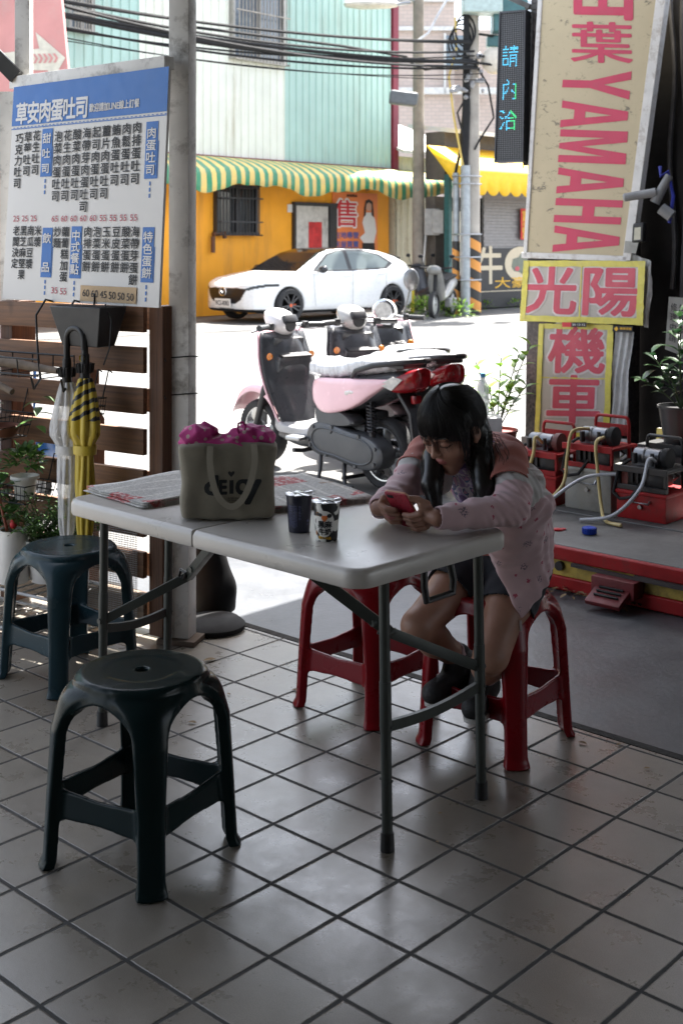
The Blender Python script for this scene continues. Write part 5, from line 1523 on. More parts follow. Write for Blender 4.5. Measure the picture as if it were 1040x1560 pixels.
PINK = M('scooter_pink', (.80, .50, .545), .22, var=.03, coat=.7); PWHITE = M('scooter_pearl', (.74, .70, .69), .22, var=.03, coat=.7); PGREY = M('scooter_stone', (.36, .355, .34), .25, var=.03, coat=.7); PDARK = M('scooter_gunmetal', (.05, .05, .055), .25, coat=.6); PSIL = M('scooter_silvergrey', (.42, .42, .41), .25, coat=.6)
def place_scooter(rear, f, **kw):
    f = Vector(f).normalized(); a = Vector(rear) + f * .60
    return scooter((a.x, a.y, 0), math.atan2(f.y, f.x), **kw)
place_scooter((.28, 7.52, 0), (-.655, .755, 0), paint=PINK, paint2=PWHITE, label='pale pink scooter with film-wrapped seat parked nearest the table', steer=.12)
place_scooter((.56, 7.86, 0), (-.46, .89, 0), paint=PDARK, paint2=PGREY, label='stone grey scooter with dark tail parked behind the pink one', steer=.05)
place_scooter((.54, 8.35, 0), (-.20, .97, 0), paint=PINK, paint2=PSIL, label='scooter with round chrome dial parked rearmost of the row', dial=True, steer=-.35, head=PSIL)
# sliver of a scooter beyond the pallet at the left frame edge
q = G(-28, 700); 
o = scooter((-1.86, 5.80, 0), R(72), M('scooter_blue', (.03, .12, .35), .3, coat=.5), PINK, 'blue and pink scooter mostly cut off by the left frame edge', film=False)

# ================================================================ lift platform and pumps on the right
o = empty('lift_platform', FL(.2, 2.4), YAW_I, 'low grey steel lift platform with scuffed red and yellow front edge', 'platform')
DECK = mk_concrete('deck_steel', (.075, .075, .075), (.14, .14, .137), (.45, .7), 3.5)
x0, x1 = -1.15, 2.6
m = MB(); m.box(((x0 + x1) / 2, -.165, .178), (x1 - x0, .57, .024)); m.box(((x0 + x1) / 2, .50, .182), (x1 - x0, .74, .024)); m.build('deck', DECK, o, bevel=.004)
m = MB(); m.box(((x0 + x1) / 2, -.468, .160), (x1 - x0, .03, .058)); m.box(((x0 + x1) / 2, -.464, .030), (x1 - x0, .026, .06)); 
m.build('red_edge', RED, o, bevel=.006)
m = MB(); m.box(((x0 + x1) / 2, -.455, .095), (x1 - x0, .02, .070)); m.build('yellow_band', YELP, o, bevel=.003)
m = MB(); m.box(((x0 + x1) / 2, .2, .08), (x1 - x0 - .06, 1.24, .16)); m.build('frame', DBLACK, o)
m = MB(); m.beam((-.05, -.49, .125), (2.6, -.49, .085), .02, .018); m.beam((-.35, -.49, .125), (-.05, -.49, .118), .02, .014); m.build('edge_bar', M('edge_dark', (.05, .04, .04), .6), o)
for bx, bz, br_ in ((-.42, .105, .02), (.18, .035, .012)): m = MB(); m.cyl((bx, -.46, bz), (bx, -.486, bz), br_, seg=12); m.build('bolt', BLACK, o)
m = MB(); m.box((-.12, -.56, .06), (.16, .16, .02), rx=.45, bev=.004); m.box((-.12, -.50, .08), (.2, .1, .07), bev=.004); pd = m.build('pedal', M('pedal_red', (.14, .012, .015), .6, var=.3, dirt=.6), o)
m = MB()
for k in range(6): m.box((-.12, -.60 + .022 * k, .055 + .0105 * k), (.11, .008, .012), rx=.45)
m.build('pedal_tread', DBLACK, pd)
# small things on the deck
def deckp(x, y, z=.19): return FL(.2 + x, 2.4 + y, z)
q = deckp(-.52 + .12, -.33, .192)
q = P(897, 826, 5.55); q.z = .192
o = empty('blue_cap', q, 0, 'ribbed bright blue plastic cap lying on the front of the platform', 'cap')
m = MB(); m.lathe([(0, .03), (.026, .03), (.03, .026), (.031, .004), (.028, 0)], seg=28); m.build('cap_body', M('cap_blue', (.01, .05, .42), .35), o)
m = MB()
for k in range(18):
    a = 2 * math.pi * k / 18; m.beam((.031 * math.cos(a), .031 * math.sin(a), .003), (.031 * math.cos(a), .031 * math.sin(a), .027), .004, .004)
m.build('cap_ribs', M('cap_blue'), o)
q = P(848, 824, 5.62); q.z = .194
m = MB(); m.ball(q, (.03, .018, .008), 10, 6); m.ball(q + Vector((.03, .01, .0)), (.014, .012, .006), 8, 5); m.ball(q + Vector((-.02, .012, .0)), (.012, .01, .006), 8, 5); tag(m.build('red_scrap', M('scrap_red', (.5, .01, .02), .4)), 'flat bright red plastic scrap on the platform near the girl', 'scrap')
rr = random.Random(3); m = MB()
for k in range(70):
    f = rr.random(); p = FL(-.55 + .75 * f, 1.90 + rr.uniform(-.05, .03), .006 + .02 * rr.random()); a = rr.uniform(0, 6.28)
    leaf(m, p, Vector((math.cos(a), math.sin(a), rr.uniform(-.2, .5))), rr.uniform(.02, .045), rr.uniform(.01, .025), .2)
tag(m.build('leaf_litter', mk_leaf('dry_leaf', (.16, .09, .04), (.34, .25, .14), .8)), 'drift of dry leaves and litter under the red platform edge', 'leaf litter', kind='stuff')

def pump(loc, label, base_mat, frame_mat, hbase, hoses, cover=None, w=.26):
    o = empty('air_pump', loc, YAW_I, label, 'air pump', 'air pumps standing on the platform')
    m = MB(); m.box((0, 0, hbase / 2), (w, .26, hbase), bev=.008); m.box((0, 0, hbase + .008), (w + .015, .275, .018), bev=.005)
    bb_ = m.build('base_box', base_mat, o)
    m = MB(); m.tube([(-.05, -.135, hbase * .8), (-.05, -.15, hbase * .72), (.05, -.15, hbase * .72), (.05, -.135, hbase * .8)], .006, 6); m.cyl((0, -.13, hbase * .55), (0, -.145, hbase * .55), .010, seg=10); m.build('latch', STEEL, bb_)
    z0 = hbase + .018; z1 = z0 + .10; top = z0 + .235
    m = MB(); xr = w * .38
    m.box((0, -.01, z1), (w + .01, .25, .014)); m.box((0, -.125, z0 + .012), (w, .012, .024)); m.box((0, -.135, z1), (w + .02, .012, .03))
    for sx in (-1, 1):
        for sy in (-.11, .1): m.beam((sx * w * .47, sy, z0), (sx * w * .47, sy, z1), .014, .014)
    m.build('deck_frame', frame_mat, o, bevel=.002)
    m = MB(); m.tube([(-w * .33, .09, z0)] + [(-w * .33, .09, top - .03), (-w * .31, .09, top - .008), (-w * .27, .09, top), (w * .33, .09, top), (w * .37, .09, top - .008), (w * .39, .09, top - .03)] + [(w * .39, .09, z0)], .0085, 10); m.box((.01, .09, top - .065), (w * .68, .006, .055)); m.build('handle', frame_mat, o)
    m = MB(); m.lathe([(0, -.075), (.036, -.075), (.04, -.068), (.04, .06), (.03, .07), (0, .07)], (-.01, -.02, z1 + .05), 'x', 24); m.lathe([(.0405, -.03), (.043, -.025), (.043, -.015), (.0405, -.01)], (-.01, -.02, z1 + .05), 'x', 24); m.box((-.03, -.02, z1 + .012), (.12, .06, .02)); m.build('motor', M('motor_grey', (.17, .175, .185), .35, .6, .2), o)
    m = MB(); m.lathe([(0, .0), (.048, .0), (.05, .01), (.05, .03), (0, .035)], (.065, -.02, z1 + .05), 'x', 24); m.build('pulley_cover', cover or DBLACK, o)
    m = MB(); m.box((-.02, 0, z0 + .047), (w * .62, .16, .08), bev=.01); m.box((.06, -.07, z0 + .05), (.08, .05, .08), bev=.01)
    for k in range(5): m.box((-.07 + .03 * k, -.083, z0 + .06), (.012, .02, .06))
    m.cyl((-.06, -.08, z1 + .02), (-.06, -.08, z1 + .07), .014, seg=10); m.cyl((.03, -.075, z1 + .015), (.03, -.075, z1 + .075), .010, seg=10); m.build('pump_head', M('pump_black', (.03, .03, .032), .45, .3, .3), o)
    m = MB(); m.tube([(-.1, -.05, z1 + .03), (-.12, -.12, z1), (-.14, -.14, z0 - .02), (-.1, -.15, z0 - .045), (-.04, -.15, z0 - .03), (.0, -.12, z0 + .04)], .008, 7); m.tube([(.04, .0, z1 + .02), (.1, .05, z0 + .06), (.05, .1, z0 + .03)], .006, 6); m.build('lead', DBLACK, o)
    for mat_, pts in hoses:
        m = MB(); P_ = [np.array(p, float) for p in pts]; out = []
        for i in range(len(P_) - 1):
            p0, p1, p2, p3 = P_[max(i - 1, 0)], P_[i], P_[i + 1], P_[min(i + 2, len(P_) - 1)]
            for q in range(7):
                t_ = q / 7; out.append(Vector(.5 * (2 * p1 + (p2 - p0) * t_ + (2 * p0 - 5 * p1 + 4 * p2 - p3) * t_ * t_ + (3 * p1 - p0 - 3 * p2 + p3) * t_ ** 3)))
        out.append(Vector(P_[-1])); m.tube(out, .0085, 8); m.build('hose', mat_, o)
    return o
HOSE = M('hose_tan', (.50, .40, .17), .4, var=.1); HOSEW = M('hose_clear', (.52, .55, .60), .25, var=.1)
GBOX = M('grey_tool_box', (.26, .26, .235), .5, var=.1, dirt=.5, ds=5)
pump(FL(-.80, 2.72, .194), 'red air pump with red box base, leftmost on the platform', RED, RED, .13, [(HOSE, [(.02, -.08, .30), (.01, -.13, .33), (.015, -.16, .24), (-.02, -.2, .12), (-.10, -.26, .02), (-.22, -.3, .008)])], M('pulley_rust', (.10, .03, .025), .6))
pump(FL(-.50, 2.74, .194), 'red-framed air pump standing on a grey tool box', GBOX, RED, .19, [(HOSE, [(-.04, -.05, .39), (-.08, -.14, .38), (-.09, -.17, .26), (-.1, -.2, .12), (-.16, -.34, .02), (-.2, -.5, .008)]), (HOSE, [(.06, -.08, .36), (.06, -.15, .34), (.08, -.17, .22), (.13, -.22, .06), (.2, -.3, .01), (.3, -.33, .008)])])
pump(FL(-.20, 2.72, .194), 'black-framed air pump on a red box, rightmost on the platform', RED, BLACK, .12, [(HOSEW, [(.05, -.08, .28), (.04, -.13, .29), (.02, -.17, .16), (-.06, -.28, .04), (-.2, -.34, .008)]), (HOSEW, [(-.12, -.1, .2), (-.26, -.2, .18), (-.36, -.34, .08), (-.38, -.45, .008)])])
# dark pot plant and yellow card at the right edge
def potted(name, loc, label, pot, r0, r1, h, build):
    o = empty(name, loc, 0, label, 'potted plant')
    m = MB(); m.lathe([(0, 0), (r0, 0), (r1, h), (r1 + .006, h), (r1 + .006, h - .012), (r1 - .006, h - .006), (r1 - .012, h - .02), (0, h - .02)], seg=24); m.build('pot', pot, o)
    build(o, h); return o
def bR(o, h):
    m, ms = MB(), MB()
    for k, (dx, dy, dz) in enumerate([(-.16, 0, .28), (.1, .05, .34), (-.04, -.08, .42), (.16, -.04, .22), (-.22, -.05, .14), (.02, .1, .5), (.22, 0, .4), (-.1, -.1, .2)]): sprig(m, ms, (0, 0, h - .02), (dx, dy, h + dz), 9, .13, .05, k)
    m.build('foliage', LEAF_D, o); ms.build('stem', M('stem_green', (.05, .08, .03), .6), o)
m = MB(); m.box((0, 0, .22), (.34, .34, .44), bev=.01); q = m.build('plant_stand', DBLACK); q.location = FL(-.42, 3.42, .0); q.rotation_euler = (0, 0, YAW_I); tag(q, 'black stand under the dark leafy plant by the workshop wall', 'stand')
potted('leafy_plant', FL(-.42, 3.42, .44), 'dark glossy leafy plant in front of the black workshop wall', BLACK, .09, .12, .2, bR)
b = Board(P(1000, 652, 6.75), P(1044, 655, 6.6), P(1044, 722, 6.6), P(997, 700, 6.75), 44, 60); o = empty('price_card', b.at(22, 59), label='yellow and white card with red writing leaning behind the black pump', cat='card')
m = MB(); b.text(m, '補胎', 10, 8, 32, 22, .02, .004); b.text(m, '打氣', 14, 28, 34, 40, .02, .004); m2 = MB(); b.rect(m2, 0, 0, 9, 60, .002); b.rect(m2, 9, 0, 44, 4, .002)
kids(o, b.slab('sheet', M('card_white', (.55, .53, .48), .6), None, .02), m.build('lettering', M('print_red'), None, None), m2.build('yellow_edge', M('card_yellow', (.60, .48, .12), .6), None, None))
# bright plant between the scooters and the pillar, bottle beside it
def bP(o, h):
    m, ms = MB(), MB()
    for k, (dx, dy, dz) in enumerate([(-.3, 0, .34), (-.14, .1, .46), (.02, -.05, .5), (.16, .05, .52), (-.22, -.1, .2), (.1, -.12, .34), (.2, .0, .3), (-.06, .02, .3), (.24, .06, .58), (-.35, .05, .22)]): sprig(m, ms, (0, 0, h - .02), (dx, dy, h + dz), 10, .15, .06, 20 + k)
    m.build('foliage', LEAF_B, o); ms.build('stem', M('stem_green'), o)
q = G(757, 702); potted('leafy_plant', (q.x, q.y, 0), 'bright green leafy plant in a pot between scooters and pillar', M('pot_red', (.25, .05, .04), .5), .10, .14, .22, bP)
q = G(737, 706); o = empty('water_bottle', (q.x - .02, q.y - .1, 0), 0, 'clear plastic water bottle with blue cap behind the girl', 'bottle')
m = MB(); m.lathe([(0, 0), (.036, 0), (.04, .01), (.04, .19), (.036, .22), (.016, .25), (.014, .27), (0, .27)], seg=20); bo_ = m.build('bottle_body', mk_plasticfilm('bottle_clear', .6, (.7, .75, .78)), o); m = MB(); m.lathe([(0, .29), (.017, .29), (.018, .262)], seg=16); m.build('bottle_cap', M('cap_pale_blue', (.1, .35, .6), .4), o); o.location.z = .34; 
m = MB(); m.box((0, 0, .17), (.24, .2, .34), bev=.01); q2 = m.build('pale_crate', M('crate_white', (.6, .6, .6), .5)); q2.location = (q.x - .02, q.y - .1, 0); tag(q2, 'pale crate under the water bottle behind the girl', 'crate')

# dim clutter along the black workshop wall
for k, (x, z0, z1, r_) in enumerate(((-1.30, 1.2, 3.2, .018), (-1.18, 0, 3.2, .03), (-1.05, .9, 3.1, .012), (-.92, 1.4, 3.2, .015))):
    m = MB(); n_ = 12; m.tube([FL(x + .02 * math.sin(k + i_ * .9), 5.0 - .03 * (k % 2), z0 + (z1 - z0) * i_ / n_) for i_ in range(n_ + 1)], r_, 8)
    tag(m.build('hanging_cable', M('cable_dim', (.05, .05, .055), .5, var=.3)), 'dim vertical cable running down the black workshop wall', 'cable', 'cables on the workshop wall')
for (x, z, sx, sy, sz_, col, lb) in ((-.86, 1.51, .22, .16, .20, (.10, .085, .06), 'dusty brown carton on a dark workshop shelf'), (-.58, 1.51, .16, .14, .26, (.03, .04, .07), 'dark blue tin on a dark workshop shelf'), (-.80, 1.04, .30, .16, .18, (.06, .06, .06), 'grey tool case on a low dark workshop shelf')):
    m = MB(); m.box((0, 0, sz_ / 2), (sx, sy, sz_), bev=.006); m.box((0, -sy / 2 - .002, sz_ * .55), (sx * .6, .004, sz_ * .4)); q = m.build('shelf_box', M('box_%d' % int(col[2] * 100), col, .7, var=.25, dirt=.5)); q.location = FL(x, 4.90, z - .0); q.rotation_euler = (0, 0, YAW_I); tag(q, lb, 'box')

# ================================================================ steel post, frame, menu board
pc = Vector((-.600, 4.65, 0)); a1 = R(-104.5)
o = empty('steel_post', pc, a1, 'square off-white steel post with rust stains beside the menu board', 'post')
m = MB(); m.box((0, 0, 1.6), (.080, .080, 3.2), bev=.004); m.build('shaft', METAL_POST, o)
m = MB(); m.box((0, 0, .01), (.15, .15, .02), bev=.003); m.build('base_plate', M('rusty_plate', (.10, .07, .05), .8, var=.4), o)
for z in (.46, .93, 1.07):
    m = MB(); m.tube([(.043 * sx, .043 * sy, z + .004 * (sx + sy)) for sx, sy in ((1, 1), (1, -1), (-1, -1), (-1, 1))], .003, 5, closed=True); m.tube([(.043, -.043, z), (.075, -.05, z + .01), (.085, -.03, z - .01)], .002, 5); m.build('wire_tie', DBLACK, o)
# far post with strut and the top rail that carries the board
def sq(m, a, b, w): m.beam(a, b, w, w, bev=.003)
o = empty('sign_gantry', P(37, 990, 5.16), 0, 'grey steel frame with a diagonal strut behind the menu board', 'frame'); o.location.z = 0
q = P(37, 0, 5.16)
m = MB(); sq(m, (q.x, q.y, 0), (q.x, q.y, 3.2), .062); p1 = m.build('upright', METAL_POST, None)
m = MB(); sq(m, P(22, 127, 5.13), P(258, 96, 4.56), .05); p2 = m.build('top_rail', METAL_POST, None)
m = MB(); m.beam(P(-340, -259, 5.1), P(26, 118, 5.1), .05, .06); p3 = m.build('diagonal_strut', M('strut_dark', (.06, .06, .058), .5), None)
m = MB(); q2 = P(14, 200, 5.2); m.beam((q2.x, q2.y, 0), (q2.x, q2.y, 2.14), .06, .06); p4 = m.build('upright', METAL_POST, None)
kids(o, p1, p2, p3, p4)
# the board: drawing coords 0..240 x 0..350
b = Board(P(22, 133, 5.06), P(258, 101, 4.50), P(242, 469, 4.50), P(4, 455, 5.06), 240, 350)
o = empty('menu_board', b.at(120, 350), label='white breakfast menu board with blue header hanging between the steel posts', cat='menu board')
MW = M('menu_white', (.68, .665, .64), .42, var=.03, vs=2); MBL = M('menu_blue', (.022, .14, .45), .42, var=.05)
hd1 = MB(); b.rect(hd1, 0, 0, 240, 65, .0015)
lab = [(212, 78, 229, 162), (53, 74, 70, 151), (213.5, 233, 230, 314), (62, 233, 78, 312), (108, 231, 124, 312)]
for (xa, ya, xb, yb) in lab: b.rect(hd1, xa, ya, xb, yb, .0015)
for (xa, ya, xb, yb) in lab:
    b.poly(hd1, [(xb + .5, ya + 30), (xb + 1.6, ya + 28), (xb + 1.6, yb), (xb - 2, yb), (xb + .5, yb - 6)], .001)
    for k in range(3): b.rect(hd1, (xa + xb) / 2 - 1, yb + 4 + k * 9, (xa + xb) / 2 + 1, yb + 10 + k * 9, .0015)
b.rect(hd1, 0, 69.5, 240, 71, .0015)
for k in range(40): b.rect(hd1, 3 + 6 * k, 67.6, 6 + 6 * k, 68.8, .0015)
wt_ = MB()
for i, ch in enumerate('草安肉蛋吐司'): b.char(wt_, ch, 17 + i * 19.6, 46, 21, 37, .03, .003)
b.text(wt_, '歡迎請加LINE線上訂餐', 127, 42, 201, 55, .02, .003)
def vcol(m, s, cx, y0, pitch, w, h, bold): b.column(m, s, cx, y0, w, pitch, h, bold, .003)
for s_, cx, y0, pt in (('肉蛋吐司', 220.5, 86, 18), ('甜吐司', 61.5, 78, 24), ('特色蛋餅', 222, 239, 17.5), ('飲', 70, 240, 20), ('品', 70, 286, 20), ('中式餐點', 116, 237, 17.5)): vcol(wt_, s_, cx, y0, pt, 14, 17, .02)
bk = MB()
for i, s_ in enumerate(['肉排蛋吐司', '肉鬆蛋吐司', '鮪魚蛋吐司', '薑片肉蛋吐司', '起司肉蛋吐司', '海帶芽肉蛋吐司', '酸菜肉蛋吐司', '花生肉蛋吐司', '泡菜肉蛋吐司']): vcol(bk, s_, 199 - i * 14.9, 76 + .4 * i, 18.9, 13.6, 18.4, .018)
for i, s_ in enumerate(['花生吐司', '草莓吐司', '巧克力吐司']): vcol(bk, s_, 44 - i * 14.5, 75 + i, 18.4, 13.4, 18, .018)
for x_, s_ in zip((203, 190, 176, 161.5, 147.5, 133.5), ['海帶芽蛋餅', '酸菜蛋餅', '豆皮蛋餅', '玉米蛋餅', '泡菜蛋餅', '肉排蛋餅']): vcol(bk, s_, x_, 231, 17.8, 12.8, 17.2, .018)
for x_, s_ in zip((99, 86), ['蘿蔔糕加蛋', '炒麵']): vcol(bk, s_, x_, 231, 17.6, 12.6, 17, .018)
for x_, s_ in zip((54.5, 42.5, 30.5, 18.5), ['米漿', '南瓜豆漿', '黑芝麻堅果', '老闆決定']): vcol(bk, s_, x_, 229, 17.8, 11.6, 17, .018)
rd = MB()
for i, s_ in enumerate(['55', '55', '55', '55', '60', '60', '60', '60', '65']): b.text(rd, s_, 195 - i * 14.9, 214, 205 - i * 14.9, 223.5, .0, .003)
for i in range(3): b.text(rd, '25', 41 - i * 14.5, 213, 51 - i * 14.5, 222.5, .0, .003)
b.text(rd, '55', 95, 328, 105, 338, 0, .003); b.text(rd, '35', 81, 327, 91, 337, 0, .003)
tape = MB(); b.rect(tape, 127, 322, 209, 346, .004)
tx = MB()
for i, s_ in enumerate(['60', '60', '45', '50', '50', '50']): b.text(tx, s_, 131 + i * 13, 328 + .6 * i, 141 + i * 13, 339 + .6 * i, -.01, .006)
kids(o, b.slab('panel', MW, None, .012), hd1.build('blue_print', MBL, None, None), wt_.build('white_lettering', M('menu_letter_white', (.72, .71, .70), .5, var=.02), None, None), bk.build('black_lettering', INK, None, None),
     rd.build('prices', M('menu_red', (.42, .03, .06), .5, var=.05), None, None), tape.build('price_tape', M('masking_tape', (.52, .36, .20), .6, var=.05), None, None), tx.build('tape_prices', INK, None, None))

# ================================================================ pallet on end with everything hung on it
PO = Vector((-.665, 4.575, 0)); PYAW = math.atan2(.56, -.83) - math.pi          # local x runs to the right end, y away
PA = math.atan2(-.56, .83)
o = empty('wooden_pallet', PO, PA, 'dark stained wooden pallet standing on end beside the post', 'pallet')
L = .87
zt = 1.268
for k in range(8):
    m = MB(); z = zt - .0525 - k * .1535; jit = .006 * math.sin(k * 3.1)
    m.box((-L / 2 - .075, -.012 + jit * .3, z), (L, .022, .098), bev=.003)
    m.build('plank', WOODL if k == 7 else WOOD, o)
for x in (-.035, -.46, -.86):
    m = MB(); pts = [(-.0, .0), (.10, .0)]
    prof = [(.002, .03), (.13, .03), (.13, .12), (.10, .15), (.10, .36), (.13, .40), (.13, .80), (.10, .84), (.10, 1.0), (.13, 1.04), (.13, zt - .002), (.002, zt - .002)]
    m.prism(prof, x - .035, x + .035, 'yz'); q = m.build('stringer', WOODV, o, bevel=.004)
for k in (0, 2, 4, 6, 7):
    m = MB(); z = zt - .06 - k * .16; m.box((-L / 2 - .03, .142, z), (L, .02, .09), bev=.003); m.build('back_plank', WOOD, o)
mm = MB()
rr = random.Random(12)
for k in range(46): mm.cyl((-.46 + .008 * k, -.03, .10), (-.46 + .008 * k, -.03, .47), .0011, seg=4)
for k in range(46): mm.cyl((-.46, -.03, .10 + .008 * k), (-.10, -.03, .10 + .008 * k), .0011, seg=4)
mm.build('wire_mesh', STEEL, o)
def pal(x, y, z):
    c, s_ = math.cos(PA), math.sin(PA); return Vector((PO.x + x * c - y * s_, PO.y + x * s_ + y * c, z))
WIREB = M('black_wire', (.012, .012, .012), .5, .3)
# zinc planter box hung at the top
o = empty('planter_box', pal(-.255, -.12, 1.115), PA, 'tapered grey metal planter box hung at the top of the pallet', 'planter')
m = MB(); m.loft([[Vector((x, y, 0)) for x, y in ((-.10, -.045), (.085, -.045), (.085, .045), (-.10, .045))], [Vector((x, y, .15)) for x, y in ((-.145, -.07), (.125, -.07), (.125, .07), (-.145, .07))]]); q = m.build('box', M('planter_zinc', (.035, .036, .038), .45, .3, .15), o, bevel=.004)
m = MB(); m.loft([[Vector((x, y, .1515)) for x, y in ((-.135, -.06), (.115, -.06), (.115, .06), (-.135, .06))], [Vector((x, y, .152)) for x, y in ((-.135, -.06), (.115, -.06), (.115, .06), (-.135, .06))]]); m.build('soil', M('soil', (.02, .014, .01), .9), o)
m = MB()
for x in (-.05, .11): m.tube([(x, .07, .14), (x, .075, .19), (x - .02, .085, .20), (x - .04, .10, .19)], .004, 6)
m.tube([(.10, -.02, .16), (.14, -.03, .10), (.15, -.05, .0), (.13, -.06, -.06)], .003, 5)
m.build('hanger', WIREB, o)
# wire shelf with driftwood at upper left
o = empty('wire_shelf', pal(-.78, -.16, .98), PA, 'long black wire shelf hung across the upper left planks', 'wire shelf')
m = MB()
for y, z in ((-.12, .03), (-.12, .09), (.06, .03), (.06, .09)): m.tube([(-.5, y, z), (.42, y, z)], .004, 6)
for k in range(9):
    x = -.5 + .115 * k; m.tube([(x, .06, .09), (x, .06, .02), (x + .01, -.12, .02), (x, -.12, .09)], .003, 5)
m.build('wire_grid', WIREB, o)
for x in (-.25, -.12, .22, .38):
    m = MB(); m.tube([(x, .145, .29), (x, .10, .30), (x - .01, .06, .24), (x, .06, .09), (x + .06, .02, -.0), (x + .10, -.05, -.03), (x + .14, -.1, .02)], .0045, 6); m.build('hook', WIREB, o)
o2 = empty('driftwood', pal(-.86, -.18, .99), PA, 'forked grey driftwood branch lying on the wire shelf', 'branch')
m = MB(); m.tube([(-.22, -.02, .05), (-.08, .0, .045), (.04, .02, .06), (.2, .0, .05), (.38, .01, .035), (.50, .0, .03)], [.02, .024, .026, .02, .016, .012], 10); m.tube([(.0, .0, .06), (.10, -.02, .0), (.18, -.03, -.03), (.28, -.03, -.06)], [.02, .018, .015, .012], 10); m.tube([(-.2, -.01, .04), (-.30, .0, .02), (-.36, .02, .07)], [.02, .018, .012], 9)
m.build('branch', M('driftwood_bark', (.15, .115, .085), .8, var=.3, vs=18, bump=.5, bs=40), o2)
# basket with succulents
def wire_basket(name, loc, w, d, h, label, n=12):
    o = empty(name, loc, PA, label, 'wire basket', )
    m = MB()
    for f, z in ((1, h), (.93, h * .5), (.85, 0)): m.tube([(-w / 2 * f, -d / 2 * f, z), (w / 2 * f, -d / 2 * f, z), (w / 2 * f, d / 2 * f, z), (-w / 2 * f, d / 2 * f, z)], .0028, 5, closed=True)
    for k in range(n + 1):
        x = -w / 2 + w * k / n; m.tube([(x, -d / 2, h), (x * .85, -d / 2 * .85, 0), (x * .85, d / 2 * .85, 0), (x, d / 2, h)], .0017, 4)
    for s_ in (-.3, .3): m.tube([(w * s_, d / 2, h), (w * s_, d / 2 + .03, h + .10), (w * s_, d / 2 + .05, h + .09)], .003, 5)
    m.build('wire_grid', WIREB, o); return o
wire_basket('wire_basket', pal(-.80, -.14, .735), .32, .18, .09, 'black wire basket holding a grey pot and a brown bowl')
def bS(o, h):
    m = MB(); bush(m, (0, 0, h + .015), (.055, .055, .05), 70, .06, .022, 5, .6, .2)
    m.build('foliage', mk_leaf('leaf_grey', (.03, .045, .03), (.08, .10, .06)), o)
potted('succulent_pot', pal(-.88, -.14, .74), 'pale grey pot of dusky succulents in the wire basket', M('pot_grey', (.28, .28, .27), .6), .045, .06, .09, bS)
o = empty('terracotta_bowl', pal(-.72, -.14, .74), PA, 'low brown terracotta bowl in the wire basket', 'bowl'); m = MB(); m.lathe([(0, 0), (.05, 0), (.07, .04), (.066, .045), (.045, .01), (0, .01)], seg=24); m.build('bowl', M('terracotta', (.16, .06, .035), .7), o)
wire_basket('wire_basket', pal(-.62, -.13, .50), .22, .16, .07, 'small wire basket hung low, holding a white pot', 9)
def bH(o, h):
    m = MB(); bush(m, (0, 0, h + .05), (.07, .07, .07), 120, .05, .026, 6, .4, .3); m.build('foliage', LEAF_M, o)
potted('herb_pot', pal(-.60, -.13, .505), 'leafy herb in a small white pot on the low basket', WHITEP, .035, .05, .09, bH)
wire_basket('wire_basket', pal(-.25, -.12, .86), .09, .07, .06, 'little empty wire basket hung right of the yellow umbrella', 7)
m = MB(); ms = MB(); sprig(m, ms, pal(-.58, -.05, .93), pal(-.50, -.16, .80), 6, .09, .035, 3); tag(m.build('trailing_vine', LEAF_M), 'trailing green vine leaves hanging left of the clear umbrella', 'vine')
# black cover hanging at far left
m = MB(); V = []; n = 14
for i in range(n + 1):
    for j in range(n + 1):
        z = .97 - .72 * i / n; x = -1.02 + .18 * j / n + .05 * math.sin(i * .4) - .06 * (i / n); V.append(pal(x, -.18 - .05 * math.sin(j * 1.1 + i * .15) - .05 * (i / n), z))
m._add(V, [[i * (n + 1) + j, i * (n + 1) + j + 1, (i + 1) * (n + 1) + j + 1, (i + 1) * (n + 1) + j] for i in range(n) for j in range(n)])
q = m.build('black_raincoat', mk_fabric('black_nylon', (.010, .010, .012), rough=.6, weave=200)); q.modifiers.new('thick', 'SOLIDIFY').thickness = .006; tag(q, 'black nylon raincoat hanging at the left end of the pallet', 'raincoat')

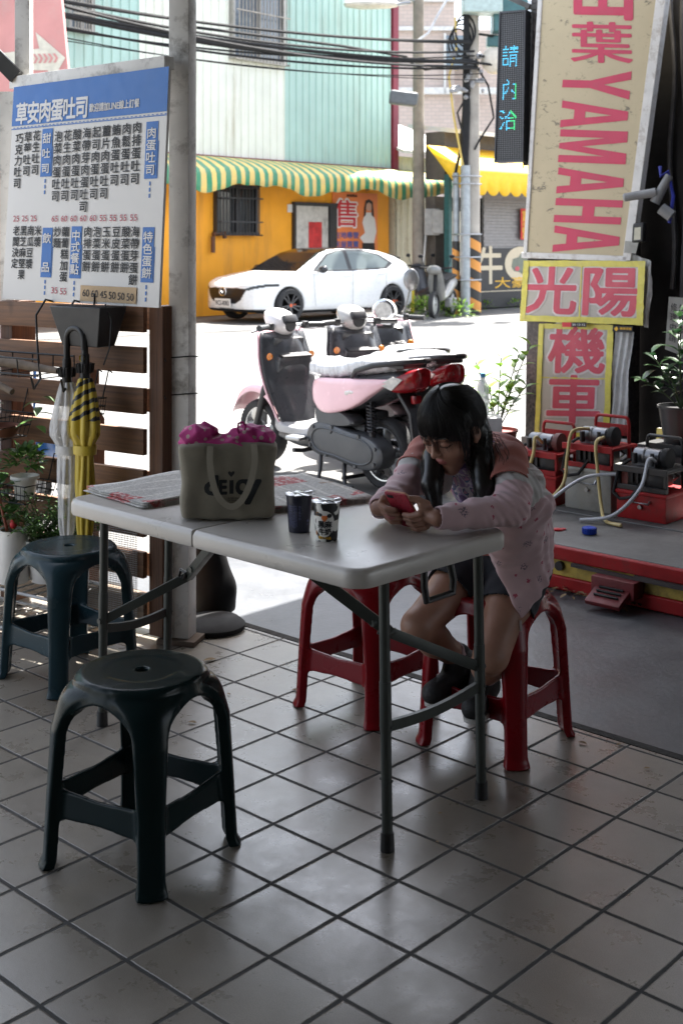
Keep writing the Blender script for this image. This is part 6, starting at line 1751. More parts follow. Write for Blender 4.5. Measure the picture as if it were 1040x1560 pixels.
# umbrellas hooked over the planter's wire
def umbrella(x, label, cloth, hlen, seed, ribs_dark=None, y=-.165, z_hook=1.185, hy=0):
    o = empty('umbrella', pal(x, y, 0), PA, label, 'umbrella', 'furled umbrellas on the pallet')
    zb = z_hook - .205               # top of the furled cloth
    m = MB(); r = .020
    arc = [((0 if hy else .045 - .045 * math.cos(t_)), (.045 - .045 * math.cos(t_) if hy else 0), z_hook - .045 + .045 * math.sin(t_)) for t_ in [math.pi * k / 10 for k in range(11)]]
    m.tube([(0, 0, zb + .05), (0, 0, z_hook - .10)] + arc + [((0, .09, z_hook - .08) if hy else (.09, 0, z_hook - .08))], .0125, 12); m.build('handle', BLACK, o)
    m = MB(); m.cyl((0, 0, zb - .03), (0, 0, zb + .09), .02, .016, 14)
    for k in range(8):
        a = k * .785; m.cyl((.026 * math.cos(a), .026 * math.sin(a), zb + .02), (.03 * math.cos(a), .03 * math.sin(a), zb + .055), .006, seg=6)
    m.build('runner', BLACK, o)
    rr = random.Random(seed); rings = []; nz, na = 26, 44
    prof = [(0, .028), (.06, .04), (.22, .062), (.30, .066), (.36, .040), (.42, .036), (.6, .042), (.8, .034), (.95, .018), (1, .010)]
    for i in range(nz + 1):
        f = i / nz; k = max(q for q in range(len(prof) - 1) if prof[q][0] <= f + 1e-9); f0, r0 = prof[k]; f1, r1 = prof[k + 1]
        rad = r0 + (r1 - r0) * (f - f0) / (f1 - f0)
        ring = []
        for j in range(na):
            a = 2 * math.pi * j / na; w = abs(math.sin(4 * a + f * 2.2 + seed)) ** .7; rj = rad * (.66 + .42 * w) * (1 + .08 * math.sin(a * 3 + f * 9))
            zz = zb - hlen * f
            if f < .30: zz -= .05 * (1 - w) * f / .3
            ring.append(Vector((rj * math.cos(a), rj * math.sin(a) * .75, zz)))
        rings.append(ring)
    m = MB(); m.loft(rings); c = m.build('canopy', cloth, o, 70)
    m = MB(); zs = zb - hlen * .385; m.lathe([(.047, -.017), (.0485, 0), (.047, .017), (.045, .0)], (0, 0, zs), seg=28, close=True)
    for v_ in range(len(m.V)): m.V[v_] = (m.V[v_][0], m.V[v_][1] * .8, m.V[v_][2])
    m.build('strap', cloth, c)
    m = MB(); m.cyl((0, 0, zb - hlen + .01), (0, 0, zb - hlen - .085), .009, .006, 10); m.build('tip', BLACK, o)
    return o, zb
YN = NT('yellow_nylon'); x, y, z = YN.sep(); 
n_ = YN.noise(6, det=2)
w_ = YN.n('ShaderNodeTexWave', wave_type='BANDS', bands_direction='Z'); w_.inputs['Scale'].default_value = 9; w_.inputs['Distortion'].default_value = 2.2; w_.inputs['Detail'].default_value = 1
YN.l(YN.map((1, 1, 1), (0, .5, 0)), w_.inputs['Vector'])
bandz = YN.math('GREATER_THAN', z, .845)
YN.set(col=YN.mix(YN.math('MULTIPLY', bandz, YN.math('GREATER_THAN', w_.outputs['Fac'], .62)), YN.mix(n_, (.44, .31, .015), (.62, .47, .04)), (.01, .01, .01)), rough=.45, sheen=.2)
o, zb = umbrella(-.235, 'yellow umbrella with black bands and a black hook handle', YN.m, .69, 2, z_hook=1.205, hy=1)
m = MB(); m.lathe([(0, -.0), (.011, 0), (.013, -.004)], (0, 0, 0), 'y', 16); q = m.build('button', M('button_yellow', (.6, .42, .03), .4), o); q.location = (0, -.0135, zb + .075)
umbrella(-.325, 'clear frosted umbrella with a black hook handle, left of the yellow one', mk_plasticfilm('frosted_vinyl', .62, (.74, .75, .76)), .66, 5, y=-.17, z_hook=1.185)

# plants on the floor at left
def bHerb(o, h):
    rr = random.Random(8); m = MB(); ms = MB()
    for k in range(70):
        a = rr.uniform(0, 6.28); R_ = rr.uniform(.06, .24); tip = Vector((R_ * math.cos(a), R_ * math.sin(a) * .8, h + rr.uniform(.0, .17) - .25 * R_ + .04))
        sprig(m, ms, (rr.uniform(-.05, .05), rr.uniform(-.05, .05), h - .02), tip, 16, .042, .009, k, .0016)
    m.build('foliage', LEAF_M, o); ms.build('stem', M('stem_green'), o)
q = Vector((-1.125, 4.74, 0)); h0 = potted('bushy_herb', (q.x, q.y, .205), 'bushy fine-leaved herb spilling out of a white pot', WHITEP, .07, .09, .16, bHerb)
m = MB(); m.box((0, 0, .15), (.46, .24, .30), bev=.006)
st_ = MB()
for z in (.05, .195):
    for y in (-.13, .13): st_.tube([(-.36, y, z), (.30, y, z)], .006, 6)
    for k in range(12): st_.tube([(-.36 + .06 * k, -.13, z), (-.36 + .06 * k, .13, z)], .004, 5)
for x in (-.36, .30):
    for y in (-.13, .13): st_.tube([(x, y, 0), (x, y, .26)], .007, 6)
q2 = st_.build('wire_rack', M('white_wire', (.4, .4, .4), .5)); q2.location = (q.x - .10, q.y + .02, 0); q2.rotation_euler = (0, 0, PA); tag(q2, 'low white wire rack carrying the plants on the left', 'rack')
o = empty('plastic_jug', (q.x - .13, q.y - .03, .205), 0, 'white plastic jug with a red-handled tool between the plants', 'jug')
m = MB(); m.lathe([(0, 0), (.055, 0), (.06, .02), (.058, .16), (.05, .19), (.053, .2), (.047, .2), (.045, .17), (.05, .02), (0, .015)], seg=26); m.tube([(-.055, 0, .16), (-.10, 0, .15), (-.10, 0, .07), (-.058, 0, .05)], .009, 8); m.build('jug_body', WHITEP, o)
m = MB(); m.tube([(.01, 0, .05), (-.06, .01, .33)], .006, 8); m.build('tool_handle', M('tool_brown', (.25, .07, .04), .5), o); m = MB(); m.ball((.0, 0, .22), (.014, .014, .02), 10, 8); m.build('tool_knob', M('print_red'), o)
m = MB(); m.box((.055, .06, .2), (.05, .035, .05), bev=.008); m.build('pale_lid', WHITEP, o)
def bPothos(o, h):
    m, ms = MB(), MB()
    for k, (dx, dy, dz) in enumerate([(-.14, 0, .18), (.06, 0, .24), (-.02, -.08, .16), (.12, -.05, .12), (-.18, -.05, .05), (.02, .05, .3), (.14, .02, .2)]): sprig(m, ms, (0, 0, h - .02), (dx, dy, h + dz), 8, .11, .065, 40 + k)
    m.build('foliage', LEAF_M, o); ms.build('stem', M('stem_green'), o)
potted('broad_leaf_plant', (q.x - .26, q.y + .05, .205), 'broad-leaved green plant in a pale bowl at the left edge', M('pot_grey'), .08, .11, .14, bPothos)
# black rubbish sack behind the post
s = SDF((-.25, -.25, -.02), (.25, .25, .52), .012)
s.cap((0, 0, .10), (-.04, 0, .44), .088, .03, .04); s.cap((0, 0, .03), (0, 0, .10), .088, .088, .02); s.plane((0, 0, .005), (0, 0, -1))
x, y, z = s.grid(); s.d += .002 * np.sin(x * 40 + z * 14) * np.cos(y * 37 + z * 9)
V, F = s.mesh(); V = smooth_mesh(V, F, 2); q = np_obj('rubbish_sack', V, F, M('sack_black', (.008, .008, .009), .6, spec=.2)); q.location = G(322, 945) + Vector((0, .10, 0)); tag(q, 'tied black rubbish sack on the ground behind the steel post', 'rubbish sack')
m = MB(); m.lathe([(0, 0), (.12, 0), (.125, .02), (.1, .04), (0, .045)], seg=24); q2 = m.build('black_saucer', DBLACK); q2.location = G(322, 955) + Vector((.01, -.02, 0)); tag(q2, 'flat black round base on the floor beside the rubbish sack', 'base')

# ================================================================ folding table
TC = Vector((-.1875, 3.46, 0)); TY = math.atan2(-.696, .718)
def tb(x, y, z): 
    c, s_ = math.cos(TY), math.sin(TY); return Vector((TC.x + x * c - y * s_, TC.y + x * s_ + y * c, z))
o = empty('folding_table', TC, TY, 'pale grey plastic folding table with dark green tube legs', 'table')
TW, TD, TH = 1.206, .594, .74
TOPM = NT('table_plastic'); c_ = TOPM.mix(TOPM.ramp(TOPM.noise(5, det=6), (.35, 0.), (.7, 1.)), (.45, .425, .39), (.52, .49, .455)); sc_ = TOPM.ramp(TOPM.noise(7, TOPM.map((1, 9, 1), (0, 0, .6)), det=8, rough=.7), (.60, 0.), (.75, .35)); TOPM.set(spec=.8, col=TOPM.mix(sc_, c_, (.30, .285, .265)), rough=TOPM.ramp(TOPM.noise(4, det=6), (.3, .24), (.7, .42))); TOPM.bump(TOPM.noise(240, det=3), .25, .002)
def rrect(x0, y0, x1, y1, rad, corners, n=7):
    pts = []
    for (cx, cy, a0, on) in ((x1, y1, 0, corners[0]), (x0, y1, 90, corners[1]), (x0, y0, 180, corners[2]), (x1, y0, 270, corners[3])):
        r = rad if on else .004
        ccx = cx - r if cx == x1 else cx + r; ccy = cy - r if cy == y1 else cy + r
        for k in range(n): a = R(a0 + 90 * k / (n - 1)); pts.append((ccx + r * math.cos(a), ccy + r * math.sin(a)))
    return pts
for sx, (x0, x1), cor in ((0, (-TW / 2, -.0012), (0, 1, 1, 0)), (1, (.0012, TW / 2), (1, 0, 0, 1))):
    rings = []
    for ins, z in ((.014, TH - .046), (.003, TH - .046), (.0, TH - .040), (.0, TH - .014), (.003, TH - .006), (.008, TH - .0015), (.015, TH)):
        hx = ins if True else 0
        xa = x0 + (ins if sx == 0 else min(ins, .003)); xb = x1 - (ins if sx == 1 else min(ins, .003))
        rings.append([Vector((px, py, z)) for px, py in rrect(xa, -TD / 2 + ins, xb, TD / 2 - ins, .055 - ins * .7, cor)])
    m = MB(); m.loft(rings); m.build('tabletop', TOPM.m, o, 35)
LEGM = M('leg_green_grey', (.05, .056, .05), .42, .2, .12)
def tloc(p): 
    d = Vector((p[0] - TC.x, p[1] - TC.y)); c, s_ = math.cos(-TY), math.sin(-TY); return Vector((d.x * c - d.y * s_, d.x * s_ + d.y * c, p[2]))
feet = {}
for nm, (sx, sy) in {'front': (1, -1), 'right': (1, 1), 'left': (-1, -1), 'far': (-1, 1)}.items():
    fx = sx * (.435 if sx > 0 else .425); fy = sy * .195
    if nm == 'front': fx, fy = tloc((.113, 3.033, 0)).xy
    if nm == 'right': fx, fy = tloc((.377, 3.32, 0)).xy
    if nm == 'left': fx, fy = tloc((-.743, 3.823, 0)).xy
    if nm == 'far': q_ = tloc((-.743, 3.823, 0)); fx, fy = q_.x, -q_.y + .0
    f = Vector((fx, fy, 0)); t_ = Vector((fx - sx * .012, fy + .0, TH - .05)); feet[nm] = (f, t_)
    m = MB(); m.tube([f + Vector((0, 0, .03)), f.lerp(t_, .4), t_], .0135, 14)
    m.tube([f.lerp(t_, .42), f.lerp(t_, .60)], .0150, 14); 
    for zz in (.12, .25, .44): m.cyl(f.lerp(t_, zz) + Vector((-.017, -.004, 0)), f.lerp(t_, zz) + Vector((.017, .004, 0)), .0035, seg=8)
    lg = m.build('leg', LEGM, o)
    m = MB(); m.cyl(f, f + Vector((0, 0, .045)), .018, .0165, 14); m.build('foot_cap', BLACK, lg)
for A_, B_ in (('front', 'right'), ('left', 'far')):
    sx = 1 if A_ == 'front' else -1
    a = feet[A_][0].lerp(feet[A_][1], .44); b_ = feet[B_][0].lerp(feet[B_][1], .44)
    m = MB(); pts = [a.lerp(b_, k / 10) + Vector((0, 0, -.014 * math.sin(math.pi * k / 10))) for k in range(11)]
    for k in range(10): m.beam(pts[k], pts[k + 1], .012, .026)
    m.build('crossbar', LEGM, o)
    ta = feet[A_][1]; tb_ = feet[B_][1]
    m = MB(); m.beam(ta + Vector((0, 0, -.0)), tb_ + Vector((0, 0, -.0)), .03, .02); m.box((sx * .28, 0, TH - .052), (.03, TD - .09, .012)); m.box((sx * .43, -TD / 2 + .11, TH - .055), (.05, .06, .016), bev=.004); m.box((sx * .43, TD / 2 - .05, TH - .055), (.05, .06, .016), bev=.004); m.build('top_rail', LEGM, o)
    if sx > 0: s0 = feet['right'][0].lerp(feet['right'][1], .51); h_ = tloc((.125, 3.16, .497)); e_ = tloc((-.10, 3.12, TH - .06))
    else: s0 = feet['left'][0].lerp(feet['left'][1], .475); h_ = tloc((-.475, 3.83, .463)); e_ = tloc((-.33, 3.52, TH - .06))
    m = MB(); m.beam(s0, h_, .011, .028, bev=.002); m.beam(h_, e_, .02, .03, bev=.002)
    d_ = (h_ - s0).normalized(); 
    for p_ in (h_, s0, h_ + (e_ - h_) * .16): m.cyl(p_ + Vector((-.0, -.018, 0)), p_ + Vector((0, .018, 0)), .009, seg=10)
    m.build('brace', LEGM, o)
    m = MB(); m.tube([h_ + Vector((.0, -.02, -.005)), h_ + Vector((.015, -.024, .018)), h_ + Vector((-.01, -.024, .022)), h_ + Vector((-.018, -.024, .0))], .005, 8, closed=True); m.build('lock_ring', BLACK, o)
m = MB(); hx = TW / 2 - .012
m.tube([(hx, -.050, TH - .046), (hx + .006, -.056, TH - .085), (hx + .008, -.05, TH - .118), (hx + .008, .05, TH - .118), (hx + .006, .056, TH - .085), (hx, .050, TH - .046)], .0095, 10); m.build('carry_handle', BLACK, o)

# ================================================================ plastic stools
def stool_sdf():
    h = .0036; s = SDF((-.25, -.25, -.01), (.25, .25, .47), h)
    H = .452
    # seat: disc with rounded rim and skirt
    def disc(x, y, z):
        r = np.sqrt(x * x + y * y); qx = r - (.150 - .006); qz = np.abs(z - (H - .012)) - .006
        return np.sqrt(np.maximum(qx, 0) ** 2 + np.maximum(qz, 0) ** 2) + np.minimum(np.maximum(qx, qz), 0) - .006
    s.op(disc, (-.16, -.16, H - .03), (.16, .16, H), 0)
    def skirt(x, y, z):
        r = np.sqrt(x * x + y * y); rr_ = .150 + (H - .02 - z) * .35; qx = np.abs(r - rr_) - .006; a = np.arctan2(y, x); dep = .050 + .02 * np.cos(4 * a + math.pi)
        qz = np.maximum(H - .012 - dep - z, z - (H - .008)); return np.maximum(qx, qz)
    s.op(skirt, (-.2, -.2, H - .09), (.2, .2, H), .008)
    for k in range(4):
        a = math.pi / 4 + k * math.pi / 2; ca, sa = math.cos(a), math.sin(a)
        def leg(x, y, z):
            r = x * ca + y * sa; t = -x * sa + y * ca
            zt_ = np.clip((H - .02 - z) / (H - .02), 0, 1)
            rc = .150 + .048 * np.sqrt(np.clip(zt_ * 4.2, 0, 1)) + .026 * zt_ - .012 * np.exp(-zt_ * 18)
            w = .041 - .013 * np.clip(zt_ * 1.6, 0, 1) + .012 * np.exp(-((1 - zt_) / .05) ** 2) * .5 + .03 * np.exp(-(zt_ / .10) ** 2)
            th = .010 + .010 * np.exp(-(zt_ / .12) ** 2)
            rcv = rc - 7 * t * t + .010 * np.exp(-((1 - zt_) / .035) ** 2)
            qr = np.abs(r - rcv) - th; qt = np.abs(t) - w; qz = np.maximum(-z, z - (H - .012))
            d = np.sqrt(np.maximum(qr, 0) ** 2 + np.maximum(qt, 0) ** 2) + np.minimum(np.maximum(qr, qt), 0) - .004
            return np.maximum(d * .8, qz)
        s.op(leg, np.minimum((.08 * ca, .08 * sa, 0), (.24 * ca, .24 * sa, H)) - .07, np.maximum((.08 * ca, .08 * sa, 0), (.24 * ca, .24 * sa, H)) + .07, .022)
    for k in range(4):
        a = k * math.pi / 2; ca, sa = math.cos(a), math.sin(a)
        def bar(x, y, z):
            r = x * ca + y * sa; t = -x * sa + y * ca
            mid = .152; zc = .150 - .0
            arch = .029 - .007 * np.clip(1 - np.abs(t) / .12, 0, 1)
            qr = np.abs(r - (mid + (.15 - z) * .05)) - .006; qz = np.abs(z - zc - .004) - arch - .006; qt = np.abs(t) - .150
            return np.maximum(np.maximum(qr, qz), qt)
        c = np.array((.152 * ca, .152 * sa, .15)); s.op(bar, c - .17, c + .17, .012)
    s.cap((0, 0, H - .05), (0, 0, H + .03), .016, k=.006, mode='sub')
    s.cap((0, 0, -.20), (0, 0, .04), .001)
    s.plane((0, 0, .001), (0, 0, -1), 0)
    V, F = s.mesh(); V = smooth_mesh(V, F, 2, .5)
    c = V[F].mean(1); X, Y, Z = c.T; r = np.hypot(X, Y)
    a = np.arctan2(Y, X); q = (np.floor(a / (math.pi / 2)).astype(int)) % 4
    da = np.abs(((a - math.pi / 4) % (math.pi / 2) + math.pi / 4) % (math.pi / 2) - math.pi / 4)
    t = np.abs(-X * np.sin(q * math.pi / 2 + math.pi / 4) + Y * np.cos(q * math.pi / 2 + math.pi / 4))
    cls = np.full(len(F), -1); cls[(Z > H - .075)] = 0
    leg = (cls < 0) & (t < .05); cls[leg] = 1 + q[leg]
    cls[(cls < 0) & ((np.abs(Z - .152) > .062) | (t < .055))] = -2; cls[cls == -2] = 1 + q[cls == -2]
    rest = cls < 0; k4 = np.round(a / (math.pi / 2)).astype(int) % 4; cls[rest] = 5 + k4[rest]
    return V, F, cls
_st = stool_sdf()
def stool(loc, rz, mat, label, group):
    o = empty('plastic_stool', loc, rz, label, 'stool', group)
    V, F, cls = _st
    for k in range(9):
        sel = cls == k
        if sel.sum(): np_obj('seat' if k == 0 else 'leg' if k < 5 else 'stretcher', V, F[sel], mat, o)
    return o
GRN = M('stool_green', (.005, .014, .015), .24, var=.08, vs=6, rv=.25, spec=.16, dirt=.0, dcol=(.03, .04, .04), ds=40); GRN2 = M('stool_blue_green', (.014, .034, .043), .26, var=.08, vs=6, rv=.25, spec=.2, dirt=.0, dcol=(.08, .09, .09), ds=40); REDS = M('stool_red', (.20, .003, .008), .28, var=.08, vs=6, rv=.3, spec=.3, dirt=.0, dcol=(.2, .02, .02), ds=40)
def sq_yaw(a, b): d = Vector(b) - Vector(a); return math.atan2(d.y, d.x)
stool((-.49, 3.02, 0), sq_yaw((-.705, 2.97, 0), (-.4277, 2.81, 0)), GRN, 'dark green plastic stool in the foreground, nearest to the viewer', 'plastic stools round the table')
stool((-.945, 4.272, 0), sq_yaw((-1.155, 4.26, 0), (-.9325, 4.062, 0)), GRN2, 'blue-green plastic stool in front of the bushy herb on the left', 'plastic stools round the table')
stool((.4665, 3.726, 0), sq_yaw((.237, 3.706, 0), (.4885, 3.519, 0)), REDS, 'red plastic stool the girl is sitting on', 'plastic stools round the table')
stool((.0875, 4.015, 0), sq_yaw((-.141, 3.998, 0), (.105, 3.787, 0)), REDS, 'empty red plastic stool half hidden beyond the table', 'plastic stools round the table')

# ================================================================ things on the table
ZT = TH + .0005
def tp_(u, v, z=TH): return G(u, v, z)
# newspapers
def newspaper(c4, label, seed):
    o = empty('newspaper', sum(c4, Vector()) / 4, math.atan2((c4[1] - c4[0]).y, (c4[1] - c4[0]).x), label, 'newspaper', 'newspapers on the table')
    o.location.z = ZT; inv = Matrix.LocRotScale(o.location, o.rotation_euler, o.scale).inverted()
    rr = random.Random(seed)
    for k in range(5):
        off = Vector((rr.uniform(-.008, .008), rr.uniform(-.008, .008), .0006 + .0018 * k)); n = 10; V = []
        for i in range(n + 1):
            for j in range(n + 1):
                a, c = j / n, i / n; p = c4[0].lerp(c4[1], a).lerp(c4[3].lerp(c4[2], a), c) + off; p.z = ZT + off.z + .0016 * k * (.4 + abs(math.sin(a * 5 + seed + c * 3))) + .004 * max(0, a - .8) * (k / 2); V.append(inv @ p)
        F = [[i * (n + 1) + j, i * (n + 1) + j + 1, (i + 1) * (n + 1) + j + 1, (i + 1) * (n + 1) + j] for i in range(n) for j in range(n)]
        q = mesh_obj('sheet', V, F, NEWS, o, 180); q.modifiers.new('thick', 'SOLIDIFY').thickness = .0009
def flat(u, v): p = G(u, v, TH); return p
newspaper([flat(131, 749), flat(222, 776), Vector((-.31, 3.745, TH)), flat(272, 724)], 'folded newspaper under the left side of the canvas bag', 2)
newspaper([flat(418, 782), flat(567, 765), flat(459, 727), Vector((-.40, 3.80, TH))], 'open newspaper spread behind the two drink cups', 5)
# canvas tote
BT = M('print_charcoal', (.016, .018, .02), .8); CANV = mk_fabric('canvas_olive', (.235, .212, .16), weave=900, vs=14, sheen=.2)
bc_ = Vector((-.315, 3.412, TH)); BYW = R(4)
o = empty('canvas_bag', bc_, BYW, 'olive canvas tote bag printed with dark lettering, standing on the table', 'tote bag')
s = SDF((-.165, -.10, -.01), (.165, .10, .245), .0045)
def bag(x, y, z):
    f = np.clip(z / .215, 0, 1); w = .124 + .012 * f + .003 * np.sin(z * 40); d_ = .066 - .010 * f + .004 * np.sin(x * 30 + z * 22) * (1 - f * .5)
    qx = np.abs(x) - w + .028; qy = np.abs(y) - d_ + .028; a = np.sqrt(np.maximum(qx, 0) ** 2 + np.maximum(qy, 0) ** 2) + np.minimum(np.maximum(qx, qy), 0) - .028
    top = .208 + .006 * np.cos(x * 16) ; e = np.maximum(a, np.maximum(z - top, -z)); return smax(a, np.maximum(z - top, .004 - z), .014) + .0022 * np.sin(x * 55 + z * 30) * np.sin(z * 48 - x * 20)
s.op(bag, (-.15, -.08, 0), (.15, .08, .23), 0)
V, F = s.mesh(); V = smooth_mesh(V, F, 2); bag_o = np_obj('bag_body', V, F, CANV, o)
def strap(y, sgn, parent):
    pts = [(-.046, y, .205), (-.047, y - sgn * .010, .16), (-.036, y - sgn * .016, .10), (-.018, y - sgn * .017, .062), (.010, y - sgn * .015, .043), (.036, y - sgn * .016, .056), (.060, y - sgn * .017, .10), (.074, y - sgn * .012, .16), (.072, y, .21)]
    P_ = [np.array(p) for p in pts]; out = []
    for i in range(len(P_) - 1):
        p0, p1, p2, p3 = P_[max(i - 1, 0)], P_[i], P_[i + 1], P_[min(i + 2, len(P_) - 1)]
        for q in range(5):
            t_ = q / 5; out.append(Vector(.5 * (2 * p1 + (p2 - p0) * t_ + (2 * p0 - 5 * p1 + 4 * p2 - p3) * t_ * t_ + (3 * p1 - p0 - 3 * p2 + p3) * t_ ** 3)))
    out.append(Vector(pts[-1])); V = []; F = []
    for i, p in enumerate(out):
        d_ = (out[min(i + 1, len(out) - 1)] - out[max(i - 1, 0)]).normalized(); s_ = d_.cross(Vector((0, 1, 0))).normalized()
        for w, dy in ((-.0085, 0), (-.0085, -.002 * sgn), (.0085, -.002 * sgn), (.0085, 0)): V.append(p + s_ * w + Vector((0, dy, 0)))
    for i in range(len(out) - 1):
        for k in range(4): F.append([i * 4 + k, i * 4 + (k + 1) % 4, (i + 1) * 4 + (k + 1) % 4, (i + 1) * 4 + k])
    mesh_obj('strap', V, F, mk_fabric('canvas_strap', (.34, .31, .245), weave=900, sheen=.2), parent, 40)
strap(-.060, 1, o)
bd = Board((-.06, -.068, .158), (.108, -.068, .158), (.108, -.068, .050), (-.06, -.068, .050), 168, 108)
m = MB()
for ch, x0, y0, x1, y1, bo_ in (('d', 0, 34, 34, 84, .06), ('E', 40, 46, 58, 82, .06), ('i', 66, 46, 76, 82, .06), ('c', 84, 46, 112, 84, .06), ('y', 108, 48, 150, 108, .07)):
    if ch == 'i': bd.rect(m, 66, 46, 77, 82, .0)
    else: bd.text(m, ch, x0, y0, x1, y1, bo_, .0)
bd.poly(m, [(71, 38), (63, 29), (62, 24), (66, 21), (71, 25), (76, 21), (80, 24), (79, 29)], .0)
bd.text(m, 'IN THE HEART', 62, 92, 96, 96, .0, 0); bd.text(m, 'OF YOUR LIFE', 62, 98, 96, 102, .0, 0)
# drape the print onto the bag front
q = m.build('lettering', BT, None, None)
_b = bmesh.new(); _b.from_mesh(q.data); bmesh.ops.subdivide_edges(_b, edges=[e for e in _b.edges if e.calc_length() > .012], cuts=2); _b.to_mesh(q.data); _b.free()
bpy.context.view_layer.update()
_inv = bag_o.matrix_local
for v in q.data.vertices:
    ok, hit, nr, _ = bag_o.ray_cast(Vector((v.co.x, -.2, v.co.z)), Vector((0, 1, 0)))
    if ok: v.co.y = hit.y - .0009
q.parent = o
# pink polka-dot drawstring cloth in the bag
s = SDF((-.16, -.09, .17), (.16, .09, .29), .0038)
rr = random.Random(6)
s.ell((-.01, 0, .205), (.128, .052, .028), k=.01)
for c_, r_ in (((-.085, -.012, .232), (.042, .04, .032)), ((-.10, .0, .222), (.036, .045, .03)), ((-.055, .012, .236), (.032, .03, .026)), ((.045, -.005, .228), (.05, .04, .025)), ((.095, .0, .222), (.04, .045, .032)), ((.07, .01, .236), (.05, .035, .022)), ((0, -.035, .205), (.09, .02, .018))): s.ell(c_, r_, k=.008)
x, y, z = s.grid(); s.d += (.0085 * np.abs(np.sin(x * 38 + z * 62 + 1.6 * np.sin(y * 40 + x * 18))) ** .6 - .005 + .004 * np.abs(np.sin(z * 70 - x * 52 + y * 45)) + .0012 * np.sin(x * 130 + y * 90)).astype(np.float32)
V, F = s.mesh(); V = smooth_mesh(V, F, 1)
q = empty('drawstring_pouch', bc_, BYW, 'magenta polka-dot drawstring cloth bunched in the top of the tote', 'pouch')
np_obj('cloth', V, F, mk_dots('polka_cloth', (.46, .025, .20), (.42, .30, .28), 46, .25), q)
m = MB(); m.tube([(.035, -.03, .225), (.028, -.035, .245), (.030, -.03, .262), (.042, -.03, .266), (.050, -.03, .255), (.046, -.032, .24), (.055, -.03, .232)], .0032, 7); m.build('drawstring', M('cord_magenta', (.30, .012, .12), .8), q)
# cups
def cup(loc, label, mat, lidmat, build, rz=0):
    o = empty('drink_cup', loc, rz, label, 'cup', 'drink cups on the table')
    m = MB(); m.lathe([(0, .002), (.0265, .002), (.027, 0), (.0275, .001), (.0345, .094), (.0365, .0945), (.0370, .0965), (.0362, .0985), (.034, .0985)], seg=44); c = m.build('cup_body', mat, o, 50)
    m = MB(); m.lathe([(.0362, .0988), (.0385, .0986), (.0375, .0992), (.033, .0996), (0, .0994)], seg=30); 
    for i, v in enumerate(m.V): m.V[i] = (v[0] * (1 + .05 * math.sin(i * 2.3)), v[1] * (1 + .05 * math.sin(i * 1.7)), v[2] + .0012 * math.sin(i * 1.3) + (.006 if v[0] > .03 and v[1] > 0 else 0))
    m.build('foil_lid', lidmat, o, 180)
    def at(th, z, lift=.0006):
        r = .0275 + (.0345 - .0275) * z / .094 + lift; return Vector((r * math.sin(th), -r * math.cos(th), z))
    build(o, at); return o
class CB:
    def __init__(s, at, W, H, t0, t1, z0, z1): s.a = at; s.W = W; s.H = H; s.r = (t0, t1, z0, z1)
    def at(s, x, y, lift=0):
        t0, t1, z0, z1 = s.r; return s.a(t0 + (t1 - t0) * x / s.W, z1 + (z0 - z1) * y / s.H, .0005 + lift)
for nm in ('text', 'char', 'column', 'rect', 'disc'): setattr(CB, nm, getattr(Board, nm))
def _cpoly(s, m, pts, lift=.002):
    "convex outline laid on the curved cup: rings towards its centre"
    n = len(pts); cx = sum(p[0] for p in pts) / n; cy = sum(p[1] for p in pts) / n; fs = (1, .75, .5, .25, .02)
    V = [s.at(cx + (x - cx) * f, cy + (y - cy) * f, lift) for f in fs for x, y in pts]
    m._add(V, [[i * n + k, i * n + (k + 1) % n, (i + 1) * n + (k + 1) % n, (i + 1) * n + k] for i in range(4) for k in range(n)])
CB.poly = _cpoly
FOIL = M('foil_lid', (.62, .62, .64), .25, .7, .1)
def cb1(o, at):
    b = CB(at, 100, 100, R(-70), R(70), .006, .092); m = MB(); rr = random.Random(2)
    for k, x in enumerate((14, 19, 24, 29, 34, 39, 44)): 
        y = 22
        while y < 84:
            l_ = rr.uniform(3, 9); b.rect(m, x, y, x + 1.7, y + l_, 0); y += l_ + 1.2
    b.column(m, '黑芝麻牛奶', 56, 22, 8, 9, 9, .0, .0); b.disc(m, 88, 70, 4, 4, 0); b.text(m, '冷藏', 82, 78, 94, 84, 0, 0)
    m.build('lettering', M('cup_print_blue', (.12, .13, .26), .5), o, None)
def cb2(o, at):
    b = CB(at, 100, 100, R(-62), R(62), .004, .092); m = MB(); b.disc(m, 46, 52, 38, 38, .0002); m.build('white_label', M('label_white', (.70, .69, .66), .4, var=.02), o, None)
    m = MB(); b.char(m, '黑', 33, 54, 28, 22, .03, .0009); b.char(m, '麻', 60, 54, 28, 22, .03, .0009); b.char(m, '牛', 34, 75, 27, 21, .03, .0009); b.char(m, '奶', 60, 75, 27, 21, .03, .0009)
    b.disc(m, 64, 28, 9, 6, .0006); b.disc(m, 30, 26, 8, 5, .0006); b.disc(m, 76, 86, 12, 5, .0006); m.build('lettering', INK, o, None)
    m = MB(); b.poly(m, [(37, 28), (55, 28), (57, 36), (52, 42), (46, 46), (40, 42), (35, 36)], .0009); m.build('orange_snout', M('print_orange', (.62, .16, .03), .5), o, None)
    m = MB(); b.poly(m, [(20, 88), (70, 90), (72, 98), (22, 97)], .0009); m.build('yellow_ribbon', M('sign_gold'), o, None); m = MB(); b.text(m, '香濃好喝', 26, 90, 66, 96, .0, .0012); b.disc(m, 20, 24, 6, 5, .0008); m.build('ribbon_text', INK, o, None)
    m = MB(); b.disc(m, 20, 24, 8, 6.5, .0004); b.disc(m, 8, 80, 5, 7, .0005); m.build('stickers', M('sticker_brown', (.38, .16, .04), .5), o, None)
c1 = Vector((-.111, 3.235, ZT)); c2 = Vector((-.038, 3.142, ZT))
cup(c1, 'dark navy drink cup with a foil lid, left of the cow-print cup', M('cup_navy', (.010, .011, .026), .3), FOIL, cb1, R(-4))
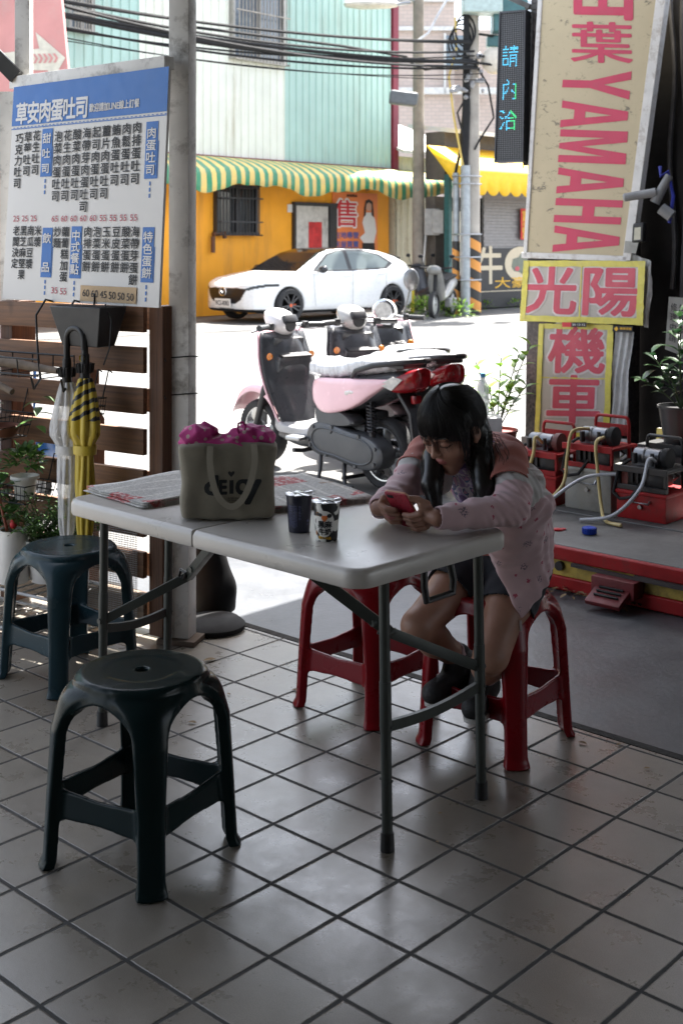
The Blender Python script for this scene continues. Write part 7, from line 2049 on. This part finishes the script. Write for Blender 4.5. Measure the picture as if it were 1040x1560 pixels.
cup(c2, 'white cow-print drink cup with a foil lid', COW, FOIL, cb2, R(-4))
m = MB()
for k in range(2):
    a = c1 + Vector((.005 + .004 * k, -.01 - .006 * k, .1045)); e = c2 + Vector((.018 + .002 * k, -.012 - .008 * k, .1045)); m.beam(a, e, .0055, .0035)
tag(m.build('chopsticks', M('paper_white', (.68, .67, .65), .6)), 'pair of paper-wrapped white sticks laid across the two cups', 'chopsticks')
# scraps on the tiled floor
rr = random.Random(9); LIT = mk_leaf('dry_leaf', (.16, .09, .04), (.34, .25, .14), .8)
for (u, v, L_) in ((300, 1101, .03), (351, 1058, .018), (668, 1240, .014), (663, 1281, .012), (444, 1051, .03), (990, 1170, .02), (880, 1130, .03), (938, 1135, .02), (330, 1004, .05)):
    q = G(u, v, .004); m = MB(); a = rr.uniform(0, 6.3); leaf(m, q, Vector((math.cos(a), math.sin(a), .1)), L_, L_ * .55, .1)
    tag(m.build('dry_leaf', LIT), 'tiny dry leaf scrap lying on the tiled floor', 'leaf scrap', 'leaf scraps on the tiles')

# ================================================================ the girl at the table
def V3(*a): return np.array(a, float)
gF = V3(-.62, -.785, 0); gL = V3(.785, -.62, 0); gU = V3(0, 0, 1)
hipR, hipL = V3(.435, 3.79, .535), V3(.545, 3.707, .535)
kneR, kneL = V3(.225, 3.60, .378), V3(.425, 3.50, .325)
ankR, ankL = V3(.37, 3.75, .225), V3(.425, 3.68, .195)
toeR, toeL = V3(.285, 3.645, .172), V3(.385, 3.55, .165)
pelv, midb, chest, nbase = V3(.49, 3.75, .57), V3(.475, 3.70, .70), V3(.425, 3.61, .82), V3(.362, 3.515, .905)
shL, shR = V3(.468, 3.425, .895), V3(.243, 3.60, .885)
elL, elR = V3(.448, 3.275, .787), V3(.168, 3.45, .800)
# head frame
hc = V3(.305, 3.42, .985)
hf = V3(-.62, -.60, -.50); hf /= np.linalg.norm(hf)
hl = np.cross(V3(0, 0, 1), hf); hl /= np.linalg.norm(hl); hu = np.cross(hf, hl); hu /= np.linalg.norm(hu)
HM = np.array([hl, hf, hu])
def hp(l, f, u): return hc + hl * l + hf * f + hu * u
# phone frame: w to the viewer's right, a up the phone, b out of its back
ps = V3(.49, .61, .61); ps /= np.linalg.norm(ps); pw = V3(.785, -.62, 0); pa = np.cross(ps, pw); pa = -pa if pa[2] < 0 else pa; pa /= np.linalg.norm(pa); pb = -ps
pc_ = V3(.165, 3.237, .797)
def pp(w, a, b): return pc_ + pw * w + pa * a + pb * b
wrR, wrL = pp(-.090, -.012, .0), pp(.098, -.014, .0)
def girl_body():
    s = SDF((.03, 3.10, .10), (.68, 3.92, 1.13), .0031)
    GM = np.array([gL, gF, gU])
    s.ell(pelv, (.125, .09, .085), GM); s.cap(pelv, midb, .085, .08, .03); s.cap(midb, chest, .08, .085, .03); s.ell(chest, (.115, .075, .09), GM, .03)
    s.cap(chest, nbase, .07, .05, .03); s.cap(shL, shR, .036, .036, .03)
    for h_, k_, a_, t_ in ((hipR, kneR, ankR, toeR), (hipL, kneL, ankL, toeL)):
        s.cap(h_, h_ + (k_ - h_) * .5, .076, .066, .03); s.cap(h_ + (k_ - h_) * .5, k_, .066, .049, .02)
        m_ = k_ + (a_ - k_) * .35 + V3(.0, .012, -.008); s.cap(k_, m_, .047, .047, .02); s.cap(m_, a_, .047, .030, .02); s.cap(a_, t_, .028, .02, .01)
    for sh_, e_, w_ in ((shL, elL, wrL), (shR, elR, wrR)):
        s.cap(sh_, e_, .037, .031, .02); s.cap(e_, w_, .031, .019, .012)
    # neck and head
    s.cap(nbase, hp(0, -.03, -.05), .043, .042, .02)
    s.ell(hp(0, -.012, .012), (.070, .088, .086), HM, .01); s.ell(hp(0, .030, -.042), (.056, .054, .064), HM, .02); s.cap(hp(-.006, .060, -.096), hp(.006, .060, -.096), .019, k=.02)
    for q in (-1, 1):
        s.ell(hp(q * .034, .048, -.030), (.028, .030, .030), HM, .015)
        s.ell(hp(q * .031, .089, .004), (.017, .012, .011), HM, .010, 'sub'); s.ell(hp(q * .031, .070, .004), (.0155, .0145, .0115), HM, .003)
        s.cap(hp(q * .012, .082, .020), hp(q * .045, .072, .022), .006, .005, .008)
        s.cap(hp(q * .0085, .088, -.026), hp(q * .0085, .090, -.024), .0065, k=.004); s.cap(hp(q * .0055, .099, -.0325), hp(q * .006, .092, -.031), .0026, k=.002, mode='sub')
        s.ell(hp(q * .076, -.010, -.012), (.008, .017, .027), HM, .004); s.ell(hp(q * .084, -.008, -.010), (.006, .010, .018), HM, .004, 'sub'); s.cap(hp(q * .073, .002, -.032), hp(q * .074, .0, -.036), .006, k=.004)
    s.cap(hp(0, .080, .010), hp(0, .096, -.024), .0055, .0080, .008); s.cap(hp(0, .098, -.025), hp(0, .0985, -.024), .0078, k=.004)
    s.ell(hp(0, .0800, -.0515), (.019, .008, .0048), HM, .004); s.ell(hp(0, .0790, -.0600), (.016, .008, .0052), HM, .004); s.cap(hp(-.019, .0815, -.056), hp(.019, .0815, -.056), .0013, k=.002, mode='sub')
    # hands around the phone
    for q in (-1, 1):
        wr = wrR if q < 0 else wrL
        s.cap(wr, pp(q * .072, -.010, -.004), .019, .020, .012)
        for k in range(4): s.cap(pp(q * .074, -.012 + (.5 - k) * .010, -.004), pp(q * .060, .022 - k * .0165, -.006), .013, .0105, .006)
        for k in range(4):
            a_ = (.024 if q < 0 else .010) - k * .0165; ln = (.93, 1.0, .96, .80)[k]
            p = [pp(q * .062, a_, -.008), pp(q * .0600, a_ - .001, .013), pp(q * (.060 - .026 * ln), a_ - .004, .0225), pp(q * (.060 - .053 * ln), a_ - .008, .0185)]
            s.path(p, [.0092, .0085, .0080, .0068], .0022)
        if q < 0: s.path([pp(-.070, -.022, -.012), pp(-.050, .004, -.022), pp(-.026, .020, -.018)], [.012, .0095, .0078], .004)
        else: s.path([pp(.072, -.020, -.010), pp(.066, .012, -.018), pp(.050, .034, -.012), pp(.029, .047, -.002)], [.013, .0105, .0092, .0075], .004)
    V, F = s.mesh(); V = smooth_mesh(V, F, 1, .4)
    c = V[F].mean(1) - hc; l, f, u = c @ hl, c @ hf, c @ hu
    mi = np.zeros(len(F), int)
    lip = (f > .05) & (((l / .0185) ** 2 + ((u + .0558) / .0105) ** 2) < 1); mi[lip] = 1
    for q in (-1, 1):
        x = (l - q * .031) / .0165; lid = -.0045 - .0035 * (1 - x * x); mi[(f > .05) & (np.abs(x) < 1) & (np.abs(u - lid) < .0016)] = 2
        x = (l - q * .031) / .018; mi[(f > .05) & (np.abs(x) < 1) & (np.abs(u - .0225 - .003 * (1 - x * x)) < .0024)] = 2
    return np_obj('body', V, F, [SKIN, LIPS, LASH], GIRL, mi)
t = NT('skin'); t.set(col=t.mix(t.ramp(t.noise(25, det=5), (.3, 0.), (.75, 1.)), (.32, .165, .112), (.38, .205, .145)), rough=.48, sss=.06); t.b.inputs['Subsurface Radius'].default_value = (.012, .005, .003); t.b.inputs['Subsurface Scale'].default_value = .5; t.bump(t.noise(350, det=2), .06, .001); SKIN = t.m
LIPS = M('lip_skin', (.36, .12, .11), .4, var=.05); LASH = M('lash_dark', (.02, .014, .012), .6)
GIRL = empty('person', (.4665, 3.726, 0), 0, 'girl in pink hooded jacket and salmon shirt bent over a phone at the table', 'person')
_GI = Matrix.Translation((-.4665, -3.726, 0))
girl_parts = [girl_body()]
TEE = mk_fabric('tee_salmon', (.45, .155, .125), weave=700, sheen=.2, vs=8, var=.08)
t = NT('tee_print'); n = t.noise(26, det=2); t.set(col=t.ramp(n, (.0, (.10, .06, .16)), (.40, (.30, .22, .40)), (.50, (.52, .48, .52)), (.56, (.08, .12, .22)), (.62, (.40, .20, .30)), const=True), rough=.8); TEEP = t.m
JP = mk_motif('jacket_pink', (.60, .415, .44)); JW = mk_fabric('jacket_white', (.56, .54, .53), weave=700, sheen=.2, bump=.15)
def wrinkle(s, amp, fr, seed):
    x, y, z = s.grid()
    s.d += (amp * (np.sin(x * fr + 3 * np.sin(z * fr * .5 + seed) + y * fr * .6) * np.cos(z * fr * .8 - y * fr * .7 + seed) + .6 * np.sin(y * fr * 1.7 + z * fr * 1.1 + 2 * np.sin(x * fr * .6)))).astype(np.float32)
def sleeve_cut(s, e, a, f):
    return a + (e - a) * f
# T-shirt
s = SDF((.10, 3.30, .55), (.66, 3.92, 1.02), .0042); GM = np.array([gL, gF, gU])
s.cap(pelv, midb, .105, .098, .03); s.cap(midb, chest, .098, .102, .03); s.ell(chest, (.132, .092, .105), GM, .03); s.cap(chest, nbase, .092, .060, .03); s.cap(shL, shR, .045, .045, .03)
pL, pR = shL + (elL - shL) * .52, shR + (elR - shR) * .50
s.cap(shL, pL + (elL - shL) * .1, .047, .060, .02); s.cap(shR, pR + (elR - shR) * .1, .047, .056, .02)
s.ell(chest + V3(.045, .05, .055), (.085, .06, .06), GM, .04)
wrinkle(s, .0022, 62, 1); 
V, F = s.mesh(); V = smooth_mesh(V, F, 2)
c = V[F].mean(1)
armL = ((c - pL) @ (elL - shL) > 0) & (np.linalg.norm(c - pL, axis=1) < .085) & ((c - chest) @ gL > .06); armR = ((c - pR) @ (elR - shR) > 0) & (np.linalg.norm(c - pR, axis=1) < .085) & ((c - chest) @ gL < -.05)
hole = np.linalg.norm(c - hp(0, -.02, -.075), axis=1) < .052
keep = ~(armL | armR | hole)
cc = c - chest; mi = np.where(((cc @ gF) > .035) & (np.abs(cc @ gL + .0) < .075), 1, 0)
q = np_obj('shirt', V, F[keep], [TEE, TEEP], GIRL, mi[keep]); q.modifiers.new('hem', 'SOLIDIFY').thickness = .003; girl_parts.append(q)
m = MB(); a = nbase + V3(.035, .05, .035); m.tube([Vector(a + gL * k * .012 - gF * (.010 * math.cos(k * .5)) + gU * (.010 * math.cos(k * .6))) for k in range(-5, 5)], [.004, .012, .016, .018, .02, .02, .018, .016, .012, .004], 10)
girl_parts.append(m.build('collar', M('collar_red', (.42, .03, .03), .8), GIRL, 180))
# jacket: sleeves, slipped off the shoulders, and the loose body
def jk(name, fn, lo, hi, split, cuts, seed, amp=.0026, hole=None):
    s = SDF(lo, hi, .0042); fn(s); wrinkle(s, amp, 70, seed)
    for p, n_ in cuts: s.plane(p, n_, .006)
    V, F = s.mesh(); V = smooth_mesh(V, F, 2); c = V[F].mean(1); mi = split(c)
    keep = np.ones(len(F), bool)
    if hole is not None: keep = ~hole(c)
    q = np_obj(name, V, F[keep], [JP, JW], GIRL, mi[keep]); q.modifiers.new('hem', 'SOLIDIFY').thickness = .003; girl_parts.append(q)
uL = elL - shL; uR = elR - shR
jL0 = shL + uL * .42 + V3(.012, .0, -.01); jR0 = shR + uR * .40
def fL(s):
    s.cap(jL0, elL + V3(.006, .004, .004), .056, .045, .02); s.cap(elL + V3(.004, 0, .003), elL + (wrL - elL) * .5, .044, .038, .02); s.cap(elL + (wrL - elL) * .5, wrL + (wrL - elL) * .03, .038, .031, .01)
    s.ell(jL0 + V3(.03, .045, -.02), (.055, .06, .06), None, .03); s.plane((0, 0, .7415), (0, 0, -1), .004) if False else None
    x, y, z = s.grid(); d = np.linalg.norm(elL - wrL)
    tt = ((x - wrL[0]) * (elL - wrL)[0] + (y - wrL[1]) * (elL - wrL)[1] + (z - wrL[2]) * (elL - wrL)[2]) / d
    s.d += (.0022 * np.sin(tt * 260 + 9 * (z - .78) * 20) * np.clip((tt - .10) / .06, 0, 1)).astype(np.float32)
def spL(c): return ((((c - jL0) @ uL / np.linalg.norm(uL)) < .034) & (c[:, 1] < 3.47)).astype(int)
jk('jacket_sleeve', fL, (.15, 3.08, .70), (.62, 3.56, .96), spL, [(wrL + (wrL - elL) * .02, wrL - elL), (jL0 - uL * .16, -uL)], 2, .0024,
   lambda c: (((c - wrL) @ (wrL - elL)) / np.linalg.norm(wrL - elL) > .0015) & (np.linalg.norm(c - wrL, axis=1) < .034))
def fR(s):
    s.cap(jR0, elR, .051, .044, .02); s.cap(elR, elR + (wrR - elR) * .55, .044, .038, .02); s.cap(elR + (wrR - elR) * .55, wrR, .038, .030, .01); s.ell(jR0 + V3(.05, .0, -.03), (.06, .05, .055), None, .03)
def spR(c): return (((c - jR0) @ uR / np.linalg.norm(uR)) < .045).astype(int)
jk('jacket_sleeve', fR, (.02, 3.18, .70), (.40, 3.70, .98), spR, [(wrR + (wrR - elR) * .02, wrR - elR), (jR0 - uR * .10, -uR)], 5, .0028,
   lambda c: (((c - wrR) @ (wrR - elR)) / np.linalg.norm(wrR - elR) > .0015) & (np.linalg.norm(c - wrR, axis=1) < .032))
def fB(s):
    s.cap(V3(.478, 3.57, .80), V3(.505, 3.655, .62), .110, .114, .03); s.cap(V3(.505, 3.655, .62), V3(.53, 3.62, .45), .120, .098, .03); s.cap(jL0 + V3(.03, .03, -.03), V3(.50, 3.58, .66), .062, .10, .04); s.ell(V3(.565, 3.47, .765), (.035, .06, .035), None, .03)
    s.plane((.505, 3.55, .405), (.10, 0, -.088), .006); s.plane((.425, 3.5, .602), (-.192, 0, -.092), .006)
    a, b_ = V3(.53, 3.50, .74), V3(.40, 3.7, .86)
    s.plane(V3(.49, 3.55, .835), (0.05, -.25, 1), .01)
jk('jacket_body', fB, (.28, 3.38, .36), (.68, 3.86, .92), lambda c: ((c[:, 2] > .795)).astype(int), [], 8, .0030)
m = MB(); m.box((.513, 3.525, .402), (.007, .004, .03), bev=.001); girl_parts.append(m.build('zip_pull', M('zip_pale', (.5, .42, .42), .4), GIRL))
# shorts
s = SDF((.18, 3.40, .40), (.70, 3.95, .70), .005)
s.ell(pelv + V3(0, 0, -.02), (.145, .11, .10), GM, .02)
for h_, k_ in ((hipR, kneR), (hipL, kneL)): s.cap(h_, h_ + (k_ - h_) * .50, .092, .082, .02); 
for h_, k_ in ((hipR, kneR), (hipL, kneL)):
    pass
s.plane((0, 0, .4535), (0, 0, -1), .01) if False else None
wrinkle(s, .002, 55, 3)
V, F = s.mesh(); V = smooth_mesh(V, F, 2); c = V[F].mean(1); cut = np.zeros(len(F), bool)
for h_, k_ in ((hipR, kneR), (hipL, kneL)):
    d_ = (k_ - h_) / np.linalg.norm(k_ - h_); p_ = h_ + (k_ - h_) * .52; cut |= ((c - p_) @ d_ > 0) & (np.linalg.norm(c - p_, axis=1) < .11)
q = np_obj('shorts', V, F[~cut], mk_fabric('dark_denim', (.012, .014, .022), weave=500, sheen=.1), GIRL); q.modifiers.new('hem', 'SOLIDIFY').thickness = .004; girl_parts.append(q)
# socks and shoes
for a_, k_, t_ in ((ankR, kneR, toeR), (ankL, kneL, toeL)):
    up_ = (k_ - a_) / np.linalg.norm(k_ - a_)
    s = SDF(np.minimum(a_, t_) - .09, np.maximum(a_, t_) + .12, .0035); s.cap(a_ - up_ * .01, a_ + up_ * .075, .034, .0385, .01); wrinkle(s, .0015, 130, 2); s.plane(a_ + up_ * .066, up_, .003)
    V, F = s.mesh(); girl_parts.append(np_obj('sock', V, F, mk_fabric('sock_pink', (.50, .33, .34), weave=900) if 'sock_pink' not in MT else MT['sock_pink'], GIRL))
    d_ = (t_ - a_); d_[2] = 0; d_ /= np.linalg.norm(d_); sd = np.cross(V3(0, 0, 1), d_); FM = np.array([d_, sd, V3(0, 0, 1)])
    heel = V3(*(a_ - d_ * .025)); heel[2] = a_[2] - .035
    sl_ = (t_[2] - .004 - heel[2]); toe = t_ + d_ * .02
    s = SDF(np.minimum(heel, toe) - .10, np.maximum(heel, toe) + .14, .0035)
    s.cap(heel, toe + V3(0, 0, -.002), .039, .036, .01); s.cap(heel + V3(0, 0, .02), heel + d_ * .07 + V3(0, 0, .018), .038, .037, .02); s.cap(heel + V3(0, 0, .01), a_ + up_ * .030, .040, .043, .02)
    s.cap(a_ + up_ * .01, a_ + up_ * .10, .032, .034, .002, 'sub'); s.plane(heel + V3(0, 0, -.026), np.cross(sd, toe - heel) * (1 if np.cross(sd, toe - heel)[2] < 0 else -1), .003)
    V, F = s.mesh(); V = smooth_mesh(V, F, 1); sh = np_obj('shoe', V, F, M('shoe_black', (.012, .012, .013), .6, bump=.3, bs=200), GIRL); girl_parts.append(sh)
    m = MB(); n_ = Vector(np.cross(sd, toe - heel)).normalized(); n_ = n_ if n_.z < 0 else -n_
    ring = []
    for k in range(28):
        th = 2 * math.pi * k / 28; f_ = .5 + .5 * math.cos(th); w_ = .041 * abs(math.sin(th)) ** .6 * math.copysign(1, math.sin(th)) * (1 - .12 * abs(f_ - .5)); x_ = Vector(heel - d_ * .034).lerp(Vector(toe + d_ * .031), f_); ring.append(x_ + Vector(sd) * w_ + n_ * .024)
    m.loft([ring, [p + n_ * .012 for p in ring]]); girl_parts.append(m.build('shoe_sole', M('sole_white', (.50, .48, .46), .6), GIRL)); 
    m = MB()
    for k in range(4):
        c_ = Vector(a_ + d_ * (.028 + .016 * k) + V3(0, 0, .012 - .010 * k)); m.tube([c_ - Vector(sd) * .02, c_ + Vector(d_) * .006 + Vector((0, 0, .008)), c_ + Vector(sd) * .02], .003, 6)
    girl_parts.append(m.build('shoelace', DBLACK, GIRL))
# hair: cap, bunches and loose strands
HAIR = NT('black_hair'); w_ = HAIR.noise(40, HAIR.map((1, 1, .15)), det=4); HAIR.set(col=HAIR.mix(w_, (.0045, .004, .004), (.014, .011, .010)), rough=.36, spec=.5); HAIR = HAIR.m
s = SDF((.14, 3.24, .72), (.50, 3.62, 1.13), .0036)
s.ell(hp(0, -.018, .022), (.083, .096, .094), HM, .01); s.ell(hp(0, -.045, -.01), (.074, .066, .085), HM, .02)
s.ell(hp(0, .085, -.062), (.056, .075, .072), HM, .008, 'sub')
for q in (-1, 1): s.ell(hp(q * .092, .004, -.018), (.024, .026, .032), HM, .006, 'sub')
bL = [hp(.060, -.045, -.035), V3(.385, 3.40, .905), V3(.388, 3.355, .835), V3(.375, 3.335, .775)]; bR_ = [hp(-.060, -.03, -.035), V3(.258, 3.435, .900), V3(.247, 3.385, .835), V3(.256, 3.355, .775)]
s.path(bL, [.028, .031, .027, .016], .012); s.path(bR_, [.026, .030, .027, .018], .012)
V, F = s.mesh(); V = smooth_mesh(V, F, 1); q = np_obj('hair', V, F, HAIR, GIRL); girl_parts.append(q)
m = MB(); rr = random.Random(21)
def hs(az, th, k=1.0):
    "point on the scalp shell: azimuth from the front, polar angle from the crown"
    return Vector(hp(math.sin(az) * math.sin(th) * .086 * k, -.018 + math.cos(az) * math.sin(th) * .099 * k, .022 + math.cos(th) * .097 * k))
for i in range(900):
    az = rr.uniform(-math.pi, math.pi); sgn = 1 if az > 0 else -1; front = abs(az) < R(64)
    end = R(rr.uniform(84, 104)) if front else R(rr.uniform(105, 128)); az0 = az * .35 if front else az * .6; k = rr.uniform(.995, 1.035); n_ = 9
    jit = rr.uniform(-.12, .12); pts = []
    for j in range(n_ + 1):
        f = j / n_; th = R(6) + (end - R(6)) * f; a = az0 + (az - az0) * min(1, f * 1.8) + jit * f
        pts.append(hs(a, th, k + (.05 * f if front else .02 * f)))
    if front and rr.random() < .8: pts.append(pts[-1] + Vector(-hu) * rr.uniform(.005, .026) + Vector(hf) * .004)
    r = rr.uniform(.0005, .0011); m.tube(pts, [r * (1 - .75 * j / (len(pts) - 1)) for j in range(len(pts))], 4, cap=False)
for side, b_ in ((1, bL), (-1, bR_)):
    for i in range(230):
        a = rr.uniform(0, 6.283); pts = []; o1 = rr.uniform(.8, 1.12)
        for j in range(12):
            f = j / 11 * 2.999; k = min(2, int(f)); p = Vector(b_[k]).lerp(Vector(b_[k + 1]), f - k); rad = (.026, .031, .027, .015)[k] + ((.031, .027, .015)[k] - (.026, .031, .027)[k]) * (f - k)
            pts.append(p + Vector((math.cos(a), math.sin(a), 0)) * rad * o1 + Vector((.003 * math.sin(j + i), .003 * math.cos(j * 1.3 + i), 0)))
        pts.append(pts[-1] + Vector((rr.uniform(-.012, .012), rr.uniform(-.012, .012), -rr.uniform(.0, .022))))
        r = rr.uniform(.0005, .0011); m.tube(pts, [r * (1 - .8 * j / (len(pts) - 1)) for j in range(len(pts))], 4, cap=False)
# face-framing locks and wisps
for i in range(60):
    q = 1 if i % 2 else -1; a = q * R(rr.uniform(52, 70)); pts = [hs(a * .5, R(20), 1.03), hs(a, R(60), 1.05), hs(a, R(92), 1.05), Vector(hp(q * .070, .045 + rr.uniform(-.012, .02), -.055)), Vector(hp(q * rr.uniform(.052, .07), .045 + rr.uniform(-.01, .02), -rr.uniform(.09, .135)))]
    m.tube(pts, [.0012, .0014, .0013, .001, .0003], 4, cap=False)
for i in range(14):
    p = Vector(hp(.07, -.03, -.03)) + Vector((0, 0, rr.uniform(-.02, .01))); d = Vector((rr.uniform(.02, .05), rr.uniform(-.05, .01), 0)); m.tube([p, p + d + Vector((0, 0, -.01)), p + d * 1.5 + Vector((0, 0, -.05)), p + d * 1.2 + Vector((0, 0, -.10 - rr.uniform(0, .04))), p + d * .7 + Vector((0, 0, -.14))], [.0006, .0007, .0007, .0006, .0002], 4, cap=False)
q = m.build('hair_strands', HAIR, GIRL, 180); girl_parts.append(q)
m = MB(); 
for b_ in (bL, bR_): m.tube([Vector(b_[0]).lerp(Vector(b_[1]), .62), Vector(b_[0]).lerp(Vector(b_[1]), .74)], [.033, .033], 16)
girl_parts.append(m.build('hair_tie', DBLACK, GIRL))
for q in girl_parts: q.parent = GIRL; q.matrix_parent_inverse = _GI
# the phone
PM = Matrix(((pw[0], pa[0], pb[0], pc_[0]), (pw[1], pa[1], pb[1], pc_[1]), (pw[2], pa[2], pb[2], pc_[2]), (0, 0, 0, 1)))
o = bpy.data.objects.new('phone', None); COL.objects.link(o); o.matrix_world = PM; tag(o, 'phone in a pinkish red case held in both of the girl\'s hands', 'phone')
m = MB(); m.loft([[Vector((x, y, z)) for x, y in rrect(-.036 + i_, -.066 + i_, .036 - i_, .066 - i_, .010 - i_ * .5, (1, 1, 1, 1))] for i_, z in ((.002, -.0045), (0, -.003), (0, .0035), (.0015, .005))]); cs = m.build('case', M('case_red', (.42, .035, .06), .3, var=.25, vs=60), o)
m = MB(); m.loft([[Vector((x, y, z)) for x, y in rrect(-.0365 + i_, -.0665 + i_, .0365 - i_, .0665 - i_, .010, (1, 1, 1, 1))] for i_, z in ((0, -.0035), (-.0006, -.001), (0, .0015))]); m.build('case_bumper', M('case_tan', (.55, .30, .20), .4), o)
m = MB(); m.box((-.02, .052, .0055), (.02, .010, .002), bev=.0008); m.build('camera_bump', BLACK, o)
m = MB(); m.quad((-.033, -.062, -.0046), (-.033, .062, -.0046), (.033, .062, -.0046), (.033, -.062, -.0046)); m.build('screen', M('phone_screen', (.01, .01, .012), .08), o)
